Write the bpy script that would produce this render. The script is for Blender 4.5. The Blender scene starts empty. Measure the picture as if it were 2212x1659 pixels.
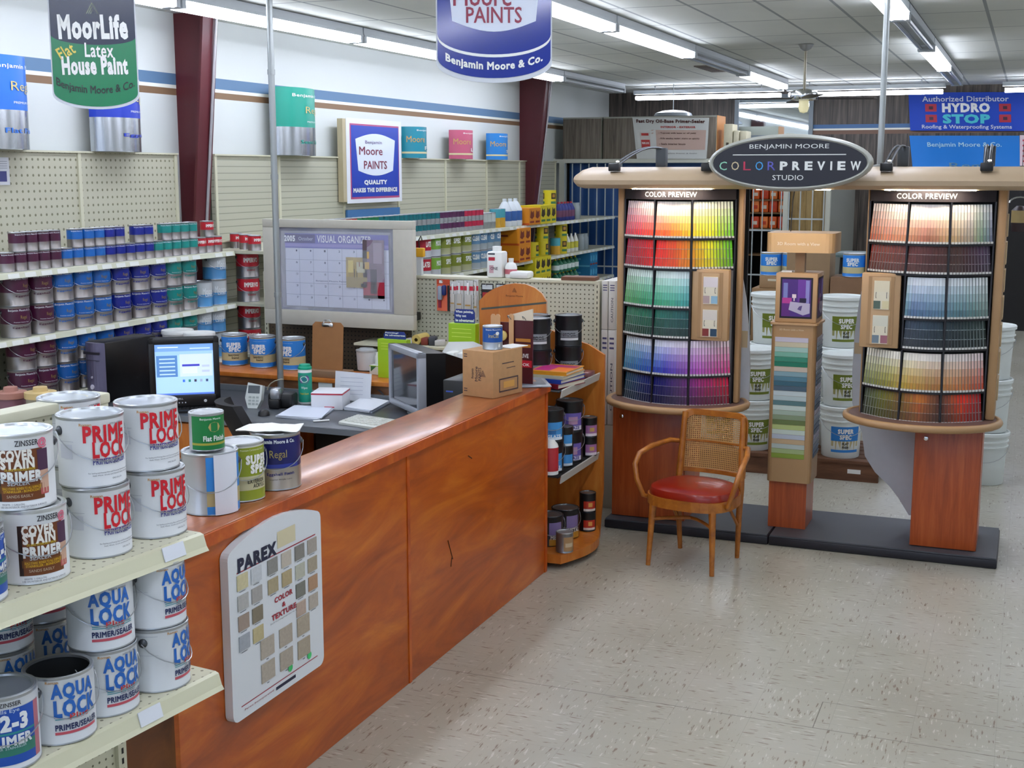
import bpy, bmesh, math, random, colorsys
from mathutils import Vector, Matrix
random.seed(7)
SC = bpy.context.scene
COL = SC.collection
PI = math.pi
# ---------------------------------------------------------------- camera
FPX, YAW, PIT, CAMZ = 2760.0, math.radians(21.9), math.radians(9.45), 2.15
FW = Vector((-math.sin(YAW)*math.cos(PIT), math.cos(YAW)*math.cos(PIT), -math.sin(PIT)))
RT = Vector((math.cos(YAW), math.sin(YAW), 0))
UP = RT.cross(FW)
CAM = Vector((0, 0, CAMZ))
cd = bpy.data.cameras.new('camera'); cam = bpy.data.objects.new('camera', cd); COL.objects.link(cam)
cam.matrix_world = Matrix(((RT.x, UP.x, -FW.x, CAM.x), (RT.y, UP.y, -FW.y, CAM.y), (RT.z, UP.z, -FW.z, CAM.z), (0, 0, 0, 1)))
cd.sensor_width = 36; cd.lens = 36*FPX/2212; cd.clip_start = .05; cd.clip_end = 100
SC.camera = cam
# ---------------------------------------------------------------- world, light, exposure
W = bpy.data.worlds.new('world'); SC.world = W; W.use_nodes = True
W.node_tree.nodes['Background'].inputs[0].default_value = (.62, .75, 1, 1)
W.node_tree.nodes['Background'].inputs[1].default_value = 1.0
SC.view_settings.view_transform = 'Standard'; SC.view_settings.look = 'None'
SC.view_settings.gamma = 1; SC.view_settings.use_curve_mapping = False
SC.view_settings.exposure = 0.45
TUBE = 13.0          # emission of the fluorescent tubes
SC.cycles.max_bounces = 8; SC.cycles.diffuse_bounces = 4; SC.cycles.glossy_bounces = 4
SC.cycles.caustics_reflective = False; SC.cycles.caustics_refractive = False
SC.cycles.use_denoising = True; SC.cycles.sample_clamp_indirect = 6

def at(px, py, **k):                       # photograph pixel -> point on the plane x=, y= or z=
    d = FW + RT*((px-1106)/FPX) - UP*((py-829.5)/FPX)
    (a, v), = k.items(); i = 'xyz'.index(a)
    return CAM + d*((v-CAM[i])/d[i])
def zat(px, py, p):                        # height of that pixel on the vertical through p
    d = FW + RT*((px-1106)/FPX) - UP*((py-829.5)/FPX)
    t = math.hypot(p[0], p[1])/math.hypot(d.x, d.y)
    return CAMZ + d.z*t
# ---------------------------------------------------------------- materials
def lin(h):
    h = h.lstrip('#'); o = []
    for i in (0, 2, 4):
        c = int(h[i:i+2], 16)/255
        o.append(c/12.92 if c <= .04045 else ((c+.055)/1.055)**2.4)
    return (*o, 1)
MC = {}
def mat(h, rough=.5, metal=0, emit=0, noise=0, nscale=20, alpha=1, coat=0, trans=0):
    k = (h, rough, metal, emit, noise, nscale, alpha, coat, trans)
    if k in MC: return MC[k]
    m = bpy.data.materials.new('m_'+h.strip('#')); m.use_nodes = True
    nt = m.node_tree; b = nt.nodes['Principled BSDF']
    b.inputs['Base Color'].default_value = lin(h); b.inputs['Roughness'].default_value = rough
    b.inputs['Metallic'].default_value = metal
    if coat: b.inputs['Coat Weight'].default_value = coat; b.inputs['Coat Roughness'].default_value = .1
    if trans: b.inputs['Transmission Weight'].default_value = trans
    if alpha < 1: b.inputs['Alpha'].default_value = alpha
    if emit: b.inputs['Emission Color'].default_value = lin(h); b.inputs['Emission Strength'].default_value = emit
    if noise:
        tc = nt.nodes.new('ShaderNodeTexCoord'); n = nt.nodes.new('ShaderNodeTexNoise'); n.inputs['Scale'].default_value = nscale
        n.inputs['Detail'].default_value = 4
        mx = nt.nodes.new('ShaderNodeMix'); mx.data_type = 'RGBA'; mx.blend_type = 'MULTIPLY'
        mx.inputs[0].default_value = 1
        cr = nt.nodes.new('ShaderNodeValToRGB'); cr.color_ramp.elements[0].color = (1-noise,)*3+(1,); cr.color_ramp.elements[0].position = .3; cr.color_ramp.elements[1].position = .7
        nt.links.new(tc.outputs['Object'], n.inputs['Vector']); nt.links.new(n.outputs[0], cr.inputs[0])
        mx.inputs[6].default_value = lin(h); nt.links.new(cr.outputs[0], mx.inputs[7]); nt.links.new(mx.outputs[2], b.inputs['Base Color'])
    MC[k] = m
    return m
def newmat(name, rough=.5, metal=0):
    m = bpy.data.materials.new(name); m.use_nodes = True; nt = m.node_tree; b = nt.nodes['Principled BSDF']
    b.inputs['Roughness'].default_value = rough; b.inputs['Metallic'].default_value = metal
    return m, nt, b
def N(nt, t, **k):
    n = nt.nodes.new(t)
    for a, v in k.items(): setattr(n, a, v)
    return n
def coords(nt, scale=(1, 1, 1), loc=(0, 0, 0), rot=(0, 0, 0)):
    tc = N(nt, 'ShaderNodeTexCoord'); mp = N(nt, 'ShaderNodeMapping')
    mp.inputs['Scale'].default_value = scale; mp.inputs['Location'].default_value = loc; mp.inputs['Rotation'].default_value = rot
    nt.links.new(tc.outputs['Object'], mp.inputs['Vector']); return mp.outputs[0]
def ramp(nt, src, stops):
    r = N(nt, 'ShaderNodeValToRGB'); e = r.color_ramp.elements
    while len(e) < len(stops): e.new(.5)
    for i, (p, c) in enumerate(stops): e[i].position = p; e[i].color = lin(c) if isinstance(c, str) else (c, c, c, 1)
    nt.links.new(src, r.inputs[0]); return r.outputs[0]
def wood(name, c0, c1, c2, scale=(1, 1, 1), rough=.35, coat=0, dist=6, wave=3):
    m, nt, b = newmat(name, rough); v = coords(nt, scale)
    n1 = N(nt, 'ShaderNodeTexNoise'); n1.inputs['Scale'].default_value = wave; n1.inputs['Detail'].default_value = 8; n1.inputs['Distortion'].default_value = dist*.2
    n1.inputs['Roughness'].default_value = .62
    nt.links.new(v, n1.inputs['Vector'])
    col = ramp(nt, n1.outputs[0], [(.3, c0), (.5, c1), (.7, c2)])
    nt.links.new(col, b.inputs['Base Color'])
    if coat: b.inputs['Coat Weight'].default_value = coat; b.inputs['Coat Roughness'].default_value = .15
    return m
def mathn(nt, op, a, b=None):
    n = N(nt, 'ShaderNodeMath', operation=op)
    for i, s in enumerate((a, b)):
        if s is None: continue
        if isinstance(s, (int, float)): n.inputs[i].default_value = s
        else: nt.links.new(s, n.inputs[i])
    return n.outputs[0]
def sep(nt, v):
    s = N(nt, 'ShaderNodeSeparateXYZ'); nt.links.new(v, s.inputs[0]); return s.outputs
def mixc(nt, fac, a, b):
    m = N(nt, 'ShaderNodeMix', data_type='RGBA')
    nt.links.new(fac, m.inputs[0])
    for i, s in ((6, a), (7, b)):
        if isinstance(s, str): m.inputs[i].default_value = lin(s)
        else: nt.links.new(s, m.inputs[i])
    return m.outputs[2]
def pegmat(name, base, hole, ax='xz', pitch=.0254, r=.16, rough=.5):
    m, nt, b = newmat(name, rough); s = sep(nt, coords(nt)); d = []
    for a in ax:
        f = mathn(nt, 'FRACT', mathn(nt, 'DIVIDE', s['xyz'.index(a)], pitch)); d.append(mathn(nt, 'POWER', mathn(nt, 'SUBTRACT', f, .5), 2))
    q = mathn(nt, 'LESS_THAN', mathn(nt, 'ADD', d[0], d[1]), r*r)
    nt.links.new(mixc(nt, q, base, hole), b.inputs['Base Color']); return m
def groovemat(name, base, line, ax='z', pitch=.05, w=.12, rough=.5):
    m, nt, b = newmat(name, rough); s = sep(nt, coords(nt))
    f = mathn(nt, 'FRACT', mathn(nt, 'DIVIDE', s['xyz'.index(ax)], pitch))
    nt.links.new(mixc(nt, mathn(nt, 'LESS_THAN', f, w), base, line), b.inputs['Base Color']); return m
M_VC, _nt, _b = newmat('printed_colour', .45)
_a = N(_nt, 'ShaderNodeVertexColor', layer_name='Col'); _nt.links.new(_a.outputs[0], _b.inputs['Base Color'])
M_STEEL = mat('#b9bcc0', .28, .9); M_DSTEEL = mat('#55585c', .35, .8); M_WHITE = mat('#e9ebe8', .4); M_BLACK = mat('#0b0b0d', .4)
M_CREAM = mat('#cfcdb4', .45, noise=.06, nscale=3); M_TAN = mat('#b08a5c', .5, noise=.05, nscale=8)
M_CARD = mat('#b48a5e', .8, noise=.1, nscale=30); M_CHROME = mat('#d8dadc', .12, 1)
M_COUNTER = wood('counter_plywood', '#8c3a05', '#b25208', '#cb7018', (1.4, .5, 2.2), .34, .25, 8, 2.2)
M_CTOP = wood('counter_top_wood', '#7d3f1c', '#a25a2c', '#b97a4c', (3, .8, 3), .28, .4, 5, 3)
M_TRIM = wood('counter_trim', '#9a3c06', '#b95010', '#cc6a1e', (2, 2, 2), .35, .2)
M_ORANGE = wood('orange_laminate', '#b2601c', '#c27026', '#cf8436', (4, 4, .8), .4, .1, 4, 3)
M_CHERRY = wood('cherry_laminate', '#93401a', '#a84c20', '#b85c2c', (9, 9, .7), .38, .15, 3, 4)
# ---------------------------------------------------------------- mesh builder
class MB:
    def __init__(s): s.v = []; s.f = []; s.m = []; s.c = []; s.mats = []; s.sm = []
    def mi(s, m):
        if m not in s.mats: s.mats.append(m)
        return s.mats.index(m)
    def add(s, vs, fs, m, col=None, smooth=False):
        o = len(s.v); i = s.mi(m); s.v += [tuple(v) for v in vs]
        for f in fs: s.f.append(tuple(a+o for a in f)); s.m.append(i); s.c.append(col); s.sm.append(smooth)
        return s
    def box(s, lo, hi, m, col=None, X=None):
        x0, y0, z0 = lo; x1, y1, z1 = hi
        vs = [(x0,y0,z0),(x1,y0,z0),(x1,y1,z0),(x0,y1,z0),(x0,y0,z1),(x1,y0,z1),(x1,y1,z1),(x0,y1,z1)]
        if X: vs = [X @ Vector(v) for v in vs]
        return s.add(vs, [(3,2,1,0),(4,5,6,7),(0,1,5,4),(1,2,6,5),(2,3,7,6),(3,0,4,7)], m, col)
    def rbox(s, lo, hi, m, r=.01, seg=2, X=None):
        bm = bmesh.new(); bmesh.ops.create_cube(bm, size=1)
        c = [(a+b)/2 for a, b in zip(lo, hi)]; d = [b-a for a, b in zip(lo, hi)]
        for v in bm.verts: v.co = Vector([c[i]+v.co[i]*d[i] for i in range(3)])
        r = min(r, min(d)*.49)
        bmesh.ops.bevel(bm, geom=bm.edges[:], offset=r, segments=seg, affect='EDGES', profile=.5)
        bm.verts.index_update()
        vs = [(X @ v.co) if X else v.co.copy() for v in bm.verts]; fs = [[v.index for v in f.verts] for f in bm.faces]; bm.free()
        return s.add(vs, fs, m, None, True)
    def lathe(s, prof, m, seg=28, c=(0, 0, 0), cols=None, X=None, a0=0, a1=2*PI, smooth=True, caps=3):
        full = abs(a1-a0-2*PI) < 1e-6; n = seg if full else seg+1; vs = []
        for r, z in prof:
            for k in range(n):
                a = a0+(a1-a0)*k/seg; p = Vector((c[0]+r*math.sin(a), c[1]-r*math.cos(a), c[2]+z)); vs.append(X @ p if X else p)
        for j in range(len(prof)-1):
            fs = []
            for k in range(seg):
                k2 = (k+1) % n; fs.append((j*n+k, j*n+k2, (j+1)*n+k2, (j+1)*n+k))
            mm = cols[j] if cols and cols[j] else m
            o = len(s.v) if j == 0 else o
            if j == 0: s.v += [tuple(v) for v in vs]
            i = s.mi(mm)
            for f in fs: s.f.append(tuple(a+o for a in f)); s.m.append(i); s.c.append(None); s.sm.append(smooth)
        for j, rev in ((0, True), (len(prof)-1, False)):
            if full and prof[j][0] > 1e-3 and caps & (1 if rev else 2):
                f = tuple(o+j*n+k for k in range(n)); f = f[::-1] if rev else f
                s.f.append(f); s.m.append(s.mi(cols[min(j, len(prof)-2)] if cols and cols[min(j, len(prof)-2)] else m)); s.c.append(None); s.sm.append(False)
        return s
    def tube(s, pts, r, m, seg=8, closed=False):
        pts = [Vector(p) for p in pts]; n = len(pts); rings = []; up = None
        for i, p in enumerate(pts):
            if closed: t = pts[(i+1) % n]-pts[i-1]
            else: t = pts[min(i+1, n-1)]-pts[max(i-1, 0)]
            t.normalize()
            if up is None:
                up = Vector((0, 0, 1)) if abs(t.z) < .9 else Vector((1, 0, 0))
            a = t.cross(up)
            if a.length < 1e-4: a = t.orthogonal()
            a.normalize(); b = a.cross(t); up = b
            rr = r[i] if isinstance(r, (list, tuple)) else r
            rings.append([p+a*math.cos(2*PI*k/seg)*rr+b*math.sin(2*PI*k/seg)*rr for k in range(seg)])
        vs = [v for g in rings for v in g]; fs = []
        for i in range(n if closed else n-1):
            j = (i+1) % n
            for k in range(seg): fs.append((i*seg+k, i*seg+(k+1) % seg, j*seg+(k+1) % seg, j*seg+k))
        if not closed: fs += [tuple(range(seg))[::-1], tuple((n-1)*seg+k for k in range(seg))]
        return s.add(vs, fs, m, None, True)
    def prism(s, poly, ax, t0, t1, m, m_side=None):   # poly in the two other axes (in order), extruded along ax
        i = 'xyz'.index(ax); n = len(poly)
        def P(p, t): q = list(p); q.insert(i, t); return q
        vs = [P(p, t0) for p in poly]+[P(p, t1) for p in poly]
        s.add(vs, [tuple(range(n))[::-1], tuple(range(n, 2*n))], m)
        o = len(s.v)-2*n; k = s.mi(m_side or m)
        for a in range(n):
            b = (a+1) % n; s.f.append((o+a, o+b, o+n+b, o+n+a)); s.m.append(k); s.c.append(None); s.sm.append(False)
        return s
    def text(s, st, m, w, h, X=None, fn=None, bold=.02, cuts=0, italic=0):
        vs, fs = glyphs(st, bold, cuts, italic)
        vs = [Vector(((a-.5)*w, (b-.5)*h, 0)) for a, b in vs]
        if fn: vs = [fn(v.x, v.y) for v in vs]
        if X: vs = [X @ Vector(v) for v in vs]
        return s.add(vs, fs, m)
    def build(s, name, parent=None, loc=None, rz=0, **props):
        me = s.mesh(name); o = bpy.data.objects.new(name, me); COL.objects.link(o)
        if loc is not None: o.location = loc
        if rz: o.rotation_euler.z = rz
        if parent: o.parent = parent
        for k, v in props.items(): o[k] = v
        return o
    def mesh(s, name):
        me = bpy.data.meshes.new(name); me.from_pydata(s.v, [], s.f)
        for m in s.mats: me.materials.append(m)
        me.polygons.foreach_set('material_index', s.m); me.polygons.foreach_set('use_smooth', s.sm)
        if any(c is not None for c in s.c):
            ca = me.color_attributes.new('Col', 'FLOAT_COLOR', 'CORNER'); d = []
            for p, c in zip(me.polygons, s.c): d += list(c if c else (1, 1, 1, 1))*p.loop_total
            ca.data.foreach_set('color', d)
        if any(s.sm):
            try: me.set_sharp_from_angle(angle=math.radians(40))
            except Exception: pass
        me.update(); return me
GC = {}
def glyphs(st, bold=.02, cuts=0, italic=0):
    k = (st, bold, cuts, italic)
    if k in GC: return GC[k]
    c = bpy.data.curves.new('t', 'FONT'); c.body = st; c.size = 1; c.shear = italic; c.resolution_u = 2; c.align_x = 'CENTER'
    c.space_line = .8
    if bold > .025: c.space_character = 1.0+bold*2.4
    o = bpy.data.objects.new('t', c); me = bpy.data.meshes.new_from_object(o)
    bm = bmesh.new(); bm.from_mesh(me); bmesh.ops.remove_doubles(bm, verts=bm.verts[:], dist=1e-5)
    if bold > 0:                               # thicken the strokes: push every outline vertex outwards
        mv = {}
        for e in bm.edges:
            if len(e.link_faces) != 1: continue
            f = e.link_faces[0]; a, b_ = e.verts; d = b_.co-a.co; nn = Vector((d.y, -d.x, 0))
            if nn.length < 1e-9: continue
            nn.normalize()
            if nn.dot(f.calc_center_median()-(a.co+b_.co)/2) > 0: nn = -nn
            for v in (a, b_): mv.setdefault(v, []).append(nn)
        for v, ns in mv.items():
            m_ = sum(ns, Vector()); 
            if m_.length < .2: continue
            m_.normalize(); v.co += m_*bold*(1.0 if bold > .035 else .62)*min(1.5, 1/max(.4, m_.dot(ns[0])))
    xs = [v.co.x for v in bm.verts]; ys = [v.co.y for v in bm.verts]; x0, x1, y0, y1 = min(xs), max(xs), min(ys), max(ys)
    for i in range(1, cuts):
        bmesh.ops.bisect_plane(bm, geom=bm.verts[:]+bm.edges[:]+bm.faces[:], plane_co=(x0+(x1-x0)*i/cuts, 0, 0), plane_no=(1, 0, 0))
    bm.verts.index_update()
    r = ([((v.co.x-x0)/(x1-x0), (v.co.y-y0)/(y1-y0)) for v in bm.verts], [tuple(v.index for v in f.verts) for f in bm.faces])
    bm.free(); bpy.data.objects.remove(o); bpy.data.meshes.remove(me); bpy.data.curves.remove(c)
    GC[k] = r; return r
# frames that lay flat drawings (x right, y up, z out) on a wall
def F(o, xdir, ydir=(0, 0, 1)):
    x = Vector(xdir).normalized(); y = Vector(ydir).normalized(); z = x.cross(y)
    return Matrix(((x.x, y.x, z.x, o[0]), (x.y, y.y, z.y, o[1]), (x.z, y.z, z.z, o[2]), (0, 0, 0, 1)))
def quad(mb, X, x0, y0, x1, y1, m, z=0, col=None):
    return mb.add([X @ Vector(p) for p in ((x0, y0, z), (x1, y0, z), (x1, y1, z), (x0, y1, z))], [(0, 1, 2, 3)], m, col)
def poly(mb, X, pts, m, z=0):
    return mb.add([X @ Vector((p[0], p[1], z)) for p in pts], [tuple(range(len(pts)))], m)
# ---------------------------------------------------------------- scene records
def thing(name, label, cat, loc=(0, 0, 0), rz=0, group=None):
    o = bpy.data.objects.new(name, None); COL.objects.link(o); o.location = loc; o.rotation_euler.z = rz
    o.empty_display_size = .05
    return tag(o, label, cat, group)
def tag(o, label, cat, group=None, kind=None):
    o['label'] = label; o['category'] = cat
    if group: o['group'] = group
    if kind: o['kind'] = kind
    return o
def one(mb, name, label, cat, loc=None, rz=0, group=None, kind=None):
    return tag(mb.build(name, None, loc, rz), label, cat, group, kind)
def struct(mb, name, parent=None, **k):
    return mb.build(name, parent, kind='structure', **k)
def dup(root, loc, rz=0, label=None, group=None):
    r = root.copy(); COL.objects.link(r); r.location = loc; r.rotation_euler.z = rz
    if label: r['label'] = label
    if group: r['group'] = group
    for ch in list(root.children):
        c = ch.copy(); COL.objects.link(c); c.parent = r
        for g in ch.children:
            d = g.copy(); COL.objects.link(d); d.parent = c
    return r
ORD = ['first', 'second', 'third', 'fourth', 'fifth', 'sixth', 'seventh', 'eighth', 'ninth', 'tenth', 'eleventh', 'twelfth', 'thirteenth', 'fourteenth', 'fifteenth', 'sixteenth', 'seventeenth', 'eighteenth', 'nineteenth', 'twentieth']
# ================================================================ the room
XL, XR, YB, YF, ZC = -5.95, 4.6, 18.7, -3.0, 3.3
def zbands(name, base, bands, rough=.6, grain=None):
    m, nt, b = newmat(name, rough); s = sep(nt, coords(nt)); c = base
    if grain:
        n1 = N(nt, 'ShaderNodeTexNoise'); n1.inputs['Scale'].default_value = 3; n1.inputs['Detail'].default_value = 6
        nt.links.new(coords(nt, grain[0]), n1.inputs['Vector']); c = ramp(nt, n1.outputs[0], grain[1])
        f = mathn(nt, 'FRACT', mathn(nt, 'DIVIDE', s[0], .205)); c = mixc(nt, mathn(nt, 'LESS_THAN', f, .045), c, '#16130f')
    for z0, z1, h in bands:
        q = mathn(nt, 'MULTIPLY', mathn(nt, 'GREATER_THAN', s[2], z0), mathn(nt, 'LESS_THAN', s[2], z1)); c = mixc(nt, q, c, h)
    if isinstance(c, str): b.inputs['Base Color'].default_value = lin(c)
    else: nt.links.new(c, b.inputs['Base Color'])
    return m
M_WALL = zbands('painted_wall', '#d3d8d6', [(2.783, 2.865, '#5b7c9e'), (2.757, 2.783, '#eef0e6'), (2.708, 2.757, '#84674c')])
M_PANEL = zbands('dark_wood_paneling', '#4a4038', [(2.745, 2.80, '#3f6796'), (2.72, 2.745, '#e4e4d8'), (2.665, 2.72, '#6e5140')], .5,
                 ((9, 1, .55), [(.25, '#1f1b19'), (.5, '#4a423c'), (.75, '#6f665b')]))
# ceiling tiles
M_CEIL, nt, b = newmat('ceiling_tiles', .8); s = sep(nt, coords(nt))
fx = mathn(nt, 'FRACT', mathn(nt, 'DIVIDE', mathn(nt, 'ADD', s[0], .39+.4853*20), .4853)); fy = mathn(nt, 'FRACT', mathn(nt, 'DIVIDE', mathn(nt, 'ADD', s[1], -10.19+1.14*20), 1.14))
q = mathn(nt, 'MAXIMUM', mathn(nt, 'LESS_THAN', fx, .05), mathn(nt, 'LESS_THAN', fy, .021))
n1 = N(nt, 'ShaderNodeTexNoise'); n1.inputs['Scale'].default_value = 1.3; n1.inputs['Detail'].default_value = 5; nt.links.new(coords(nt), n1.inputs['Vector'])
nt.links.new(mixc(nt, q, ramp(nt, n1.outputs[0], [(.3, '#d3d7d2'), (.7, '#dfe2dd')]), '#9aa0a2'), b.inputs['Base Color'])
# vinyl floor
M_FLOOR, nt, b = newmat('vinyl_floor', .3)
v = coords(nt, (13, 75, 1)); n1 = N(nt, 'ShaderNodeTexNoise'); n1.inputs['Scale'].default_value = 1; n1.inputs['Detail'].default_value = 3; nt.links.new(v, n1.inputs['Vector'])
v2 = coords(nt, (75, 13, 1), (3, 5, 0)); n2 = N(nt, 'ShaderNodeTexNoise'); n2.inputs['Scale'].default_value = 1; n2.inputs['Detail'].default_value = 3; nt.links.new(v2, n2.inputs['Vector'])
s = sep(nt, coords(nt)); T = .3048
fx = mathn(nt, 'FLOOR', mathn(nt, 'DIVIDE', s[0], T)); fy = mathn(nt, 'FLOOR', mathn(nt, 'DIVIDE', s[1], T))
chk = mathn(nt, 'FRACT', mathn(nt, 'MULTIPLY', mathn(nt, 'ADD', fx, fy), .5)); chk = mathn(nt, 'GREATER_THAN', chk, .25)
fleck = N(nt, 'ShaderNodeMix', data_type='FLOAT'); nt.links.new(chk, fleck.inputs[0]); nt.links.new(n1.outputs[0], fleck.inputs[2]); nt.links.new(n2.outputs[0], fleck.inputs[3])
f1 = ramp(nt, fleck.outputs[0], [(.61, 0), (.67, 1)])
n3 = N(nt, 'ShaderNodeTexNoise'); n3.inputs['Scale'].default_value = 1.1; n3.inputs['Detail'].default_value = 6; nt.links.new(coords(nt), n3.inputs['Vector'])
base = ramp(nt, n3.outputs[0], [(.3, '#9e9a8b'), (.5, '#a9a697'), (.7, '#b1aea2')])
f2 = ramp(nt, fleck.outputs[0], [(.33, 1), (.38, 0)])
c = mixc(nt, mathn(nt, 'MULTIPLY', f1, .75), base, '#664c38'); c = mixc(nt, mathn(nt, 'MULTIPLY', f2, .5), c, '#d6d3cb')
g = mathn(nt, 'MAXIMUM', mathn(nt, 'LESS_THAN', mathn(nt, 'FRACT', mathn(nt, 'DIVIDE', s[0], T)), .008), mathn(nt, 'LESS_THAN', mathn(nt, 'FRACT', mathn(nt, 'DIVIDE', s[1], T)), .008))
c = mixc(nt, mathn(nt, 'MULTIPLY', g, .22), c, '#5c5248')
ya = (at(1560, 1541, z=0)).y; yb_ = at(1990, 1548, z=0).y; xj = at(1765, 1548, z=0).x
def near(v, c0, w): return mathn(nt, 'LESS_THAN', mathn(nt, 'ABSOLUTE', mathn(nt, 'SUBTRACT', v, c0)), w)
g1 = near(s[1], ya, .0022); g2 = mathn(nt, 'MULTIPLY', near(s[1], yb_, .0016), mathn(nt, 'GREATER_THAN', s[0], xj)); g3 = mathn(nt, 'MULTIPLY', near(s[0], xj, .002), near(s[1], (ya+yb_)/2, (yb_-ya)/2))
c = mixc(nt, mathn(nt, 'MULTIPLY', mathn(nt, 'MAXIMUM', g1, mathn(nt, 'MAXIMUM', g2, g3)), .75), c, '#4c443a')
nt.links.new(c, b.inputs['Base Color'])
b.inputs['Roughness'].default_value = .3
struct(MB().box((XL-.1, YF, -.1), (XR, YB+.1, 0), M_FLOOR), 'floor')
struct(MB().box((XL-.1, YF, ZC), (XR, YB+.1, ZC+.1), M_CEIL), 'ceiling')
struct(MB().box((XL-.1, YF, 0), (XL, YB+.1, ZC), M_WALL), 'wall_left')
struct(MB().box((XL, YB, 0), (XR, YB+.1, ZC), M_PANEL), 'wall_back')
struct(MB().box((XR, YF, 0), (XR+.1, YB+.1, ZC), M_WALL), 'wall_right')
w = MB()                                                   # the shop front behind the viewer: posts, sill and head around open glazing
for x in (XL-.05, -2.5, 1.0, XR-.05): w.box((x-.06, YF-.1, 0), (x+.06, YF, ZC), M_WALL)
w.box((XL-.1, YF-.1, 0), (XR+.1, YF, .5), M_WALL); w.box((XL-.1, YF-.1, 2.9), (XR+.1, YF, ZC), M_WALL); struct(w, 'wall_front')
for i, y in enumerate((2.05,)): pass
struct(MB().rbox((XL, 8.6, 0), (XL+.012, 14.9, .1), mat('#3c2b24', .6), .004), 'baseboard_left')
# black framed panel standing in for the shadow low on the back wall
o = struct(MB().box((.1-.55, YB-.03, 0), (.95, YB-.001, 2.1), mat('#0d0b0c', .6)), 'shade_panel_1')
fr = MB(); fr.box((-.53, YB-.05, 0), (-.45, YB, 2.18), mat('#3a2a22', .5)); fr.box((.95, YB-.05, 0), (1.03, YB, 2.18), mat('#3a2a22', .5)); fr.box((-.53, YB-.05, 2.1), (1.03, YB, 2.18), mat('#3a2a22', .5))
fr.build('shade_panel_frame', o)
# maroon tapered steel columns
M_MAR = mat('#571a22', .42, noise=.08, nscale=3); M_COND = mat('#a9a6a8', .4, .5)
for i, (y, xt, xm) in enumerate(((8.1, -5.65, -5.79), (15.05, -5.58, -5.745))):
    t = thing('steel_column', ['maroon tapered steel column behind the near wall shelving, by the green hanging sign', 'maroon tapered steel column at the far end of the wall shelving'][i], 'column', (XL, y, 0))
    xb = xm-(xt-xm)*1.2
    web = MB(); web.prism([(0.0, .002), (xb-XL, .002), (xt-XL, ZC-.002), (0.0, ZC-.002)], 'y', .004, .03, M_MAR); web.build('web', t)
    fl = MB(); fl.prism([(xb-XL, .002), (xb-XL+.02, .002), (xt-XL+.02, ZC-.002), (xt-XL, ZC-.002)], 'y', -.075, .11, M_MAR); fl.build('flange', t)
    MB().tube([(xb-XL+.04, .06, .3), (xt-XL+.04, .06, ZC-.01)], .012, M_COND).build('conduit', t)
# ---------------------------------------------------------------- ceiling lights
M_TUBE = mat('#eef2ff', .3, emit=TUBE); M_TOFF = mat('#c9cfd6', .25); M_FIX = mat('#c3c9cf', .4)
def fixture(L):
    def mk(lit):
        t = thing('strip_light', '', 'ceiling light'); h = MB(); h.box((-.065, 0.01, 0.055), (.065, L-.01, .1), M_FIX)
        h.prism([(-.075, .03), (.075, .03), (.065, .055), (-.065, .055)], 'y', .01, L-.01, M_FIX); h.build('housing', t)
        for x in (-.045, .045): MB().tube([(x, .05, 0), (x, L-.05, 0)], .024 if lit else .017, M_TUBE if lit else M_TOFF, 8).build('tube', t)
        for y in (.03, L-.03): MB().box((-.07, y-.02, -.02), (.07, y+.02, .03), M_FIX).build('end_cap', t)
        return t
    return mk
mk = fixture(2.42); P = {True: mk(True), False: mk(False)}; used = set()
def put_light(lit, loc, rz, label):
    if lit not in used: used.add(lit); o = P[lit]; o.location = loc; o.rotation_euler.z = rz
    else: o = dup(P[lit], loc, rz)
    o['label'] = label; o['group'] = 'fluorescent strip lights'
ROWS = [(-5.15, [(-2.67, 1), (-.25, 1), (2.17, 1), (4.59, 1), (7.01, 1), (9.43, 1), (11.85, 1), (14.27, 0)], 'along the striped wall'),
        (-3.0, [(-2.67, 1), (-.25, 1), (2.13, 1), (4.55, 1), (6.975, 1), (9.4, 1), (11.82, 0), (14.24, 1)], 'over the middle aisle'),
        (-.92, [(-2.67, 1), (-.25, 1), (2.17, 1), (4.6, 1), (7.03, 1), (9.5, 0), (11.95, 1), (14.4, 0)], 'over the display aisle'),
        (1.2, [(2.17, 1), (7.0, 1), (11.9, 1)], 'beyond the display aisle'), (3.3, [(2.17, 1), (8, 1), (13, 1)], 'by the bare side wall')]
for x, ys, nm in ROWS:
    for j, (y, lit) in enumerate(ys):
        put_light(bool(lit), (x, y, 3.195), 0, '%s fluorescent strip light %s, %s from the camera' % ('lit' if lit else 'unlit', nm, ORD[j]))
for j, x in enumerate((-5.15, -3.07, 0, 1.35)):
    L = 2.06 if j < 2 else 2.42
    t = thing('strip_light', 'lit fluorescent strip light hung crosswise before the back wall, %s from the striped wall' % ORD[j], 'ceiling light', (x, 17.3, 3.15), 0, 'fluorescent strip lights')
    L = (2.05, 2.0, 1.9, 2.2)[j]
    if j == 2: t.location.x = -.42
    if j == 3: t.location.x = 1.5
    MB().box((0.01, -.06, .04), (L-.01, .06, .09), M_FIX).build('housing', t)
    for y in (-.04, .04): MB().tube([(.04, y, -.01), (L-.04, y, -.01)], .026, M_TUBE, 8).build('tube', t)
    for hx in (.3, L-.3): MB().tube([(hx, 0, .09), (hx, 0, .149)], .006, M_FIX, 6).build('hanger', t)
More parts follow.
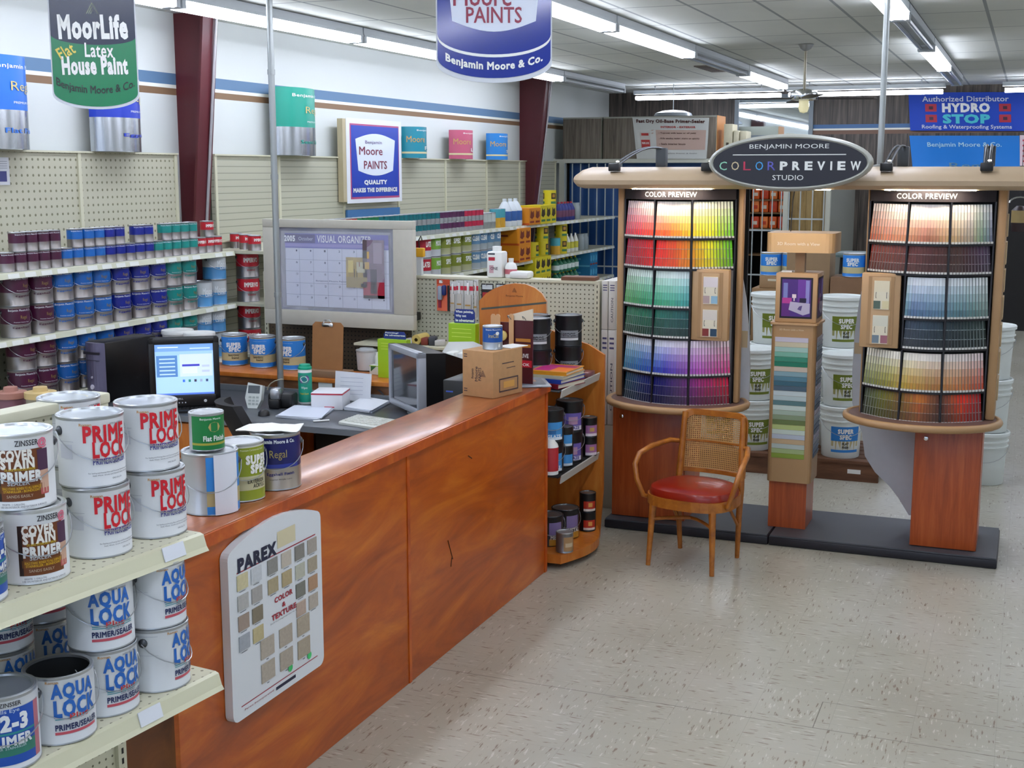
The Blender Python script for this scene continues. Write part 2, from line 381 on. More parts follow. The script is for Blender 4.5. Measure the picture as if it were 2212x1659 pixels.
# ---------------------------------------------------------------- ceiling fan, vent, poles
t = thing('ceiling_fan', 'dark ceiling fan on a long rod above the display canopy', 'ceiling fan', (-2.0, 12.2, ZC))
MB().lathe([(.001, -.001), (.07, -.005), (.05, -.04), (.02, -.06)], M_STEEL, 20).build('canopy', t)
MB().tube([(0, 0, -.05), (0, 0, -.42)], .012, mat('#8d8674', .4, .5)).build('rod', t)
MB().lathe([(.03, -.40), (.12, -.42), (.13, -.47), (.12, -.50), (.05, -.51)], M_CHROME, 24).build('motor', t)
for k in range(4):
    a = k*PI/2+.32; X = Matrix.Rotation(a, 4, 'Z') @ Matrix.Rotation(.16, 4, 'X')
    bl = MB(); bl.prism([(.1, -.02), (.2, -.055), (.62, -.07), (.66, -.03), (.66, .03), (.62, .07), (.2, .055), (.1, .02)], 'z', -.492, -.484, mat('#2a2320', .5))
    bl.v = [tuple(Matrix.Rotation(a, 4, 'Z') @ Vector(v)) for v in bl.v]; bl.build('blade', t)
MB().lathe([(.045, -.51), (.05, -.57), (.035, -.61), (.001, -.62)], mat('#d9d2a8', .3, emit=.4), 16).build('lamp_shade', t)
v = MB(); v.box((-.16, -.42, 0), (.16, .42, .012), mat('#6d6258', .5))
for k in range(9): v.box((-.14, -.38+k*.09, -.006), (.14, -.35+k*.09, 0), mat('#4d4540', .5))
one(v, 'ceiling_vent', 'brown air vent set in the ceiling tiles beside the middle light row', 'vent', (-3.38, 14.6, ZC-.013))
MG = mat('#9ea3a2', .35, .6)
p = at(607, 852, z=.752)
t = thing('support_pole', 'thin grey metal conduit pole rising from the desk to the ceiling', 'pole', (p.x, p.y, .752))
MB().tube([(0, 0, .012), (0, 0, ZC-.753)], .02, MG, 14).build('pipe', t); MB().lathe([(.055, .0), (.055, .01), (.03, .016)], MG, 18).build('base_flange', t)
for z in (.62, 1.35, 1.98): MB().lathe([(.024, z), (.024, z+.03)], MG, 14).build('collar', t)
p = at(1908, 200, y=7.45)
t = thing('support_pole', 'grey metal pole rising from the display canopy to the ceiling', 'pole', (p.x, p.y, 2.1755))
MB().lathe([(.04, 0), (.04, .008), (.02, .012)], MG, 16).build('base_flange', t)
MB().tube([(0, 0, .0), (0, 0, ZC-2.178)], .017, MG, 14).build('pipe', t)
# ---------------------------------------------------------------- mirror, banners on the back wall
X = F((0, YB, 0), (1, 0, 0))
a, c = at(1597, 213, y=YB-.03), at(1746, 291, y=YB-.03)
t = thing('wall_mirror', 'grey framed mirror high on the back wall reflecting the ceiling lights', 'mirror', ((a.x+c.x)/2, YB-.001, (a.z+c.z)/2))
hw, hh = (c.x-a.x)/2, (a.z-c.z)/2
MB().box((-hw, -.03, -hh), (hw, -.02, hh), mat('#cfd6d8', .02, 1)).build('mirror_glass', t)
fr = MB()
for lo, hi in (((-hw-.06, -.045, -hh-.05), (-hw, 0, hh+.05)), ((hw, -.045, -hh-.05), (hw+.06, 0, hh+.05)), ((-hw, -.045, hh), (hw, 0, hh+.05)), ((-hw, -.045, -hh-.05), (hw, 0, -hh))): fr.box(lo, hi, mat('#76828a', .4))
fr.build('frame', t)
def cloth(mb, X, pts, m, nx=24, ny=8, amp=.015, seed=1, z0=.03):       # rippled banner over a quad (bl, br, tr, tl)
    rnd = random.Random(seed); ph = [rnd.uniform(0, 6) for _ in range(4)]; vs = []
    def z(u, v): return z0+amp*(math.sin(u*9+ph[0]+v*3)*.5+math.sin(u*23+ph[1]-v*5)*.25+math.sin(v*7+ph[2])*.25)
    bl, br, tr, tl = [Vector(p) for p in pts]
    def S(u, v):
        p = (bl*(1-u)+br*u)*(1-v)+(tl*(1-u)+tr*u)*v; return X @ Vector((p.x, p.y, z(u, v)))
    for j in range(ny+1):
        for i in range(nx+1): vs.append(S(i/nx, j/ny))
    mb.add(vs, [(j*(nx+1)+i, j*(nx+1)+i+1, (j+1)*(nx+1)+i+1, (j+1)*(nx+1)+i) for j in range(ny) for i in range(nx)], m, None, True)
    W_, H_ = (br-bl).length, (tl-bl).length
    def onto(x, y, lift=.006):                   # x,y in 0..1
        p = S(x, y); n = (X.to_3x3() @ Vector((0, 0, 1))); return p+n*lift
    return onto
def ctext(mb, onto, st, m, cx, cy, w, h, bold=.02, cuts=10, lift=.006, italic=0):
    vs, fs = glyphs(st, bold, cuts, italic); mb.add([onto(cx+(a-.5)*w, cy+(b-.5)*h, lift) for a, b in vs], fs, m)
def cquad(mb, onto, x0, y0, x1, y1, m, lift=.004, n=6):
    vs = []; 
    for j in range(n+1):
        for i in range(n+1): vs.append(onto(x0+(x1-x0)*i/n, y0+(y1-y0)*j/n, lift))
    mb.add(vs, [(j*(n+1)+i, j*(n+1)+i+1, (j+1)*(n+1)+i+1, (j+1)*(n+1)+i) for j in range(n) for i in range(n)], m)
def W2(px, py, y): p = at(px, py, y=y); return (p.x, p.z)
Xb = F((0, YB-.01, 0), (1, 0, 0))
yb = YB-.06
t = MB(); on = cloth(t, Xb, [W2(1966, 282, yb), W2(2262, 283, yb), W2(2262, 198, yb), W2(1962, 200, yb)], mat('#0040b8', .6), amp=.02)
wt = mat('#d4dae6', .5)
ctext(t, on, 'Authorized Distributor', wt, .415, .83, .63, .14); ctext(t, on, 'HYDRO', mat('#e8eaea', .5), .42, .60, .35, .25, .06)
ctext(t, on, 'STOP', mat('#49c4d2', .5), .42, .31, .35, .25, .06); ctext(t, on, 'Roofing & Waterproofing Systems', wt, .42, .09, .66, .13)
for x in (.12, .66):
    for y in (.5, .22): cquad(t, on, x, y, x+.085, y+.2, mat('#b0203a', .5)); cquad(t, on, x+.028, y+.06, x+.058, y+.14, mat('#3a1030', .5), .008)
one(t, 'banner', 'deep blue vinyl banner on the back wall reading HYDRO STOP', 'banner', group='banners on the back wall')
t = MB(); on = cloth(t, Xb, [W2(1972, 372, yb), W2(2204, 372, yb), W2(2202, 293, yb), W2(1964, 293, yb)], mat('#0a78d0', .6), amp=.02, seed=4)
ctext(t, on, 'Benjamin Moore & Co.', mat('#a9d4e6', .5), .5, .74, .68, .16)
for k in range(3): ctext(t, on, 'Regal', mat('#8ab6c8', .5), .55, .16, .4, .2, 0)
one(t, 'banner', 'bright blue vinyl banner hanging below the deep blue one on the back wall', 'banner', group='banners on the back wall')
t = MB(); on = cloth(t, Xb, [W2(2203, 358, yb), W2(2300, 358, yb), W2(2300, 292, yb), W2(2203, 292, yb)], mat('#e0c9cf', .5), amp=.01, seed=6)
for k in range(5): cquad(t, on, .06, .12+k*.17, .9, .18+k*.17, mat('#c23a52', .5))
one(t, 'banner', 'white and red striped banner beside the bright blue one on the back wall', 'banner', group='banners on the back wall')
# ---------------------------------------------------------------- store room front at y = 16.3: posts, header, grilles, wall cabinets
YP = 16.3
pw = MB(); MF = mat('#c9cabd', .45)
xs = lambda px: at(px, 450, y=YP).x
ztop = at(1300, 352, y=YP).z
pw.box((XL, YP-.03, ztop), (xs(1792), YP+.05, ztop+.05), MF)
for a, c in ((1209, 1221), (1598, 1607), (1692, 1703), (1783, 1793)): pw.box((xs(a), YP-.03, 0), (xs(c), YP+.05, ztop), MF)
pw.box((XL, YP, ztop+.05), (XL+.02, YP+.04, ztop+.06), MF)
struct(pw, 'wall_partition')
M_BLUEC, nt, b = newmat('blue_corrugated', .4); s = sep(nt, coords(nt))
f = mathn(nt, 'SINE', mathn(nt, 'MULTIPLY', s[0], 2*PI/.085)); nt.links.new(ramp(nt, mathn(nt, 'ADD', mathn(nt, 'MULTIPLY', f, .5), .5), [(.15, '#0d2038'), (.5, '#173a66'), (.8, '#1c4678')]), b.inputs['Base Color'])
bl = MB(); x0, x1 = xs(1221), xs(1598); n = int((x1-x0)/.02)
pts = [(x0+(x1-x0)*i/n, YP+.16+.009*max(-.3, math.sin(2*PI*(x0+(x1-x0)*i/n)/.235))) for i in range(n+1)]
vs = [(x, y, 0.001) for x, y in pts]+[(x, y, ztop) for x, y in pts]; bl.add(vs, [(i, i+1, n+2+i, n+1+i) for i in range(n)], mat('#1b4a86', .45), None, True)
bl.box((x0, YP+.19, .001), (x1, YP+.2, ztop), mat('#16355f', .4))
one(bl, 'corrugated_panel', 'dark blue corrugated sheet behind the white security grille', 'panel')
MGR = mat('#b7c0c2', .4, .3)
def grille(px0, px1, step, zs, label):
    t = thing('security_grille', label, 'grille', (xs(px0), YP-.045, 0), 0, 'white grilles across the store room front')
    x1 = xs(px1)-xs(px0); n = max(2, round(x1/step))
    for k in range(n+1):
        x = min(max(x1*k/n, .008), x1-.008); MB().box((x-.0065, -.008, .02), (x+.0065, .008, ztop-.01), MGR).build('bar', t)
    for z in zs: MB().box((0, -.016, z-.01), (x1, -.008, z+.01), MGR).build('cross_rail', t)
za, zb = at(1290, 467, y=YP).z, at(1290, 574, y=YP).z
grille(1221, 1345, .115, (za, zb), 'white bar grille in front of the blue corrugated sheet')
grille(1608, 1690, .125, (at(1650, 497, y=YP).z, at(1650, 593, y=YP).z), 'white bar grille in front of the orange cartons, behind the display')
grille(1704, 1782, .13, (at(1750, 473, y=YP).z, .5), 'white bar grille in front of the pale pine boards, behind the display')
# pine boards, store room side
pb = MB(); M_PINE = wood('pine_boards', '#8a6f42', '#a88c58', '#b79d68', (3, 3, .6), .6, 0, 3, 4)
for k in range(5): pb.box((xs(1703)+k*.1, YP+.12, 0.001), (xs(1703)+k*.1+.097, YP+.14, ztop), M_PINE)
one(pb, 'board_panel', 'pale pine boards standing upright behind the white grille', 'board')
struct(MB().box((xs(1793)-.03, YP+.05, 0), (xs(1793), YB, ztop+.06), zbands('grey_side', '#8f9188', [])), 'wall_inner')
struct(MB().box((XL, YP+.05, ztop+.001), (xs(1793)-.03, YB, ztop+.03), mat('#55504a', .7)), 'ceiling')
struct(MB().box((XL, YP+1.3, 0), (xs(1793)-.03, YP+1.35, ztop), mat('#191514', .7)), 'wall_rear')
# orange cartons on racks inside the cage
rk = thing('storage_rack', 'dark rack of orange stock behind the grille', 'rack', (xs(1607), YP+.25, 0))
zz = [at(1650, q, y=YP+.4).z for q in (600, 548, 497, 459, 414)]
for z in (at(1650, 548, y=YP+.4).z, at(1650, 492, y=YP+.4).z, at(1650, 458, y=YP+.4).z): MB().box((.01, 0, z-.02), (.5, .35, z), mat('#7a5a35', .6)).build('shelf', rk)
for x in (-.0, .505): MB().box((x, 0.001, .001), (x+.02, .35, ztop-.02), mat('#2c241e', .6)).build('upright', rk)
cols = ['#e8631c', '#d9481a', '#f0843a', '#e2d6c0', '#cf3d18']
for r, (py, h) in enumerate(((548, .13), (492, .15), (458, .15), (430, .14))):
    z = at(1650, py, y=YP+.4).z if r < 3 else at(1650, 430, y=YP+.4).z
    if r == 0: continue
    if r == 3: MB().box((.01, 0, z-.02), (.5, .35, z), mat('#7a5a35', .6)).build('shelf', rk)
    for k in range(4):
        x = xs(1607)+.04+k*.115
        t = MB().rbox((0, 0, 0), (.1, .25, h), mat(cols[(k+r) % 3], .5), .012)
        t.box((.02, -.002, h*.3), (.08, 0, h*.6), mat(cols[3] if (k+r) % 2 else cols[4], .5))
        one(t, 'carton', 'orange stock carton behind the grille, %s along on the %s rack level' % (ORD[k], ['', 'lowest', 'middle', 'topmost'][r]), 'carton', (x, YP+.27, z), 0, 'orange cartons in the cage')
# wall cabinets
M_GW = wood('grey_woodgrain', '#4f463c', '#6f665a', '#857c6e', (14, 14, .5), .5, 0, 3, 3)
zc0, zc1 = at(1400, 344, y=YP-.05).z, at(1400, 251, y=YP-.05).z
for i, (a, c) in enumerate(((1214, 1298), (1301, 1546))):
    x0, x1 = at(a, 300, y=YP-.05).x, at(c, 300, y=YP-.05).x
    t = thing('wall_cabinet', ['narrow grey woodgrain cabinet above the blue sheet, in the corner by the striped wall', 'wide grey woodgrain cabinet with orange side carrying the primer banner'][i], 'cabinet', (x0, YP-.03, zc0), 0, 'cabinets above the store room front')
    MB().box((0, .02, 0), (x1-x0, .5, zc1-zc0), mat('#a5a79a', .5)).build('carcass', t)
    nd = 1 if i == 0 else 3
    for k in range(nd):
        w = (x1-x0)/nd; MB().rbox((k*w+.006, 0, .01), ((k+1)*w-.006, .02, zc1-zc0-.02), M_GW, .003).build('cabinet_door', t)
    if i: MB().box((x1-x0, .02, 0), (x1-x0+.004, .5, zc1-zc0), mat('#c98a4a', .5)).build('side_panel', t)
    for k in range(2): MB().box((.1+k*(x1-x0-.3), .05, -(zc0-ztop-.0505)), (.2+k*(x1-x0-.3), .07, 0), MF).build('support_block', t)
yb = YP-.10; t = MB(); on = cloth(t, F((0, YP-.034, 0), (1, 0, 0)), [W2(1373, 343, yb), W2(1524, 343, yb), W2(1530, 254, yb), W2(1363, 253, yb)], mat('#c9ccc8', .5), amp=.006, seed=9, z0=.008)
ctext(t, on, 'Fast Dry Oil-Base Primer-Sealer', mat('#4a1c16', .5), .5, .9, .9, .11, .05, 16)
ctext(t, on, 'INTERIOR - EXTERIOR', mat('#b04038', .5), .6, .77, .46, .05, .05)
cquad(t, on, .03, .22, .97, .70, mat('#c2a79a', .5)); cquad(t, on, .03, .22, .3, .70, mat('#cfd0cc', .5), .005)
for k, (s_, w_) in enumerate((('- Topcoat with latex or oil paint', .5), ('- Kills smoke, water, stains on quickly', .55), ('- Seals interior knots', .36))): ctext(t, on, s_, mat('#50302a', .5), .34+w_/2, .62-k*.13, w_, .05, .03, 8, .009)
cquad(t, on, .08, .26, .22, .64, mat('#c9c2bc', .5), .008); cquad(t, on, .09, .27, .21, .46, mat('#b5302c', .5), .01); cquad(t, on, .1, .56, .2, .62, mat('#b5302c', .5), .01); ctext(t, on, 'PRIME LOCK', mat('#ece4e0', .5), .15, .38, .1, .05, .04, 4, .012)
ctext(t, on, 'Complete Primer & Sealer', mat('#7a7a78', .5), .62, .13, .5, .035, .02)
one(t, 'banner', 'white primer banner pinned across the wide grey wall cabinet', 'banner')
for k, (a, c, h) in enumerate(((1563, 1582, 268), (1584, 1596, 282), (1598, 1612, 283))):
    x0, x1 = at(a, 300, y=YP).x, at(c, 300, y=YP).x; z1 = at(a, h, y=YP).z
    t = MB().rbox((0, 0, 0), (x1-x0, .3, z1-ztop-.05), mat('#c8c2a6', .6, noise=.1), .01); t.box(((x1-x0)*.3, -.002, .15), ((x1-x0)*.6, 0, .2), mat('#4a4030', .6))
    one(t, 'carton', 'cream carton on the store room roof, %s along from the wide wall cabinet' % ORD[k], 'carton', (x0, YP+.0, ztop+.051), 0, 'cream cartons on the store room roof')
t = thing('hanging_dome', 'shallow grey dome hanging on a thin rod behind the wall cabinets', 'dome', (at(1454, 250, y=17.05).x, 17.05, ZC))
MB().tube([(0, 0, -.001), (0, 0, -.34)], .006, MGR, 6).build('rod', t); MB().lathe([(.26, -.42), (.24, -.38), (.15, -.35), (.001, -.335)], mat('#8e969c', .3), 24).build('dome', t)
# ================================================================ paint cans
def can_parts(R, H, base='#c9ccce', bands=(), patches=(), texts=(), lid='#c8ccd0', rim='#b4b8bc', metal_base=True, seg=32, open_top=False, extra=None):
    """one can kind: meshes for its body (printed label on it), lid, handle, ear"""
    mb = MB(); mr = mat(rim, .3, .8); bm_ = mat(base, .3, .75) if metal_base else mat(base, .38)
    fr = sorted({0.03, .95} | {b[0] for b in bands} | {b[1] for b in bands})
    prof = [(R*.97, 0), (R*1.01, H*.008), (R*1.01, H*.022), (R, H*.03)]; cols = [mr, mr, mr]
    last = .03
    for a, c in zip(fr, fr[1:]):
        mm = bm_
        for b in bands:
            if b[0] <= a+1e-6 and c <= b[1]+1e-6: mm = mat(b[2], .35)
        prof.append((R, H*c)); cols.append(mm)
    prof += [(R*1.015, H*.965), (R*1.015, H*.99), (R*.985, H)]; cols += [mr, mr, mr]
    if open_top: prof += [(R*.9, H*.985), (R*.9, H*.95), (R*.96, H*.94), (R*.96, H*.06), (0.0005, H*.06)]; cols += [mr, mr, M_DSTEEL, M_DSTEEL, M_DSTEEL]
    else: prof += [(R*.93, H*.985)]; cols += [mr]
    mb.lathe(prof, mr, seg, cols=cols, caps=1)
    def cyl(u, v, lift): a = u/R; return (math.sin(a)*(R+lift), -math.cos(a)*(R+lift), v)
    for p in patches:
        a0, a1, f0, f1, h = p[:5]; n = max(2, int(abs(a1-a0)*R/.008)); lf = .0006+.0003*(p[5] if len(p) > 5 else 0)
        vs = [cyl((a0+(a1-a0)*i/n)*R, H*f, lf) for f in (f0, f1) for i in range(n+1)]
        mb.add(vs, [(i, i+1, n+2+i, n+1+i) for i in range(n)], mat(h, .38), None, True)
    for tx in texts:
        st, ac, fc, th, tw, h = tx[:6]; bold = tx[6] if len(tx) > 6 else .03
        n = max(2, int(tw/.010)); gv, gf = glyphs(st, bold, n)
        mb.add([cyl(ac*R+(a-.5)*tw, H*fc+(b-.5)*th, .0018) for a, b in gv], gf, mat(h, .4))
    if extra: extra(mb, R, H, cyl)
    d = {'body': mb.mesh('can_body')}
    if not open_top:
        l = MB(); ml = mat(lid, .28, .7)
        l.lathe([(R*.93, H*.985), (R*.92, H*.999), (R*.86, H*.999), (R*.84, H*.972), (R*.6, H*.97), (.0005, H*.975)], ml, seg, caps=0); d['lid'] = l.mesh('lid')
    hb = MB(); pts = []
    for i in range(15):
        a = -PI/2+PI*i/14; pts.append(((R+.010)*math.sin(a), -(R+.006)*math.cos(a), H*(.8-.42*math.cos(a)**.8 if math.cos(a) > 0 else .8)))
    hb.tube(pts, .0016, M_STEEL, 5); d['handle'] = hb.mesh('handle')
    for sgn in (-1, 1):
        e = MB(); X = Matrix.Translation((sgn*R*1.0, 0, H*.8)) @ Matrix.Rotation(sgn*PI/2, 4, 'Y')
        e.lathe([(.0125, -.001), (.0125, .003), (.008, .006), (.004, .009), (.0005, .009)], M_DSTEEL, 12, X=X)
        d['ear%d' % sgn] = e.mesh('ear')
    d['R'] = R; d['H'] = H; return d
def link(me, name, parent):
    o = bpy.data.objects.new(name, me); COL.objects.link(o); o.parent = parent; return o
def can(kind, loc, rz, label, group=None, handle=True, name='paint_can', cat='paint can'):
    k = KINDS[kind]; t = thing(name, label, cat, loc, rz, group)
    link(k['body'], 'can_body', t)
    if 'lid' in k: link(k['lid'], 'lid', t)
    if handle and k['R'] > .06: link(k['handle'], 'handle', t); [link(k['ear%d' % q], 'handle_ear', t) for q in (-1, 1)]
    return t
def face(x, y, delta=0): return math.atan2(CAM.x-x, -(CAM.y-y))+delta
GR, GH, QR, QH = .084, .183, .048, .112
def bm_label(hexc, R, H, word='Eggshell', gold='#94804a', low='#8f8a88'):
    big = R > .06
    tx = [('Benjamin Moore & Co.', 0, .87, .016 if big else .009, R*1.7, '#dfe6ee', .03)]
    if big: tx += [('Regal', .2, .64, .026, .040, gold, .0), (word, 0, .32, .013, R*1.2, hexc, .03), ('Premium Interior Paint', .05, .50, .006, R*1.1, '#dfe6ee', .01)]
    return dict(bands=[(.44, .93, hexc)], base=low, rim='#9a9ca0', texts=tx, seg=28 if big else 20)
KINDS = {}
def K(name, R, H, **k): KINDS[name] = can_parts(R, H, **k)
for nm, h in (('maroon', '#4a1638'), ('blue', '#1665b8'), ('navy', '#10238c'), ('teal', '#0f8a84'), ('red', '#c01d2e')):
    d = bm_label(h, GR, GH)
    if nm == 'red': d['texts'] = [('IMPERVO', 0, .70, .036, .11, '#f0ece8', .05), ('Enamel', 0, .30, .012, .06, '#a02030', .02)]
    K(nm+'_gallon', GR, GH, **d)
    d = bm_label(h, QR, QH)
    if nm == 'red': d['texts'] = [('IMPERVO', 0, .70, .022, .07, '#f0ece8', .05)]
    K(nm+'_quart', QR, QH, **d)
K('white_blue_gallon', GR, GH, base='#d4dade', metal_base=False, bands=[(.03, .50, '#4e96cf')], texts=[('Moore', .0, .62, .05, .09, '#eef4f8', .03), ('Latex', .1, .50, .03, .07, '#e8f0f6', .02)], seg=28)
# ================================================================ wall shelving
M_GRV = groovemat('slat_board', '#b4b39f', '#8f907e', 'z', .052, .14); M_PEGW = pegmat('pegboard_wall', '#b9b7a2', '#77765f', 'yz', .05, .17)
M_SHELF = mat('#c3c3ad', .4, noise=.05, nscale=3); M_DARK = mat('#26241f', .7); M_LIP = mat('#cfd2bb', .35)
Z3, Z2, Z1 = 1.575, 1.19, .81
def gondola(y0, y1, xf, xb, label, seams, top, pegmt, lips):
    t = thing('shelving_unit', label, 'shelving unit', (xb, y0, 0)); L = y1-y0; D = xf-xb
    e = [y0]+seams+[y1]
    for i in range(len(e)-1): MB().box((-.03, e[i]-y0+.004, .02), (0, e[i+1]-y0-.004, top), pegmt).build('back_panel', t)
    for y in e:
        yy = min(max(y-y0, .02), L-.02); MB().box((0, yy-.015, 0.001), (.012, yy+.015, top), M_CREAM).build('slotted_upright', t)
    MB().box((-.04, 0, top), (.02, L, top+.012), M_CREAM).build('top_rail', t)
    MB().box((.02, 0, 0.001), (D, L, .14), M_CREAM).build('kick_base', t)
    for z in (Z3, Z2, Z1, .44):
        s = MB().box((.013, 0, z-.022), (D-.004, L, z), M_SHELF); s.build('shelf', t)
        l = MB().prism([(D-.004, z-.034), (D+.012, z-.034), (D+.006, z-.002), (D-.004, z)], 'y', 0, L, M_LIP); lo = l.build('price_rail', t)
        if z > .8:
            n = int(L/lips)
            for k in range(n):
                if (k*7+int(z*100)) % 5 == 0: continue
                y = (k+.5)*L/n; w = .045+.02*((k*3) % 3); q = MB(); q.prism([(D+.0125, z-.032), (D+.0135, z-.032), (D+.0075, z-.005), (D+.0065, z-.005)], 'y', y-w, y+w, mat('#e2e6e0', .5)); q.build('price_label', lo)
    return t
gondola(5.0, 7.96, -5.40, -5.87, 'cream wall shelving stocked with maroon, blue, navy and teal paint cans', [6.9], 2.27, M_PEGW, .13)
gondola(8.42, 16.15, -5.05, -5.87, 'long cream wall shelving beyond the maroon column, running to the blue sheet', [9.35, 10.45, 11.55, 12.67, 13.8, 14.84], 2.27, M_GRV, .16)
gondola(7.99, 8.405, -5.05, -5.66, 'narrow cream corner shelving in front of the first maroon column holding red cans', [], 1.62, M_GRV, .16)
def ys(px, py, x): return at(px, py, x=x).y
# --- first unit, quarts on the top shelf, two layers
LC = {'maroon': 'maroon', 'blue': 'blue', 'navy': 'navy', 'teal': 'teal', 'red': 'red', 'white_blue': 'white-and-pale-blue'}
def spread_out(Y, hw, lim):                # keep neighbours on a shelf from touching
    Y = list(Y)
    for i in range(1, len(Y)): Y[i] = max(Y[i], Y[i-1]+hw[i]+hw[i-1])
    if Y[-1] > lim: Y[-1] = lim
    for i in range(len(Y)-2, -1, -1): Y[i] = min(Y[i], Y[i+1]-hw[i]-hw[i+1])
    return Y
def wallrow(items, z, layer, x, py, size, shelfname, dz=0, rzj=.06, x2=None, Yfix=None):
    cnt = {}; Y_ = spread_out([ys(px, py, x) for px, _ in items], [(QR if size == 'quart' else GR)*1.025]*len(items), 7.86)
    for (px, kind), y in zip(items, Yfix or Y_):
        cnt[kind] = cnt.get(kind, 0)+1
        can(kind+'_'+size, (x if x2 is None else x2, y, z+dz), 1.25+random.uniform(-rzj, rzj)*4, '%s-banded %s can, %s such from camera end, %s layer, %s' % (LC[kind], size, ORD[cnt[kind]-1], layer, shelfname), 'paint cans on the left wall shelving')
xq = -5.40-.085
lower = [(12, 'maroon'), (38, 'maroon'), (65, 'maroon'), (87, 'maroon'), (112, 'maroon'), (140, 'blue'), (164, 'blue'), (190, 'blue'), (214, 'blue'), (238, 'navy'), (258, 'navy'), (279, 'navy'), (298, 'navy'), (319, 'navy'), (345, 'teal'), (365, 'teal'), (385, 'teal'), (403, 'teal'), (422, 'teal'), (446, 'red'), (464, 'red'), (482, 'red')]
upper = [(38, 'maroon'), (65, 'maroon'), (87, 'maroon'), (112, 'maroon'), (164, 'blue'), (190, 'blue'), (214, 'blue'), (238, 'navy'), (258, 'navy'), (298, 'navy'), (319, 'navy'), (365, 'teal'), (385, 'teal'), (403, 'teal'), (422, 'teal'), (464, 'red')]
wallrow(lower, Z3, 'lower', xq, 560, 'quart', 'top shelf')
LY = spread_out([ys(px, 560, xq) for px, _ in lower], [QR*1.025]*len(lower), 7.86); keepx = {px for px, _ in upper}
wallrow([q for q in lower if q[0] in keepx], Z3, 'upper', xq, 560, 'quart', 'top shelf', QH+.0005, Yfix=[y for y, q in zip(LY, lower) if q[0] in keepx])
xg = -5.40-.10
lo2 = [(33, 'maroon'), (86, 'maroon'), (131, 'blue'), (174, 'blue'), (212, 'blue'), (256, 'navy'), (299, 'navy'), (336, 'navy'), (369, 'teal'), (401, 'teal'), (435, 'white_blue'), (467, 'white_blue')]
wallrow(lo2, Z2, 'lower', xg, 690, 'gallon', 'middle shelf'); LY = spread_out([ys(px, 690, xg) for px, _ in lo2], [GR*1.025]*len(lo2), 7.86); wallrow(lo2[:10]+lo2[11:], Z2, 'upper', xg, 690, 'gallon', 'middle shelf', GH+.0005, Yfix=LY[:10]+LY[11:])
lo3 = [(48, 'maroon'), (93, 'maroon'), (140, 'blue'), (182, 'blue'), (222, 'blue'), (264, 'navy'), (304, 'navy'), (338, 'navy'), (370, 'teal'), (402, 'teal'), (434, 'white_blue'), (466, 'white_blue')]
wallrow(lo3, Z1, 'lower', xg, 810, 'gallon', 'low shelf'); wallrow(lo3, Z1, 'upper', xg, 810, 'gallon', 'low shelf', GH+.0005)
# --- second unit
xr = -5.05-.09
for k, (px, yy) in enumerate(((511, 8.28), (531, 8.17), (550, 8.06))): can('red_quart', (at(px, 530, y=yy).x, yy, Z3), 1.25, 'red-banded quart can just beyond the maroon column, %s from it' % ORD[k], 'paint cans on the left wall shelving')
for z, lay, dz in ((Z2, 'lower', 0), (Z2, 'upper', GH), (Z1, 'upper', GH), (Z1, 'lower', 0)):
    can('red_gallon', (at(537, 640, y=8.14).x, 8.14, z+dz), .9, 'red-banded gallon can, %s in stack, %s, by calendar board' % (lay, 'middle shelf' if z == Z2 else 'shelf below'), 'paint cans on the left wall shelving')
# small stock on the far part: single-mesh items
def simple(mb): return mb.mesh('stock')
SM = {}
def canmini(h, low='#b9bdc1', R=.045, H=.1): return simple(MB().lathe([(R*.97, 0), (R, .004), (R, H*.42), (R, H*.92), (R*1.02, H*.95), (R, H), (R*.9, H*.98), (.0005, H*.98)], mat(low, .3, .5), 16, cols=[M_STEEL, mat(low, .3, .6), mat(h, .4), M_STEEL, M_STEEL, M_STEEL, M_STEEL]))
SM['teal small can'] = canmini('#0d6f78'); SM['purple small can'] = canmini('#5b2a55'); SM['pink-red small can'] = canmini('#c2284c'); SM['green small can'] = canmini('#1f7d4a'); SM['red small can'] = canmini('#b8322c')
SM['pale small can'] = canmini('#c8d0cc', '#aab0b0', .05, .16); SM['teal and yellow can'] = simple(MB().lathe([(.06, 0), (.06, .1), (.06, .19), (.05, .195), (.0005, .195)], M_STEEL, 16, cols=[mat('#d7a52c'), mat('#4ba6b4'), M_STEEL, M_STEEL]))
def jug(body, cap, label, R=.075, H=.29):
    return simple(MB().lathe([(R*.9, 0), (R, .01), (R, H*.2), (R, H*.55), (R*.95, H*.62), (R*.45, H*.86), (R*.3, H*.9), (R*.3, H), (.0005, H)], mat(body), 18, cols=[mat(body), mat(body), mat(label), mat(body), mat(body), mat(body), mat(cap), mat(cap)]))
SM['white jug'] = jug('#dfe6ec', '#dfe6ec', '#2f62a8'); SM['white bottle'] = jug('#dfe2d8', '#e8eae8', '#c8c23c', .04, .22); SM['blue bottle'] = jug('#1c2a78', '#a02838', '#6a3a58', .05, .22)
SM['clear jar'] = simple(MB().lathe([(.05, 0), (.055, .01), (.055, .15), (.045, .17), (.05, .2), (.0005, .2)], mat('#8f9a9c', .15), 16)); SM['dark green bottle'] = jug('#1f6a4c', '#c9b820', '#c9d6d0', .05, .16)
def yel(R, H):
    mb = MB().lathe([(R, 0), (R, H), (R*.9, H), (.0005, H)], mat('#d9c81e', .4), 20)
    for a in (0, 2.1, 4.2):
        for a0, a1, f0, f1, h in ((-.45, .45, .45, .82, '#3a3014'), (-.3, .2, .55, .75, '#b8862a'), (-.5, .5, .15, .3, '#3f7a4c')):
            vs = [((R+.001)*math.sin(a+a0+(a1-a0)*i/4), -(R+.001)*math.cos(a+a0+(a1-a0)*i/4), H*f) for f in (f0, f1) for i in range(5)]
            mb.add(vs, [(i, i+1, 6+i, 5+i) for i in range(4)], mat(h, .5))
    return simple(mb)
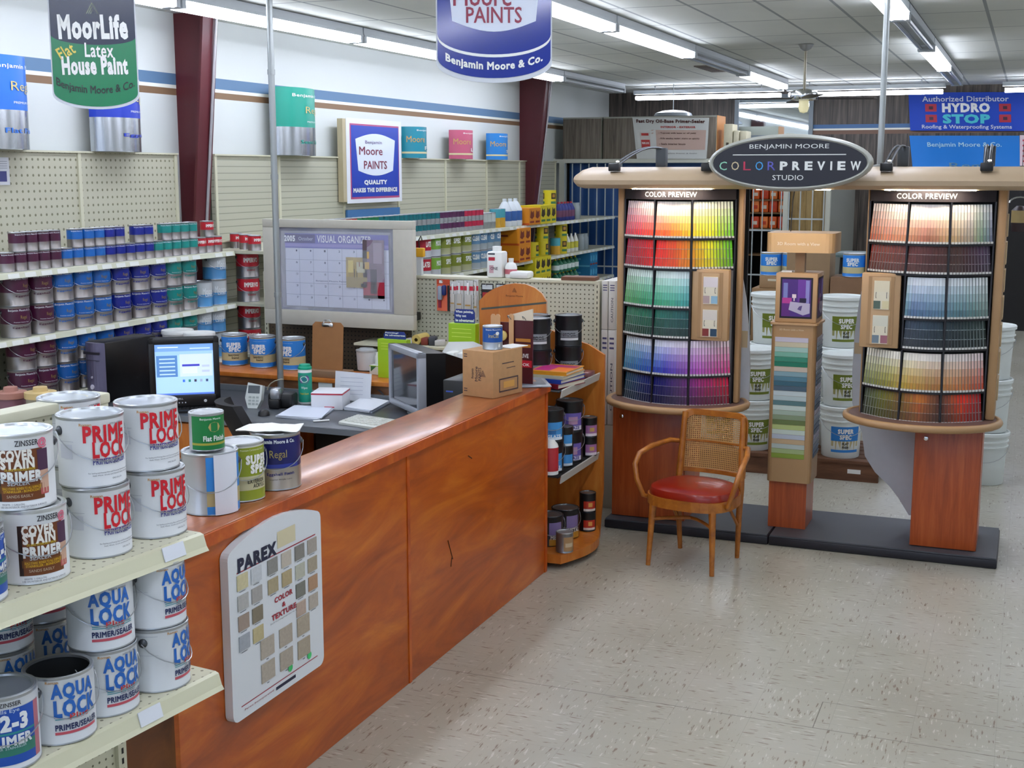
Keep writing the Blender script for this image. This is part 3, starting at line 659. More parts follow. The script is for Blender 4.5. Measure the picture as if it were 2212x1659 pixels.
SM['yellow tin'] = yel(.075, .18)
def pbox(w, d, h, c, art, n=3, band=None):
    mb = MB().box((-d/2, -w/2, 0), (d/2, w/2, h), mat(c, .5)); rnd = random.Random(n)
    X = F((d/2+.001, -w/2, 0), (0, 1, 0)); Xf = F((-d/2, -w/2-.001, 0), (1, 0, 0))
    for k in range(n):
        u0 = w*(k+.14)/n; u1 = w*(k+.86)/n; poly(mb, X, [(u0, h*.45), ((u0+u1)/2, h*.35), (u1, h*.5), (u1*.9+u0*.1, h*.85), ((u0+u1)/2, h*.75), (u0*.8+u1*.2, h*.9)], mat(art, .5)); quad(mb, X, u0, h*.12, u1, h*.24, mat('#4a7d4a' if c.startswith('#d9') else '#8c3014', .5))
    quad(mb, Xf, d*.1, h*.5, d*.5, h*.62, mat(art, .5)); quad(mb, Xf, 0, 0, d, h*.12, mat(band or art, .5), .0005)
    return simple(mb)
SM['yellow carton'] = pbox(.5, .26, .2, '#d9c81e', '#3d3212', 3, '#c9b010'); SM['orange carton'] = pbox(.34, .26, .18, '#dc8a14', '#7a2e10', 2, '#c4500f'); SM['blue carton'] = pbox(.3, .24, .17, '#1b6f9c', '#55a4c4', 3)
def gal(h, t2, txt): return can_parts(GR, GH, bands=[(.35, .93, h), (.03, .35, t2)], metal_base=False, texts=[(txt, 0, .66, .05, .08, '#eef0ea', .05)], seg=20)['body']
SM['olive-labelled can'] = gal('#7f8a2c', '#a5a67c', 'SPEC'); SM['red-labelled can'] = gal('#b81f34', '#b9bdc1', 'LATEX'); SM['green-labelled can'] = gal('#7aa83a', '#b9bdc1', 'MOORE'); SM['blue-grey can'] = gal('#5c86a8', '#9aa4a6', 'CLEAR')
def stock(kind, loc, rz, label): 
    o = bpy.data.objects.new(kind.replace('-labelled', '').replace('-', '_').replace(' ', '_'), SM[kind]); COL.objects.link(o); o.location = loc; o.rotation_euler.z = rz
    return tag(o, label, kind.split()[-1], 'stock on the far part of the wall shelving')
def far(items, z, shelf, x=-5.14, py=500):
    cnt = {}; Y_ = spread_out([ys(it[0], py, x) for it in items], [max(v.co.y for v in SM[it[1]].vertices)*1.02 for it in items], 15.95)
    for it, y in zip(items, Y_):
        px, kind, lay = it[:3]; dx = it[3] if len(it) > 3 else 0; h = max(v.co.z for v in SM[kind].vertices)
        cnt[kind] = cnt.get(kind, 0)+1
        for l in range(lay):
            stock(kind, (x+dx, y, z+l*(h+.001)), random.uniform(.9, 1.5) if 'carton' not in kind else 0, '%s, %s such from column end%s, %s far shelf' % (kind, ORD[cnt[kind]-1], ('' if lay == 1 else ', %s one' % ['lower', 'upper', 'third'][l]), shelf))
def span(a, b, n, kind, lay): return [(a+(b-a)*(i+.5)/n, kind, lay) for i in range(n)]
far(span(692, 725, 3, 'red small can', 2)+span(726, 760, 3, 'red small can', 2)+span(760, 800, 4, 'green small can', 2)+span(800, 868, 7, 'teal small can', 2)+span(870, 926, 6, 'teal small can', 2)+span(927, 980, 6, 'purple small can', 2)+span(981, 1018, 5, 'pink-red small can', 2)
    + span(1020, 1044, 3, 'pale small can', 1)+span(1044, 1068, 2, 'teal and yellow can', 1)+[(1073, 'white jug', 1), (1087, 'white jug', 1), (1098, 'white jug', 1)]+[(1114, 'orange carton', 1), (1150, 'yellow carton', 1), (1187, 'yellow tin', 2)]+span(1203, 1236, 5, 'blue bottle', 1)+[(1243, 'clear jar', 1)], Z3, 'top', py=500)
far([(912, 'red-labelled can', 2), (933, 'green-labelled can', 2)]+span(944, 1012, 3, 'olive-labelled can', 2)+span(1014, 1068, 4, 'blue-grey can', 2)+[(1110, 'orange carton', 2), (1149, 'yellow tin', 1), (1170, 'yellow tin', 2), (1199, 'teal and yellow can', 1), (1211, 'yellow tin', 2)]+span(1220, 1246, 3, 'white bottle', 1)+[(1252, 'clear jar', 1), (1261, 'clear jar', 1)], Z2, 'middle', py=590)
far(span(940, 1080, 5, 'pale small can', 1)+[(1120, 'blue carton', 1), (1150, 'yellow carton', 1)]+span(1195, 1245, 6, 'dark green bottle', 2)+[(1262, 'blue carton', 2)], Z1, 'bottom', py=650)
for px in (1150,): stock('yellow carton', (-5.14, ys(px, 650, -5.14), Z1+.202), 0, 'yellow carton, upper of its stack on the bottom far shelf')
# ================================================================ display cans and posters above the shelving
def bigcan(px0, px1, py0, py1, x, hexc, label, word, metal=True, flat=True, low='#b4b8bc'):
    a = at(px0, py1, x=x); c = at(px1, py1, x=x); zt = zat(px1, py0, c); z0 = 2.2825; w = abs(c.y-a.y); H = zt-z0
    # curved sheet: a half cylinder bowed towards the shop, open behind
    yc = (a.y+c.y)/2; R = w*.42; t = MB(); seg = 20; dep = .16/R
    def S(u, v, lift=0): an = -PI/2+PI*u; return Vector((math.cos(an)*(.16+lift), math.sin(an)*(R+lift), v))
    def pa(u0, u1, v0, v1, m, lift=0):
        vs = [S(u0+(u1-u0)*i/seg, v, lift) for v in (v0, v1) for i in range(seg+1)]; t.add(vs, [(i, i+1, seg+2+i, seg+1+i) for i in range(seg)], m, None, True)
    lo = mat(low, .2, .85) if metal else mat(hexc, .4)
    pa(0, 1, H*.0, H*.42, lo); pa(0, 1, H*.42, H, mat(hexc, .35)); pa(0, 1, 0, H, mat('#8a8a84', .6), -.006)
    if not metal: pa(0, 1, H*.14, H*.2, mat('#d8cfa0', .4), .002)
    def tx(st, u0, u1, v, h, mm, bold=.03):
        gv, gf = glyphs(st, bold, 12); t.add([S(u0+(u1-u0)*g, v+(q-.5)*h, .004) for g, q in gv], gf, mm)
    tx('Benjamin Moore', .30, .97, H*.88, H*.06, M_WHITE); 
    if metal: tx('Regal', .48, .85, H*.66, H*.13, mat('#c8b878', .4), 0); tx('PREMIUM INTERIOR', .5, .92, H*.50, H*.025, M_WHITE, .01); tx(word, .4, .92, H*.2, H*.055, mat(hexc, .4))
    else: tx(word, .5, .92, H*.32, H*.12, M_WHITE); tx('Moore', .1, .5, H*.6, H*.2, mat('#c9a060', .4), .01)
    cap = [S(i/seg, H) for i in range(seg+1)]; t.add(cap, [tuple(range(seg+1))], lo)
    one(t, 'display_can', label, 'display can', (x-.08, yc, z0), 0, 'oversized display cans above the shelving')
    return t
bigcan(-62, 84, 128, 328, -5.78, '#1f6fd0', 'giant bright blue and silver display can above the pegboard and the paper notice', 'Flat Finish')
bigcan(208, 320, 160, 329, -5.78, '#1236b4', 'giant royal blue and silver display can partly behind the green hanging sign', 'Eggshell')
bigcan(598, 694, 196, 338, -5.78, '#159a86', 'giant teal green and silver display can just beyond the thin pole', 'Semi Gloss')
for (a, c, h, col, nm, w) in ((880, 923, 276, '#1b8aa0', 'small teal display can beside the tall blue poster', 'Flat'), (981, 1023, 283, '#c25a78', 'small pink display can above the shelving', 'Low'), (1061, 1097, 290, '#1f7ecb', 'small sky blue display can beside the far maroon column', 'Soft')): bigcan(a, c, h, 346, -5.78, col, nm, w, False)
def triangle_logo(mb, X, cx, cy, s, m, m2=None):     # peaked emblem: nested chevrons
    for k in range(3):
        w0 = s*(.5-k*.16); w1 = w0-s*.07; y1 = s*(.95-k*.3)
        poly(mb, X, [(cx-w0, cy), (cx-w1, cy), (cx, cy+y1-s*.12), (cx, cy+y1)], m, .001); poly(mb, X, [(cx+w1, cy), (cx+w0, cy), (cx, cy+y1), (cx, cy+y1-s*.12)], m, .001)
def shield(mb, X, x0, y0, x1, y1, m, z=.001, bul=.1):
    n = 12; w = x1-x0; h = y1-y0; pts = [(x0+w*.03+w*.03*(1), y0+h*.12)]
    pts = []
    for i in range(n+1): u = i/n; pts.append((x0+w*(.06+.88*u), y0+h*.12-h*.12*math.sin(PI*u)))
    for i in range(n+1): u = 1-i/n; pts.append((x0+w*u, y1-h*.14+h*.14*math.sin(PI*u)))
    poly(mb, X, pts, m, z)
# blue poster "quality makes the difference" on a shallow box
p0, p1 = at(751, 440, x=-5.80), at(869, 437, x=-5.80); zt = zat(751, 256, p0); z0 = p0.z; Wp = p1.y-p0.y; Hp = zt-z0
t = thing('poster_box', 'tall blue and white paint poster on a beige box, above the shelving', 'poster', (-5.86, p0.y, z0))
MB().box((.001, -.06, .015), (.055, Wp-.02, Hp), mat('#b5a98a', .6)).build('beige_box', t)
m_ = MB(); X = F((.058, -.0, 0), (0, 1, 0)); m_.box((.056, 0, 0), (.0578, Wp, Hp+.01), mat('#dfe3ea', .4))
MB_ = mat('#1c3fae', .35); quad(m_, X, Wp*.06, Hp*.05, Wp*.95, Hp*.95, mat('#b04a78', .4), .0004); quad(m_, X, Wp*.08, Hp*.075, Wp*.94, Hp*.93, MB_, .0012)
shield(m_, X, Wp*.15, Hp*.33, Wp*.87, Hp*.84, mat('#dfe7f2', .4), .003)
m_.text('Benjamin', mat('#5a3a78', .4), Wp*.3, Hp*.05, X @ Matrix.Translation((Wp*.47, Hp*.73, .005)), bold=.0); m_.text('Moore', mat('#7c2440', .4), Wp*.42, Hp*.10, X @ Matrix.Translation((Wp*.42, Hp*.63, .005)), bold=.02)
m_.text('PAINTS', mat('#7c2440', .4), Wp*.42, Hp*.10, X @ Matrix.Translation((Wp*.50, Hp*.46, .005)), bold=.02)
triangle_logo(m_, X, Wp*.74, Hp*.575, Wp*.2, mat('#1f3a78', .4))
for k in range(1): pass
m_.text('QUALITY', M_WHITE, Wp*.42, Hp*.065, X @ Matrix.Translation((Wp*.5, Hp*.245, .004)), bold=.06); m_.text('MAKES THE DIFFERENCE', M_WHITE, Wp*.8, Hp*.055, X @ Matrix.Translation((Wp*.5, Hp*.155, .004)), bold=.06)
m_.build('poster', t)
a, c = at(753, 462, x=-5.82), at(866, 455, x=-5.82)
one(MB().box((0, 0, 0), (.02, c.y-a.y, z0-.06-a.z+.25), mat('#35699c', .5)), 'blue_board', 'plain blue board fixed to the slatted back panel below the tall poster', 'board', (-5.85, a.y, a.z-.25))
a = at(-14, 400, x=-5.84); c = at(25, 340, x=-5.84)
t = MB().box((0, 0, 0), (.004, c.y-a.y, c.z-a.z), mat('#d3d6dc', .5)); X = F((.0045, 0, 0), (0, 1, 0)); w, h = c.y-a.y, c.z-a.z; quad(t, X, w*.4, h*.12, w*.85, h*.5, mat('#3a3f7c', .5)); 
for k in range(4): quad(t, X, w*.1, h*(.6+k*.08), w*.9, h*(.62+k*.08), mat('#8c929a', .5))
one(t, 'paper_notice', 'white paper notice pinned to the pegboard below a giant display can', 'notice', (-5.868, a.y, a.z))
# ================================================================ hanging can-shaped signs
def hang_sign(px0, px1, depth, pyb, pyt, draw, label, edge, rz=0):
    pm = CAM+(FW+RT*(((px0+px1)/2-1106)/FPX)-UP*((pyb-829.5)/FPX))*depth
    pt = CAM+(FW+RT*(((px0+px1)/2-1106)/FPX)-UP*((pyt-829.5)/FPX))*depth
    w = (px1-px0)*depth/FPX; z0 = pm.z; H = min(pt.z, ZC-.06)-z0
    t = thing('hanging_sign', label, 'hanging sign', (pm.x, pm.y, ZC), math.atan2(pm.x, -pm.y)+PI+rz, 'can-shaped hanging signs')
    n = 24; dz = -(ZC-z0); e = w*.17
    out = [(-w/2*math.cos(PI*i/n), dz+e-e*math.sin(PI*i/n)) for i in range(n+1)]+[(w/2*math.cos(PI*i/n), dz+H-e*.9+e*.9*math.sin(PI*i/n)) for i in range(n+1)]
    bd = MB(); bd.prism([(p[0], p[1]) for p in out], 'y', 0, .012, mat('#c7ccd2', .3)); bd.build('sign_board', t)
    X = F((0, -.0015, 0), (1, 0, 0)); fc = MB(); draw(fc, X, w, dz, H, e); fc.build('sign_face', t)
    for x in (-w*.4, w*.4): MB().tube([(x, .006, dz+H-e*.5), (x, .006, -.001)], .002, M_DSTEEL, 5).build('wire', t)
    return t
def arc(mb, X, w, yb, e, h, m, inset=0, z=.0, n=24):      # band following the lower rim
    hw = w/2-inset; lo = [(-hw*math.cos(PI*i/n), yb+e-e*math.sin(PI*i/n)) for i in range(n+1)]; hi = [(x, y+h) for x, y in lo]
    vs = [X @ Vector((x, y, z)) for x, y in lo+hi]; mb.add(vs, [(i, i+1, n+2+i, n+1+i) for i in range(n)], m)
def atext(mb, X, st, m, w, yb, e, frac, h, bold=.02, z=.003, full=.5):    # lettering that follows the rim curve
    gv, gf = glyphs(st, bold, 16); vs = []
    for a, b in gv:
        x = (a-.5)*w*frac; u = x/(w*full); vs.append(X @ Vector((x, yb+e-e*math.sqrt(max(0, 1-u*u))+(b-.5)*h, z)))
    mb.add(vs, gf, m)
def moorlife(mb, X, w, z0, H, e):
    G = mat('#0f7a4e', .25); D = mat('#0c1f3c', .25)
    arc(mb, X, w, z0+.012, e, H*.72, G, .006, .0005); 
    pts = [(-w*.48, z0+H*.72), (w*.48, z0+H*.72), (w*.48, z0+H*.92), (0, z0+H*.985), (-w*.48, z0+H*.92)]; arc(mb, X, w, z0+H*.42, e*.6, H*.40, D, .006, .001)
    poly(mb, X, [(-w*.47, z0+H*.85), (w*.47, z0+H*.85), (w*.3, z0+H*.97), (-w*.3, z0+H*.97)], D, .0012)
    s = w/.355
    mb.text('MoorLife', M_WHITE, w*.80, .104*s, X @ Matrix.Translation((0.0, z0+H*.535, .003)) @ Matrix.Rotation(.03, 4, 'Z'), bold=.05)
    mb.text('Latex', M_WHITE, w*.33, .060*s, X @ Matrix.Translation((.02*s, z0+H*.385, .003)), bold=.03); mb.text('House Paint', M_WHITE, w*.76, .078*s, X @ Matrix.Translation((.0, z0+H*.285, .003)) @ Matrix.Rotation(.03, 4, 'Z'), bold=.05)
    mb.text('Flat', mat('#d8c85a', .4), w*.2, .05*s, X @ Matrix.Translation((-.115*s, z0+H*.375, .003)) @ Matrix.Rotation(.5, 4, 'Z'), bold=.03)
    atext(mb, X, 'Benjamin Moore & Co.', mat('#0a1d1a', .4), w, z0+H*.12, e, .9, .045*s, .02)
    triangle_logo(mb, X, 0, z0+H*.62, .05*s, mat('#c9d8b0', .4))
hang_sign(121, 299, 6.0, 236, -90, moorlife, 'green can-shaped hanging sign reading MoorLife Latex House Paint', 0)
def bmsign(mb, X, w, z0, H, e):
    B = mat('#0b2a90', .15, coat=.5); s = w/.5
    arc(mb, X, w, z0+.02, e, H*.8, B, .006, .0005); poly(mb, X, [(-w*.48, z0+H*.7), (w*.48, z0+H*.7), (w*.48, z0+H*.9), (-w*.48, z0+H*.9)], B, .0006)
    arc(mb, X, w, z0+H*.17, e, .012, M_WHITE, .006, .002)
    Wh = mat('#d3dae8', .25); n = 12
    pts = [(-w*.36+w*.72*i/n, z0+H*.41-H*.07*math.sin(PI*i/n)) for i in range(n+1)]+[(w*.42, z0+H*.9), (-w*.42, z0+H*.9)]; poly(mb, X, pts, Wh, .002)
    R_ = mat('#8e2440', .3); mb.text('PAINTS', R_, w*.48, .068*s, X @ Matrix.Translation((0, z0+H*.45, .004)), bold=.02); mb.text('Moore', R_, w*.50, .085*s, X @ Matrix.Translation((-w*.1, z0+H*.575, .004)), bold=.02); mb.text('Benjamin', R_, w*.4, .05*s, X @ Matrix.Translation((-w*.1, z0+H*.70, .004)), bold=.0)
    triangle_logo(mb, X, w*.27, z0+H*.535, w*.2, mat('#101c48', .3))
    atext(mb, X, 'Benjamin Moore & Co.', M_WHITE, w, z0+H*.105, e, .84, .045*s, .04)
hang_sign(943, 1192, 5.5, 179, -140, bmsign, 'dark blue can-shaped hanging sign reading Benjamin Moore & Co., top centre', 0)
# ================================================================ near shelf with the white primer cans
UX, UY = -2.058, 2.849; RZ = -math.radians(6.3); ZU, ZL = 1.165, .768
def loc2w(x, y): return (UX+x*math.cos(RZ)-y*math.sin(RZ), UY+x*math.sin(RZ)+y*math.cos(RZ))
M_PEG2 = pegmat('pegboard_small', '#cfcdb4', '#6f6d58', 'yz', .0254, .15); M_PEGS = pegmat('perforated_shelf', '#cfccb2', '#77735c', 'xy', .034, .13)
t = thing('shelving_unit', 'cream perforated shelving holding white primer cans, beside the end of the wooden counter', 'shelving unit', (UX, UY, 0), RZ)
LN = 2.3; D = .36
MB().box((-D-.03, -LN, .15), (-D, 0, 1.50), M_PEG2).build('back_panel', t)
MB().rbox((-D-.05, -LN, 1.50), (-D+.02, .01, 1.53), M_CREAM, .006).build('top_rail', t)
for y in (-.012, -1.23): 
    u = MB().box((-D-.001, y-.016, .001), (-D+.015, y+.016, 1.50), M_CREAM)
    for k in range(44): u.box((-D+.0151, y-.004, .06+k*.032), (-D+.0156, y+.004, .078+k*.032), M_BLACK)
    u.build('slotted_upright', t)
MB().box((-D+.016, -LN, .001), (.02, -.0, .15), M_CREAM).build('kick_base', t)
for z, xo in ((ZU, 0), (ZL, .035)):
    MB().box((-D+.016, -LN, z-.012), (xo-.018, 0, z), M_PEGS).build('shelf', t)
    lp = MB().prism([(xo-.018, z), (xo-.006, z-.004), (xo+.004, z-.036), (xo+.012, z-.048), (xo-.004, z-.052), (xo-.018, z-.02)], 'y', -LN, 0, mat('#d2d0b2', .35))
    lo = lp.build('price_rail', t)
    for y in ((-.12, -.77, -1.5) if z == ZU else (-.27, -1.25)):
        q = MB(); q.prism([(xo-.0055, z-.001), (xo+.0055, z-.038), (xo+.0085, z-.037), (xo-.0025, z)], 'y', y-.045, y+.035, mat('#dfe3ea', .45)); q.build('price_label', lo)
def prime(mb, R, H, cyl): pass
small = lambda s, a, f, w, c='#555a66': (s, a, f, .0045, w, c, .0)
KINDS['prime'] = can_parts(GR, .185, base='#dde0e2', metal_base=False, lid='#c9ced2', texts=[('PRIME', .0, .765, .044, .118, '#d1192a', .04), ('LOCK', .14, .54, .044, .098, '#d1192a', .04), ('PRIMER/SEALER', .14, .375, .016, .098, '#4a4a98', .03),
    ('Roman', -.62, .90, .007, .03, '#c28a3a', .02), small('INTERIOR  EXTERIOR', .35, .89, .04), small('FAST DRY', .3, .33, .02), small('For Sealing and Priming New and Previously Painted Interior Surfaces', .18, .215, .13), small('Seals Water, Smoke and Nicotine Stains Overnight', .18, .18, .11), small('ONE GALLON', .3, .12, .03)],
    patches=[(-.45, .75, .405, .412, '#c0303c', 1), (-1.55, -1.05, .42, .62, '#cdd0d8', 0), (-1.6, -1.0, .66, .663, '#7a7f90', 1)])
KINDS['aqua'] = can_parts(GR, .176, base='#d9dde0', metal_base=False, lid='#5d646c', texts=[('AQUA', 0, .775, .046, .112, '#2467bd', .05), ('LOCK', .06, .535, .046, .112, '#2467bd', .05), ('PRIMER/SEALER', .1, .265, .016, .116, '#26305e', .04),  # lid colour darkened for the shade under the upper shelf
    ('Roman', -.62, .925, .007, .03, '#c28a3a', .02), small('INTERIOR  EXTERIOR', .25, .915, .05), ('Plus', .12, .405, .016, .05, '#c73a3a', .03), small('100% ACRYLIC', .12, .335, .05, '#303860')],
    patches=[(-.58, .76, .378, .39, '#2f9aa8', 1), (-.58, .76, .35, .36, '#2f9aa8', 1), (-.6, .76, .16, .20, '#c65462', 1), (-1.9, -1.1, .9, .903, '#556088', 1), (-1.75, -1.1, .60, .603, '#8a90a4', 1)])
KINDS['aqua_open'] = dict(can_parts(GR, .176, base='#d9dde0', metal_base=False, open_top=True, texts=[('AQUA', 0, .775, .046, .112, '#2467bd', .05), ('LOCK', .06, .535, .046, .112, '#2467bd', .05), ('PRIMER/SEALER', .1, .265, .016, .116, '#26305e', .04), ('Plus', .12, .405, .016, .05, '#c73a3a', .03), ('Roman', -.62, .925, .007, .03, '#c28a3a', .02)],
    patches=[(-.58, .76, .378, .39, '#2f9aa8', 1), (-.6, .76, .16, .20, '#c65462', 1)]))
KINDS['cover'] = can_parts(GR, .185, base='#e0e3e4', metal_base=False, lid='#dfe3e6', rim='#d8dcde', texts=[('COVER', -.14, .735, .026, .078, '#e8e4da', .06), ('STAIN', -.12, .62, .026, .078, '#e8e4da', .06), ('OIL-BASE INTERIOR/EXTERIOR', -.06, .545, .006, .07, '#d8b830', .02),
    ('PRIMER', -.02, .445, .028, .096, '#e6e6e2', .06), ('SEALER', -.12, .365, .010, .05, '#c9cbd0', .03), ('SEALS STAINS  BONDS TO ALL SURFACES', -.03, .30, .006, .09, '#e0b024', .02), ('STAINKILLER - BONDCOAT', -.03, .26, .006, .085, '#e0b024', .02), ('SANDS EASILY', -.1, .195, .007, .06, '#b9a58c', .02),
    ('ZINSSER', .16, .885, .014, .055, '#2a2a32', .02), small('WHITE  1 GALLON', -.3, .09, .05), small('USE ON INTERIOR AND EXTERIOR SURFACES', .0, .055, .11), ('@', .62, .86, .026, .026, '#d85a7a', .03)],
    patches=[(-.72, .62, .13, .80, '#6e3a16', 0), (-.72, -.60, .13, .80, '#2a1a10', .5), (-.72, .62, .235, .335, '#7a4a10', .5), (.44, .8, .5, .78, '#4a2a48', .6), (.5, .8, .2, .5, '#d0a890', .6), (.5, .78, .18, .26, '#b85a58', 1)])
KINDS['bullseye'] = can_parts(GR, .185, base='#d8dce0', metal_base=False, lid='#a9b0b6', texts=[('1-2-3', .0, .66, .042, .10, '#e8ecee', .06), ('PRIMER', .05, .42, .026, .11, '#e6eaee', .05), ('Bulls Eye', .0, .81, .012, .06, '#c0d2e8', .02), ('ZINSSER', .12, .90, .011, .05, '#2a2a32', .02), ('SEALER  STAIN-KILLER', .03, .33, .007, .08, '#b8d0d8', .02)],
    patches=[(-.8, .85, .10, .84, '#1a4fae', 0), (-.8, .85, .22, .38, '#2f7a68', .5), (-.8, .85, .50, .53, '#2a8a90', .6), (.85, 1.1, .1, .84, '#b86a78', 0)])
def can_at(px, py, z, R):
    p = at(px, py, z=z); d = Vector((p.x, p.y)).normalized()*R; return p.x+d.x, p.y+d.y
GU = 'white cans on the cream shelving beside the counter'
def nc(kind, px, py, z, delta, label, up=0, jit=(0, 0), tw=0):
    x, y = can_at(px, py, z, GR); x += jit[0]; y += jit[1]
    return can(kind, (x, y, z+up), face(x, y, delta), label, GU), (x, y)
S_ = .1855; SA_ = .1765
nc('prime', 216, 1208, ZU, .62, 'white can with red lettering, lower one of the stack beside the brown-labelled cans')
nc('prime', 216, 1208, ZU, .47, 'white can with red lettering, upper one of the stack beside the brown-labelled cans', S_, (-.008, .0))
nc('prime', 338, 1165, ZU, .62, 'white can with red lettering, lower one of the stack beside the counter cans')
nc('prime', 338, 1165, ZU, .52, 'white can with red lettering, upper one of the stack beside the counter cans', S_, (-.012, -.004))
nc('prime', 172, 1151, ZU, .7, 'white can with red lettering, lower one of the back stack', 0, (-.012, 0))
nc('prime', 172, 1151, ZU, .55, 'white can with red lettering, upper one of the back stack', S_, (-.012, 0))
nc('cover', 76, 1264, ZU, .32, 'white can with brown label, lower one of the stack on the upper shelf')
nc('cover', 76, 1264, ZU, .10, 'white can with brown label, upper one of the stack on the upper shelf', S_, (-.018, -.012))
nc('bullseye', -64, 1318, ZU, .9, 'white can with blue and mauve label beside the brown-labelled stack')
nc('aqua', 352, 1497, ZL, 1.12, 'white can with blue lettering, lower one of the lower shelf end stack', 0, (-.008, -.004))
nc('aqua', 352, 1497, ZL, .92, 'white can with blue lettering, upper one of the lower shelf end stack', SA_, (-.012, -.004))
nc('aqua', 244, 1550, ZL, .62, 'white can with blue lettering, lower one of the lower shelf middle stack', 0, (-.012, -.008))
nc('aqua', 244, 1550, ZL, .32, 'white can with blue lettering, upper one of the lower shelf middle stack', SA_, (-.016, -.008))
nc('aqua_open', 138, 1607, ZL, .42, 'white can with blue lettering and no lid, alone at the front of the lower shelf', 0, (.004, -.009))
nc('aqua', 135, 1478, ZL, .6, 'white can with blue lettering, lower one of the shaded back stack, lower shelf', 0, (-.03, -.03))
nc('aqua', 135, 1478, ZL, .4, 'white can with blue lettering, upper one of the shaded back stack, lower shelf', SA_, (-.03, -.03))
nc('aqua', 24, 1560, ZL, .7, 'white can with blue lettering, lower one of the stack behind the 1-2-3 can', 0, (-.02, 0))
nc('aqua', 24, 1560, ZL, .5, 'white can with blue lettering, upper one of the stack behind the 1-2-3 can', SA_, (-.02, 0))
nc('bullseye', 12, 1672, ZL, .12, 'white can with blue 1-2-3 label beside the lidless can')
# ================================================================ the counter
CX, CY0, CYS, CY1, CZ = -2.328, 3.05, 4.63, 6.29, 1.04
t = thing('service_counter', 'long reddish plywood service counter with a varnished wooden top', 'counter', ((CX-.27), CY0, 0))
ox, oy = CX-.27, CY0
def cb(lo, hi, m, name, par=t, r=0):
    lo = (lo[0]-ox, lo[1]-oy, lo[2]); hi = (hi[0]-ox, hi[1]-oy, hi[2]); b = MB()
    return (b.rbox(lo, hi, m, r) if r else b.box(lo, hi, m)).build(name, par)
cb((CX-.018, CY0, .001), (CX, CYS-.012, CZ-.042), M_COUNTER, 'front_panel'); cb((CX-.018, CYS+.012, .001), (CX, CY1-.03, CZ-.042), M_COUNTER, 'front_panel')
cb((CX-.016, CYS-.0115, .001), (CX+.004, CYS+.0115, CZ-.042), M_TRIM, 'seam_strip'); cb((CX-.02, CY1-.03, .001), (CX+.006, CY1, CZ-.042), M_TRIM, 'end_post')
cb((CX-.25, CY0, .001), (CX-.0185, CY0+.018, CZ-.042), wood('counter_end', '#4a2408', '#6a380e', '#7d4818', (2, 2, .8), .5), 'end_panel')
cb((CX-.25, CY0+.02, .001), (CX-.232, CY1, CZ-.042), M_COUNTER, 'back_panel')
cb((CX-.29, CY0-.01, CZ-.04), (CX+.010, CY1+.01, CZ), M_CTOP, 'counter_top', r=.004)
cb((CX+.0101, CY0-.01, CZ-.045), (CX+.018, CY1+.01, CZ-.004), M_TRIM, 'edge_strip')
M_GOUGE = mat('#3a1605', .7)
g = MB()
for p0, p1 in (((CX+.0008, 5.02, .52), (CX+.0008, 5.07, .42)), ((CX+.0008, 5.06, .43), (CX+.0008, 5.05, .39)), ((CX+.0008, 5.25, .86), (CX+.0008, 5.29, .84))): g.tube([Vector(p0)-Vector((ox, oy, 0)), Vector(p1)-Vector((ox, oy, 0))], .0025, M_GOUGE, 5)
g.build('gouge_mark', t)
# PAREX colour board leaning on the counter front
pz0, pz1, py0, py1 = .375, .955, 3.290, 3.868
t = thing('sample_board', 'white PAREX colour and texture sample board with arched top hung on the counter front', 'sample board', (CX+.002, py0, pz0))
w = py1-py0; h = pz1-pz0; r = .03
def rc(cx, cy, a0, n=5): return [(cx+r*math.cos(a0+PI/2*i/n), cy+r*math.sin(a0+PI/2*i/n)) for i in range(n+1)]
out = rc(r, r, PI, 5)+rc(w-r, r, -PI/2, 5)+rc(w-r, h-r, 0, 4)[:-1]+[(w*(1-u/10), h-r*.15+.052*math.sin(PI*u/10)) for u in range(1, 10)]+rc(r, h-r, PI/2, 5)[1:]
b = MB(); b.prism(out, 'x', 0, .030, mat('#d9dde0', .35)); b.build('board', t)
fc = MB(); X = F((.0308, 0, 0), (0, 1, 0)); RED = mat('#a02838', .4); NAVY = mat('#141c3c', .4)
fc.text('PAREX', NAVY, w*.40, h*.085, X @ Matrix.Translation((w*.29, h*.915-.01, .001)), bold=.06)
quad(fc, X, w*.08, h*.855, w*.93, h*.862, RED); quad(fc, X, w*.08, h*.075, w*.92, h*.081, RED)
quad(fc, X, w*.50, h*.885, w*.70, h*.985, mat('#d2c8a4', .5), .0005)
cw, ch = .105, .088
P6 = [.13, .27, .44, .59, .74, .885]
sw = ['#cfc59c', '#c6cacd', '#8c8a84', '#c2b8a8', '#85817a', '#a69d92', '#b3b2ae', '#a8a49e', '#ad9f7e', '#b3a27c', '#b8b8a6', '#a69a84', '#a39082', '#857a66', '#7a7a70', '#b08c6c', '#a3a8ae', '#c0b286', '#b8a292', '#b5aa9c']
cells = [(c, 0) for c in range(6)]+[(c, 1) for c in range(6)]+[(c, 2) for c in (0, 1, 4, 5)]+[(c, 3) for c in (0, 1, 4, 5)]
for k, (c, rw) in enumerate(cells):
    x = w*P6[c]; y = h*(.80-rw*.118); s = MB(); s.box((.0308, x-w*cw/2, y-h*ch/2), (.0335, x+w*cw/2, y+h*ch/2), mat(sw[k], .7, noise=.12, nscale=90))
    s.build('colour_swatch', t); quad(fc, X, x-w*.03, y-h*.058, x+w*.03, y-h*.054, mat('#70757c', .5))
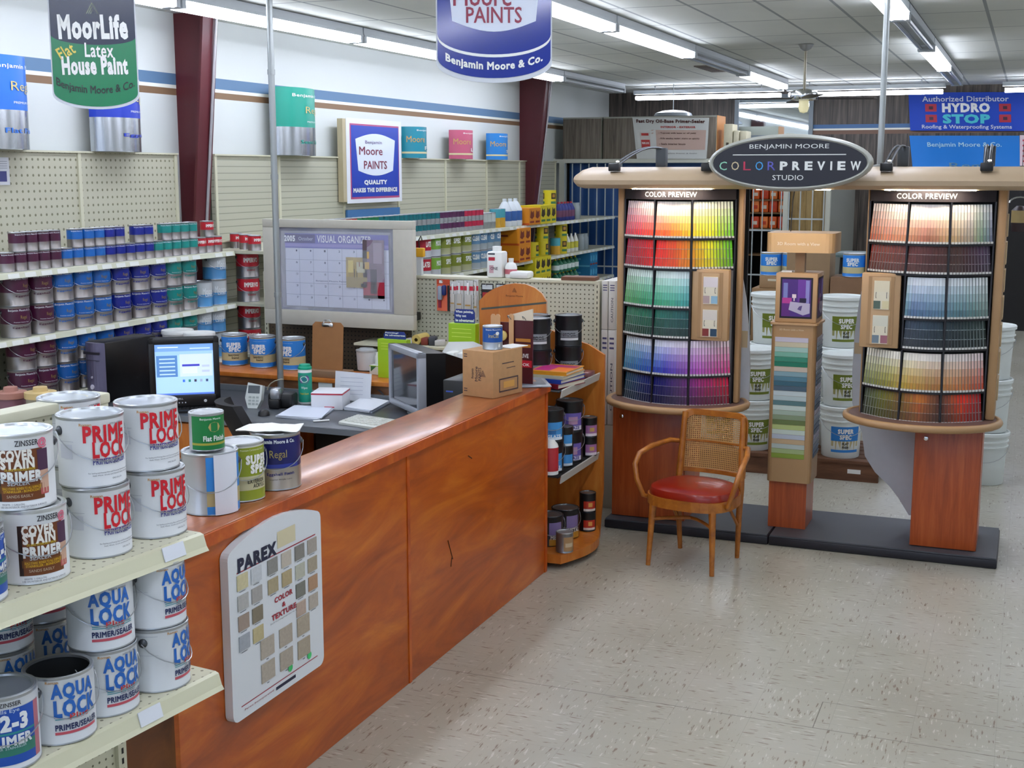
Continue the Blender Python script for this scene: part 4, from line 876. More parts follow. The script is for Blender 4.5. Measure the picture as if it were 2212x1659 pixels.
for rw in range(2):
    for c in range(3):
        x = w*(.36+c*.20); y = h*(.335-rw*.145); s = MB(); s.box((.0308, x-w*.07, y-h*.057), (.0335, x+w*.07, y+h*.057), mat(['#b3a898', '#b0a494', '#ada08c'][c], .7, noise=.15, nscale=90)); s.build('texture_swatch', t); quad(fc, X, x-w*.012, y-h*.075, x+w*.012, y-h*.07, mat('#50555c', .5))
fc.text('COLOR', RED, w*.20, h*.035, X @ Matrix.Translation((w*.55, h*.585, .001)), bold=.05); fc.text('&', RED, w*.04, h*.03, X @ Matrix.Translation((w*.55, h*.535, .001)), bold=.04); fc.text('TEXTURE', RED, w*.27, h*.035, X @ Matrix.Translation((w*.55, h*.487, .001)), bold=.05)
fc.text('Due to the printing process colors may vary', mat('#60656c', .5), w*.30, h*.012, X @ Matrix.Translation((w*.55, h*.455, .001)), bold=.0)
quad(fc, X, w*.44, h*.035, w*.66, h*.055, NAVY); fc.text('Parex Incorporated', RED, w*.3, h*.014, X @ Matrix.Translation((w*.26, h*.048, .001)), bold=.0)
for x, y in ((.60, .118), (.82, .118)): fc.add([X @ Vector((w*x+.014*math.cos(a*PI/6), h*y+.014*math.sin(a*PI/6), .002)) for a in range(12)], [tuple(range(12))], mat('#3fbf6a', .5))
fc.build('board_print', t)
# ================================================================ things on the near end of the counter
def ctr(kind, pxc, py, delta, label, H=None, z=CZ, R=None, handle=True):
    k = KINDS[kind]; x, y = can_at(pxc, py, z+.001, k['R']); return can(kind, (x, y, z+.001), face(x, y, delta), label, None, handle), (x, y)
KINDS['blue_spec'] = can_parts(.092, .205, base='#c9cccf', metal_base=True, patches=[(-.15, 1.6, .40, .95, '#2f87d6', 0), (-.15, 1.6, .15, .40, '#b3a676', 0), (-.15, 1.6, .02, .15, '#2f87d6', 0)], extra=lambda mb, R, H, cyl: mb.add([cyl((.28+.17*math.cos(i*PI/8))*R, H*.74+.015*math.sin(i*PI/8), .002) for i in range(16)], [tuple(range(16))], mat('#6a6258', .5)))
o, (bx, by) = ctr('blue_spec', 458, 1115, 0, 'grey and blue gallon can on the counter end, under the green quart', handle=True)
t = MB(); a0 = face(bx, by, 0)
hh = .205; vs = [(.094*math.sin(a), -.094*math.cos(a)-.0015, z) for a in [.12+.95*i/8 for i in range(9)] for z in (-.0, .2)]
vs = [(x*1.03, y*1.03, z) for x, y, z in vs]
t.add(vs, [(2*i, 2*i+2, 2*i+3, 2*i+1) for i in range(8)], mat('#dfe2ea', .6), None, True)
one(t, 'paper_sheet', 'white paper sheet taped around the side of the grey and blue can', 'paper', (bx, by, CZ+.0035), a0)
KINDS['green_quart'] = can_parts(.057, .125, base='#b9bcc0', patches=[(-.85, 1.5, .04, .93, '#12793a', 0), (-.85, 1.5, .16, .22, '#a8a23c', 1)], texts=[('Benjamin Moore', .35, .85, .009, .07, '#dfe8e0', .02), ('Flat Finish', .55, .34, .018, .075, '#e4ece4', .04)], extra=lambda mb, R, H, cyl: mb.add([cyl((.55+.36*math.cos(i*PI/4))*R, H*.64+.017*math.sin(i*PI/4), .0012) for i in range(8)], [tuple(range(8))], mat('#b8a060', .5)))
gx, gy = bx-.012, by+.006
can('green_quart', (gx, gy, CZ+.001+.2055), face(gx, gy, -.1), 'green-labelled quart can on top of the grey and blue can', None)
KINDS['olive'] = can_parts(.078, .202, base='#d5d6c9', rim='#c4c8c6', metal_base=False, bands=[(.03, .20, '#8d9a22'), (.44, .93, '#8d9a22'), (.20, .44, '#c4c29a')], texts=[('SUPER', .55, .72, .033, .095, '#f0f0e8', .07), ('SPEC', .62, .56, .033, .075, '#f0f0e8', .07), ('EXTERIOR', .45, .35, .014, .07, '#1c1c18', .03), ('ACRYLIC', .6, .27, .014, .055, '#1c1c18', .03), ('Premium Commercial Series', .3, .89, .007, .09, '#dfe0b8', .01)])
o, (sx, sy) = ctr('olive', 524, 1086, .25, 'olive and cream can standing between the grey-blue can and the navy can')
KINDS['navy_big'] = can_parts(.088, .203, base='#b5a99c', bands=[(.40, .93, '#14185c')], patches=[(-.9, 1.0, .40, .47, '#2a3a98', 1)], texts=[('Benjamin Moore & Co.', .05, .86, .018, .135, '#dfe6ee', .04), ('Regal', .1, .63, .036, .06, '#a8985c', 0), ('Eggshell Finish', .2, .29, .013, .10, '#202a78', .03), ('Interior Acrylic Latex', .2, .20, .006, .08, '#404048', .0)], lid='#c8ccd0')
o, (nx, ny) = ctr('navy_big', 598, 1061, 0, 'navy blue gallon can with silver base on the counter, a white envelope on its lid')
t = MB(); cloth(t, Matrix.Identity(4), [(-.11, -.07), (.11, -.075), (.10, .075), (-.10, .07)], mat('#e3e3de', .6), 12, 6, .004, 3, .002)
t.add([(v[0], v[1], v[2]-.003) for v in t.v], [f[::-1] for f in t.f], mat('#d0d0ca', .6), None, True)
one(t, 'envelope', 'white envelope lying on the lid of the navy can', 'envelope', (nx-.015, ny, CZ+.209), .3)
KINDS['olive2'] = can_parts(.05, .11, base='#c9ccc0', bands=[(.05, .5, '#8d9a22')])
p = at(571, 1040, z=CZ+.001); can('olive2', (sx-.115, sy+.075, CZ+.001), 0, 'small olive-banded can tucked behind the olive and navy cans', None, False)
# crumpled bag between shelf and counter cans
# ================================================================ far end of the counter
ang = math.atan2(-.24, .97); C0 = at(1065, 862, z=CZ); Bw, Bd, Bh = .19, .25, zat(1065, 762, C0)-CZ
t = thing('carton', 'small tan cardboard carton with a peaked emblem at the far end of the counter', 'carton', (C0.x, C0.y, CZ+.001), ang)
# local frame: near corner at origin, box extends -x (width) and +y (depth)
MB().rbox((-Bw, 0, 0), (0, Bd, Bh), M_CARD, .002).build('box', t)
pr_ = MB(); X = F((-Bw, -.0012, 0), (1, 0, 0)); INK = mat('#4a3a3a', .7)
Xr = X @ Matrix.Translation((Bw*.5, Bh*.5, 0)) @ Matrix.Rotation(PI/2, 4, 'Z')
for k, (s_, w_) in enumerate((('Benjamin', .05), ('Moore', .075), ('PAINTS', .065))): pr_.text(s_, INK, w_, .018, Xr @ Matrix.Translation((0, .03-k*.022, 0)), bold=.02)
triangle_logo(pr_, X, Bw*.68, Bh*.45, .035, INK)
for y in (.1, .85):
    for k in range(2): quad(pr_, X, Bw*.05, Bh*(y+k*.05), Bw*.16, Bh*(y+.02+k*.05), INK)
Xs = F((.0012, 0, 0), (0, 1, 0)); 
quad(pr_, Xs, Bd*.3, Bh*.71, Bd*.7, Bh*.73, INK); quad(pr_, Xs, Bd*.45, Bh*.60, Bd*.75, Bh*.615, INK)
for a_, b_, c_, d_ in ((.2, .10, .85, .13), (.2, .37, .85, .40), (.2, .10, .23, .40), (.82, .10, .85, .40)): quad(pr_, Xs, Bd*a_, Bh*b_, Bd*c_, Bh*d_, INK)
quad(pr_, Xs, Bd*.35, Bh*.18, Bd*.72, Bh*.32, mat('#c9964a', .7)); pr_.build('print', t)
KINDS['blue_small'] = can_parts(.05, .118, base='#b4bac0', bands=[(.32, .93, '#154f9c')], texts=[('Benjamin Moore & Co.', .1, .85, .010, .08, '#dfe6ee', .03), ('IronClad', .1, .6, .02, .05, '#c8b878', .01)], extra=lambda mb, R, H, cyl: (mb.add([cyl((.5+.2*math.cos(i*PI/5))*R, H*.7+.009*math.sin(i*PI/5), .001) for i in range(10)], [tuple(range(10))], M_WHITE), mb.add([cyl((.6+.2*i)*R, H*f, .001) for i, f in ((0, .1), (1, .12), (1, .25), (0, .23))], [(0, 1, 2, 3)], M_WHITE)))
cc = Vector((C0.x, C0.y)) + Vector((math.cos(ang)*-Bw*.42-math.sin(ang)*Bd*.42, math.sin(ang)*-Bw*.42+math.cos(ang)*Bd*.42))
can('blue_small', (cc.x, cc.y, CZ+.001+Bh+.0005), face(cc.x, cc.y, 0), 'small blue-labelled can standing on the tan cardboard carton', None)
t = MB().box((-.05, -.07, 0), (.05, .07, .003), M_WHITE); X = Matrix.Identity(4)
one(t, 'paper_pad', 'thin white paper pad lying beside the small blue can on the carton', 'paper', (cc.x+.055, cc.y+.12, CZ+Bh+.0015), -.3)
# magazine
p = at(1150, 828, z=CZ+.001)
t = MB().rbox((-.11, -.15, 0), (.11, .15, .006), mat('#9aa0a8', .35, noise=.3, nscale=12), .002); quad(t, Matrix.Identity(4), -.09, -.1, .09, .12, mat('#7d8894', .3, noise=.4, nscale=25), .0065); quad(t, Matrix.Identity(4), -.05, .0, .05, .06, mat('#b08a70', .4), .007)
one(t, 'magazine', 'glossy grey magazine lying at the far end of the counter top', 'magazine', (p.x-.03, p.y, CZ+.001), .5)
# ================================================================ office corner behind the counter
DZ = .75
M_DESK = mat('#4c5157', .3, noise=.12, nscale=6); M_DEDGE = mat('#6d7379', .35)
t = thing('desk', 'dark grey laminate desk behind the counter with orange wood drawers', 'desk', (-5.34, 6.06, 0)); dx, dy = -5.34, 6.06
def db(lo, hi, m, name, par=t, r=0):
    lo = (lo[0]-dx, lo[1]-dy, lo[2]); hi = (hi[0]-dx, hi[1]-dy, hi[2]); b = MB(); return (b.rbox(lo, hi, m, r) if r else b.box(lo, hi, m)).build(name, par)
db((-5.34, 6.06, DZ-.035), (-2.69, 6.93, DZ), M_DESK, 'desk_top', r=.004); db((-5.34, 6.053, DZ-.036), (-2.69, 6.0599, DZ-.002), M_DEDGE, 'edge_strip')
db((-5.34, 6.90, DZ+.0005), (-2.69, 6.93, DZ+.035), M_DEDGE, 'back_splash')
for i, x in enumerate((-5.30, -4.66)):
    for k in range(3):
        dr = db((x+.01, 6.075, .08+k*.21), (x+.55, 6.095, .28+k*.21), M_ORANGE, 'drawer', r=.003); db((x+.22, 6.062, .17+k*.21), (x+.34, 6.0749, .185+k*.21), M_STEEL, 'drawer_pull', dr)
    db((x, 6.0955, .06), (x+.56, 6.85, DZ-.036), M_ORANGE, 'drawer_case')
db((-4.09, 6.86, .001), (-2.64, 6.88, DZ-.036), M_DARK, 'modesty_panel')
LZ = .862
t = thing('raised_ledge', 'orange-edged raised wooden ledge behind the desk holding blue cans and a clipboard', 'ledge', (-5.34, 6.935, 0)); dx, dy = -5.34, 6.935
db((-5.34, 6.935, LZ-.028), (-2.60, 7.28, LZ), M_ORANGE, 'ledge_top', t, .003); db((-5.34, 6.95, .001), (-2.60, 6.97, LZ-.029), wood('ledge_front', '#5e3a20', '#7a5030', '#8a6040', (1, 4, 4), .5), 'ledge_front', t); db((-5.34, 7.24, .001), (-2.60, 7.26, LZ-.029), M_DARK, 'ledge_back', t)
# blue and cream cans on the ledge
KINDS['super_spec'] = can_parts(.086, .207, base='#cfc9a4', metal_base=False, rim='#c4c8cc', bands=[(.03, .16, '#2f83d8'), (.16, .42, '#c2b98e'), (.42, .93, '#2f83d8')], texts=[('SUPER', -.12, .68, .032, .10, '#e8eef2', .07), ('SPEC', -.05, .53, .032, .08, '#e8eef2', .07), ('Semi-Gloss', -.15, .345, .014, .07, '#2a2820', .02), ('Enamel', -.02, .26, .014, .045, '#2a2820', .02), ('Premium Commercial Series', .0, .86, .006, .09, '#a8c8ea', .01)])
for k, (px, py, dl) in enumerate(((508, 790, .05), (569, 795, -.25), (633, 800, -.5))):
    x, y = can_at(px, py, LZ+.001, .086); can('super_spec', (x, max(y, 7.03), LZ+.001), face(x, y, dl), 'blue and cream gallon can on the back ledge, %s of three from the monitor' % ORD[k], 'blue and cream cans on the back ledge')
# white buckets with round lids behind the monitor
def tub(R, H, name, label, loc, cat='bucket', grp=None, lidc='#eceeea', lr=1.05):
    t = thing(name, label, cat, loc, 0, grp); MB().lathe([(R*.88, 0), (R*.9, .004), (R, H)], mat('#dfe2de', .4), 28).build('bucket_body', t)
    MB().lathe([(R*lr, H-.02), (R*lr*1.01, H-.004), (R*lr*.98, H+.006), (R*.9, H+.002), (.0005, H+.002)], mat(lidc, .35), 32, caps=1).build('lid', t); return t
for k, (pa, pb, pt) in enumerate(((352, 420, 714), (408, 474, 718))):
    p = at((pa+pb)/2, pt, y=7.12); R = (pb-pa)/2*8.4/FPX
    tub(R, p.z-LZ-.001, 'paint_tub', 'wide white tub with flat lid behind the black monitor, %s from the tower' % ORD[k], (p.x-.01, 7.12 if k == 0 else 7.08, LZ+.001), 'tub', 'white tubs behind the monitor')
# clipboard leaning on a brown block
a, c = at(672, 798, y=7.0), at(738, 800, y=7.0); zt = zat(705, 697, ((a.x+c.x)/2, 7.0)); w = c.x-a.x; h = zt-LZ-.045
t = thing('clipboard', 'brown hardboard clipboard with chrome clip standing on the back ledge', 'clipboard', ((a.x+c.x)/2, 7.01, LZ+.0455)); XX = Matrix.Rotation(-.08, 4, 'X')
b = MB(); r = .02; pts = [(-w/2, 0), (w/2, 0), (w/2, h-r), (w/2-r, h), (-w/2+r, h), (-w/2, h-r)]; b.prism(pts, 'y', 0, .004, mat('#9c6a3c', .55, noise=.08)); b.v = [tuple(XX @ Vector(v)) for v in b.v]; b.build('board', t)
b = MB(); b.rbox((-.04, -.008, h-.03), (.04, 0, h-.005), M_CHROME, .004); b.tube([(-.03, -.004, h-.006), (-.02, -.01, h+.014), (.02, -.01, h+.014), (.03, -.004, h-.006)], .003, M_CHROME, 6); b.v = [tuple(XX @ Vector(v)) for v in b.v]; b.build('clip', t)
a, c = at(668, 800, y=6.96), at(746, 806, y=6.96)
one(MB().rbox((0, 0, 0), (c.x-a.x, .12, .044), mat('#8a6a4e', .6), .003), 'wooden_block', 'flat brown block under the clipboard on the back ledge', 'block', (a.x, 6.95, LZ+.001))
# white pail with handle and boxes on the ledge
p = at(783, 802, z=LZ); tt = thing('pail', 'small white plastic pail with grey lid and moulded handle on the back ledge', 'pail', (p.x, max(p.y+.06, 7.03), LZ+.001))
H = zat(783, 752, (p.x, p.y+.06))-LZ; MB().lathe([(.055, 0), (.06, .004), (.068, H*.9)], mat('#dde2e4', .35), 24).build('pail_body', tt); MB().lathe([(.07, H*.86), (.07, H*.93), (.05, H*.96), (.045, H), (.0005, H)], mat('#b4b9bc', .35), 24, caps=1).build('lid', tt); MB().tube([(.066, 0, H*.78), (.10, 0, H*.74), (.105, 0, H*.5), (.095, 0, H*.3), (.058, 0, H*.25)], .009, mat('#dde2e4', .35), 8).build('handle', tt)
p = at(822, 812, z=LZ)
t = thing('wipes_box', 'white and green carton of bottles on the back ledge behind the grey monitor', 'box', (p.x, p.y+.02, LZ+.001)); t.location.y = max(t.location.y, 6.97)
MB().rbox((-.09, 0, 0), (.1, .15, .06), mat('#dfe4de', .5), .003).build('box', t); b = MB(); X = F((-.09, -.001, 0), (1, 0, 0)); poly(b, X, [(.01, .02), (.05, .055), (.01, .055)], mat('#2f6a3c', .5)); b.text('WIPE', mat('#1c2a22', .5), .07, .02, X @ Matrix.Translation((.11, .03, 0)), bold=.05); quad(b, X, 0, .055, .19, .06, mat('#9ac43c', .5)); b.build('print', t)
for k in range(4): MB().lathe([(.018, .061), (.02, .065), (.02, .11), (.012, .125), (.008, .14), (.0005, .14)], mat('#e2e6e0', .4), 14, c=(-.06+k*.045, .06, 0)).build('bottle', t)
# tower computer
x0, x1 = -5.335, -5.17; y0 = 6.21; zt = zat(237, 738, (-5.25, y0))
t = thing('computer_tower', 'black tower computer with curved grey front on the desk beside the monitor', 'computer', (x0, y0, DZ+.001), -.12)
MB().rbox((0, .03, 0), (x1-x0, .46, zt-DZ), M_BLACK, .01).build('case', t)
f = MB(); W_ = x1-x0; Hh = zt-DZ; f.prism([(W_*i/10, .03-.035*math.sin(PI*i/10)-.002) for i in range(11)]+[(W_, .029), (0, .029)], 'z', .004, Hh-.004, mat('#6a6680', .3, .4)); f.build('front_cover', t)
b = MB(); b.box((W_*.12, -.009, Hh*.80), (W_*.88, .002, Hh*.84), mat('#2c2a34', .4)); b.box((W_*.12, -.008, Hh*.70), (W_*.88, .002, Hh*.705), mat('#2c2a34', .4)); b.build('drive_door', t)
MB().lathe([(.016, 0), (.014, .006), (.0005, .006)], mat('#c8c4d4', .3), 16, X=Matrix.Translation((W_/2, -.0065, Hh*.26)) @ Matrix.Rotation(PI/2, 4, 'X')).build('power_button', t)
MB().lathe([(.008, 0), (.007, .004), (.0005, .004)], mat('#b4b0c4', .3), 12, X=Matrix.Translation((W_/2, -.0065, Hh*.42)) @ Matrix.Rotation(PI/2, 4, 'X')).build('reset_button', t)
# monitors
def crt(name, label, L, R, ztop, bez, body, depth, screen, chin, shell):
    d = Vector((R.x-L.x, R.y-L.y)); w = d.length; rz = math.atan2(d.y, d.x); H = ztop-DZ-.001
    t = thing(name, label, 'monitor', (L.x, L.y, DZ+.001), rz); st = .03
    b = MB(); t0 = .05
    for lo, hi in (((0, 0, st), (.035, t0, H)), ((w-.035, 0, st), (w, t0, H)), ((0, 0, H-.035), (w, t0, H)), ((0, 0, st), (w, t0, st+chin))): b.rbox(lo, hi, bez, .006)
    b.build('bezel', t)
    s = MB(); s.box((.03, .012, st+chin-.005), (w-.03, .03, H-.03), screen[0]); so = s.build('screen', t)
    if screen[1]: g = MB(); screen[1](g, F((.035, .011, st+chin), (1, 0, 0)), w-.07, H-.035-st-chin); g.build('screen_image', t)
    c = MB(); k = .16
    vs = [(0.003, t0, st+.003), (w-.003, t0, st+.003), (w-.003, t0, H-.003), (.003, t0, H-.003), (0.01, t0+.12, st+.01), (w-.01, t0+.12, st+.01), (w-.01, t0+.12, H-.01), (.01, t0+.12, H-.01), (w*.22, depth, st+.05), (w*.78, depth, st+.05), (w*.78, depth, H*.74), (w*.22, depth, H*.74)]
    fs = [(3, 2, 1, 0), (8, 9, 10, 11)]+[(i+4*q, (i+1) % 4+4*q, (i+1) % 4+4*q+4, i+4*q+4) for q in (0, 1) for i in range(4)]
    c.add(vs, fs, shell); c.build('rear_shell', t)
    MB().lathe([(.11, 0), (.11, .012), (.07, .03)], bez, 20, c=(w/2, .14, 0)).build('swivel_base', t)
    return t, w, H
def scr(g, X, w, h):
    def q(x0, y0, x1, y1, c, z=.0006, e=.7): quad(g, X, w*x0, h*y0, w*x1, h*y1, mat(c, .4, emit=e), z)
    q(0, 0, 1, 1, '#9cc0e8', .0002); q(0, .86, 1, 1, '#6f98d0'); q(0, .78, .98, .86, '#8fb4e0'); q(.02, .36, .38, .78, '#4f7ab0'); q(.42, .36, .98, .80, '#b9c8e4', .0007); q(.46, .56, .76, .60, '#3a3aa8', .0012); q(.46, .42, .72, .54, '#c6d0ea', .0012); q(.80, .44, .93, .48, '#a6b2d0', .0012); q(.80, .54, .93, .58, '#a6b2d0', .0012)
    for k in range(5): q(.07, .40+k*.075, .34, .425+k*.075, '#a9c4e4', .0012)
    for k, c in enumerate(('#3d6ad0', '#2f7a6a', '#3a3a4a', '#8a98b0', '#3a4a6a')): q(.46+k*.1, .25, .50+k*.1, .30, c, .0012)
    q(0, 0, 1, .035, '#4a6cc0', .0012); q(.05, .93, .4, .95, '#c9d8ee', .0012); q(.6, .90, .95, .92, '#b9ccea', .0012)
L, R = at(326, 882, z=DZ+.03), at(477, 868, z=DZ+.03)
R = Vector((L.x+.325, L.y+.235, 0))
t, w, H = crt('computer_monitor', 'black tube monitor with a lit pale blue screen on the desk', L, R, zat(322, 733, L), M_BLACK, M_BLACK, .40, (mat('#5a7cb0', .3), scr), .07, M_BLACK)
b = MB(); Xc = F((0, -.0012, 0), (1, 0, 0))
for k in range(4): b.add([Xc @ Vector((w*.36+k*.018+.004*math.cos(a*PI/4), .055+.004*math.sin(a*PI/4), 0)) for a in range(8)], [tuple(range(8))], mat('#b8bcc8', .4))
b.add([Xc @ Vector((w*.78+.009*math.cos(a*PI/6), .062+.009*math.sin(a*PI/6), 0)) for a in range(12)], [tuple(range(12))], mat('#c8ccd0', .3)); b.text('DELL', mat('#c8ccd0', .4), .035, .009, Xc @ Matrix.Translation((w*.42, .078, 0))); b.build('control_button', t)
L, R = at(840, 877, z=DZ+.01), at(905, 908, z=DZ+.01)
M_SIL = mat('#a7acb4', .35, .2)
t, w, H = crt('computer_monitor', 'silver and black tube monitor turned away from the camera beside the counter', L, R, zat(905, 764, R), M_SIL, M_SIL, .42, (mat('#3c4248', .08, coat=.5), None), .035, M_BLACK)
# slim black unit near the counter
p = at(985, 800, x=-2.78); zt = zat(985, 790, (-2.78, 5.95))
tp = thing('counter_stool', 'dark metal stand behind the counter carrying the black computer', 'stand', (-2.80, 6.22, 0))
t = thing('desktop_computer', 'slim black desktop computer standing behind the tan carton', 'computer', (-2.86, 6.12, DZ+.001))
MB().rbox((0, 0, 0), (.13, .42, .30), M_BLACK, .008).build('case', t); b = MB(); b.box((.02, -.002, .235), (.06, 0, .242), mat('#3a5ac0', .4)); b.box((.045, -.002, .03), (.06, 0, .2), mat('#20304a', .4)); b.build('front_strip', t)
bpy.data.objects.remove(tp)
# keyboards
def keyboard(label, loc, rz, W_, D_, body, keyc):
    t = thing('keyboard', label, 'keyboard', loc, rz); b = MB(); b.prism([(0, 0), (D_, 0), (D_, .03), (.01, .018), (0, .012)], 'x', -W_/2, W_/2, body); b.v = [(v[0], v[1], v[2]) for v in b.v]; b.build('keyboard_body', t)
    k = MB()
    for r_ in range(6):
        for c in range(17):
            x = -W_/2+.012+c*(W_-.024)/17; y = .018+r_*(D_-.03)/6; z = .019+y*.085; k.box((x, y, z-.002), (x+(W_-.024)/17*.82, y+(D_-.03)/6*.8, z+.004), keyc)
    k.build('keys', t)['kind'] = 'stuff'
p = at(430, 890, z=DZ+.001); keyboard('black keyboard on the desk in front of the lit monitor', (p.x-.02, p.y-.04+.0, DZ+.001), .55, .42, .15, M_BLACK, mat('#1b1c20', .5))
p = at(800, 926, z=DZ+.001)
keyboard('pale cream keyboard on the desk in front of the silver monitor', (-3.30, 6.11, DZ+.001), -.42+0.2, .46, .17, mat('#c9ccc4', .5), mat('#d4d6cf', .5))
# office chair back
M_CH = mat('#0d0d10', .75, noise=.2, nscale=40)
pc = at(536, 905, y=5.62)
t = thing('office_chair', 'black office chair with curved back rest drawn up to the desk', 'office chair', (pc.x+.13, pc.y+.14, 0), -.78)
def curved(w, z0, z1, thk, bow, y, m, n=16, mz=8, tp=.25):
    b = MB(); vs = []; 
    for s_, off in ((0, 0), (1, thk)):
        for j in range(mz+1):
            v = j/mz; ww = w*(1-tp*(abs(2*v-1)**3)); 
            for i in range(n+1): u = i/n*2-1; vs.append((ww/2*u, y+off-bow*(1-u*u)-.20*(v-.5), z0+(z1-z0)*v))
    q = (n+1)*(mz+1); fs = []
    for j in range(mz):
        for i in range(n): a = j*(n+1)+i; fs += [(a, a+1, a+n+2, a+n+1), (q+a+n+1, q+a+n+2, q+a+1, q+a)]
    for i in range(n): fs += [(i+1, i, q+i, q+i+1), (mz*(n+1)+i, mz*(n+1)+i+1, q+mz*(n+1)+i+1, q+mz*(n+1)+i)]
    for j in range(mz): a = j*(n+1); fs += [(a, a+n+1, q+a+n+1, q+a), (a+n+n+1, a+n, q+a+n, q+a+n+n+1)]
    return b.add(vs, fs, m, None, True)
curved(.40, .54, .96, .05, .06, -.20, M_CH).build('backrest', t); MB().rbox((-.23, -.2, .43), (.23, .26, .50), M_CH, .03).build('seat', t); MB().rbox((-.03, -.29, .40), (.03, -.25, .66), M_BLACK, .006).build('back_bracket', t)
MB().tube([(0, 0, .08), (0, 0, .43)], .025, M_DSTEEL, 12).build('gas_lift', t)
for k in range(5):
    a = 2*PI*k/5; MB().tube([(0, 0, .10), (.25*math.cos(a), .25*math.sin(a), .065)], [.022, .014], M_BLACK, 8).build('leg', t); MB().tube([(.25*math.cos(a)-.02*math.sin(a), .25*math.sin(a)+.02*math.cos(a), .03), (.25*math.cos(a)+.02*math.sin(a), .25*math.sin(a)-.02*math.cos(a), .03)], .028, M_BLACK, 12).build('caster', t)
# small things on the desk
def put(px, py, z=DZ+.001): p = at(px, py, z=z); return p
p = put(545, 882); t = thing('card_terminal', 'grey and white card terminal standing on the desk by the thin pole', 'card terminal', (p.x, p.y, DZ+.001), .15); X = Matrix.Rotation(-.25, 4, 'X')
b = MB(); b.prism([(-.03, 0), (.03, 0), (.052, .05), (.055, .14), (-.04, .155), (-.052, .06)], 'y', 0, .035, mat('#c9cfcb', .4)); b.v = [tuple(X @ Vector(v)) for v in b.v]; b.build('case', t); b = MB(); b.box((-.035, -.001, .09), (.04, 0, .137), mat('#4a5258', .2)); b.v = [tuple(X @ Vector(v)) for v in b.v]; b.build('screen', t)
b = MB()
for i in range(3):
    for j in range(3): b.box((-.028+i*.024, -.002, .02+j*.02), (-.012+i*.024, 0, .032+j*.02), mat('#9aa3a0', .4))
b.v = [tuple(X @ Vector(v)) for v in b.v]; b.build('keypad', t)
p = put(605, 880); t = thing('label_scanner', 'black and silver handheld scanner on its stand beside the wipes canister', 'scanner', (p.x, p.y, DZ+.001), .2)
MB().rbox((-.07, -.03, 0), (.09, .08, .09), M_BLACK, .02).build('stand', t); MB().rbox((-.045, -.06, .05), (.02, .02, .125), M_STEEL, .02).build('head', t); MB().rbox((-.05, -.065, 0), (.02, -.031, .06), M_BLACK, .012).build('grip', t)
p = put(570, 897); one(MB().lathe([(.035, 0), (.032, .02), (.016, .034), (.0005, .036)], M_BLACK, 18), 'computer_mouse', 'black rounded mouse near the front edge of the desk', 'mouse', (p.x, p.y, DZ+.001))
p = put(653, 874); t = thing('wipes_canister', 'teal green canister of disinfecting wipes standing on the desk', 'canister', (p.x, p.y+.04, DZ+.001), face(p.x, p.y, -.15)); Hc = zat(653, 787, (p.x, p.y+.04))-DZ
can_m = MB(); can_m.lathe([(.040, 0), (.042, .004), (.042, Hc*.06), (.042, Hc*.80), (.042, Hc*.86), (.036, Hc*.88)], mat('#e4e8e6'), 26, cols=[M_WHITE, M_WHITE, mat('#1f9a80', .35), M_WHITE, M_WHITE], caps=1)
def cy(a, z, l=.001): return ((.042+l)*math.sin(a), -(.042+l)*math.cos(a), z)
can_m.add([cy(.75*math.cos(i*PI/8), Hc*.64+.028*math.sin(i*PI/8), .001) for i in range(16)], [tuple(range(16))], mat('#7a3a8a', .4)); can_m.add([cy(.6*math.cos(i*PI/8), Hc*.64+.019*math.sin(i*PI/8), .0016) for i in range(16)], [tuple(range(16))], M_WHITE)
gv, gf = glyphs('CLOROX', .03, 6); can_m.add([cy((a-.5)*1.1, Hc*.64+(b-.5)*.018+(a-.5)*.012, .0022) for a, b in gv], gf, mat('#2a3a8a', .4)); gv, gf = glyphs('Wipes', .02, 6); can_m.add([cy((a-.5)*.9, Hc*.42+(b-.5)*.018, .0022) for a, b in gv], gf, mat('#dff0ea', .4))
gv, gf = glyphs('Fresh Scent', .02, 6); can_m.add([cy((a-.5)*1.2, Hc*.28+(b-.5)*.012, .0022) for a, b in gv], gf, mat('#e0d040', .4)); can_m.build('canister_body', t)
MB().lathe([(.0425, Hc*.88), (.0425, Hc*.93), (.036, Hc*.95), (.034, Hc), (.0005, Hc)], mat('#12a07c', .35), 24, caps=1).build('lid', t)
p = put(740, 886); t = thing('form_box', 'white carton with a red band on the desk in front of leaning papers', 'box', (p.x, p.y, DZ+.001), .28); Hb = zat(740, 850, (p.x, p.y))-DZ
MB().rbox((-.19, 0, 0), (.0, .2, Hb), mat('#dfe1e6', .5), .002).build('box', t); b = MB(); b.box((-.19, -.0012, Hb-.012), (0, 0, Hb-.004), mat('#b81e38', .5)); b.box((0, 0, Hb-.012), (.0012, .2, Hb-.004), mat('#b81e38', .5)); b.box((-.11, -.0012, .012), (-.05, 0, .02), mat('#c04a58', .5)); b.build('red_band', t)
p = put(745, 868); t = MB(); cloth(t, F((0, 0, 0), (1, 0, 0)), [(-.14, 0), (.1, 0), (.1, .17), (-.14, .18)], mat('#d9dce2', .6), 10, 6, .006, 5, 0); t.add([(v[0], v[1]+.003, v[2]) for v in t.v], [f[::-1] for f in t.f], mat('#c9ccd4', .6), None, True)
for k in range(5): t.box((-.1, -.009, .04+k*.025), (.05, -.0085, .042+k*.025), mat('#9aa0b4', .6))
o = one(t, 'paper_sheet', 'tall white printed sheet leaning behind the white carton on the desk', 'paper', (p.x+.05, 6.84, DZ+.003), .1); o.rotation_euler.x = -.12
a = at(700, 822, y=6.93); one(MB().box((0, 0, 0), (.1, .004, .075), mat('#cfd6d4', .6)), 'paper_note', 'small pale note taped to the front of the back ledge', 'note', (a.x-.05, 6.944, .76))
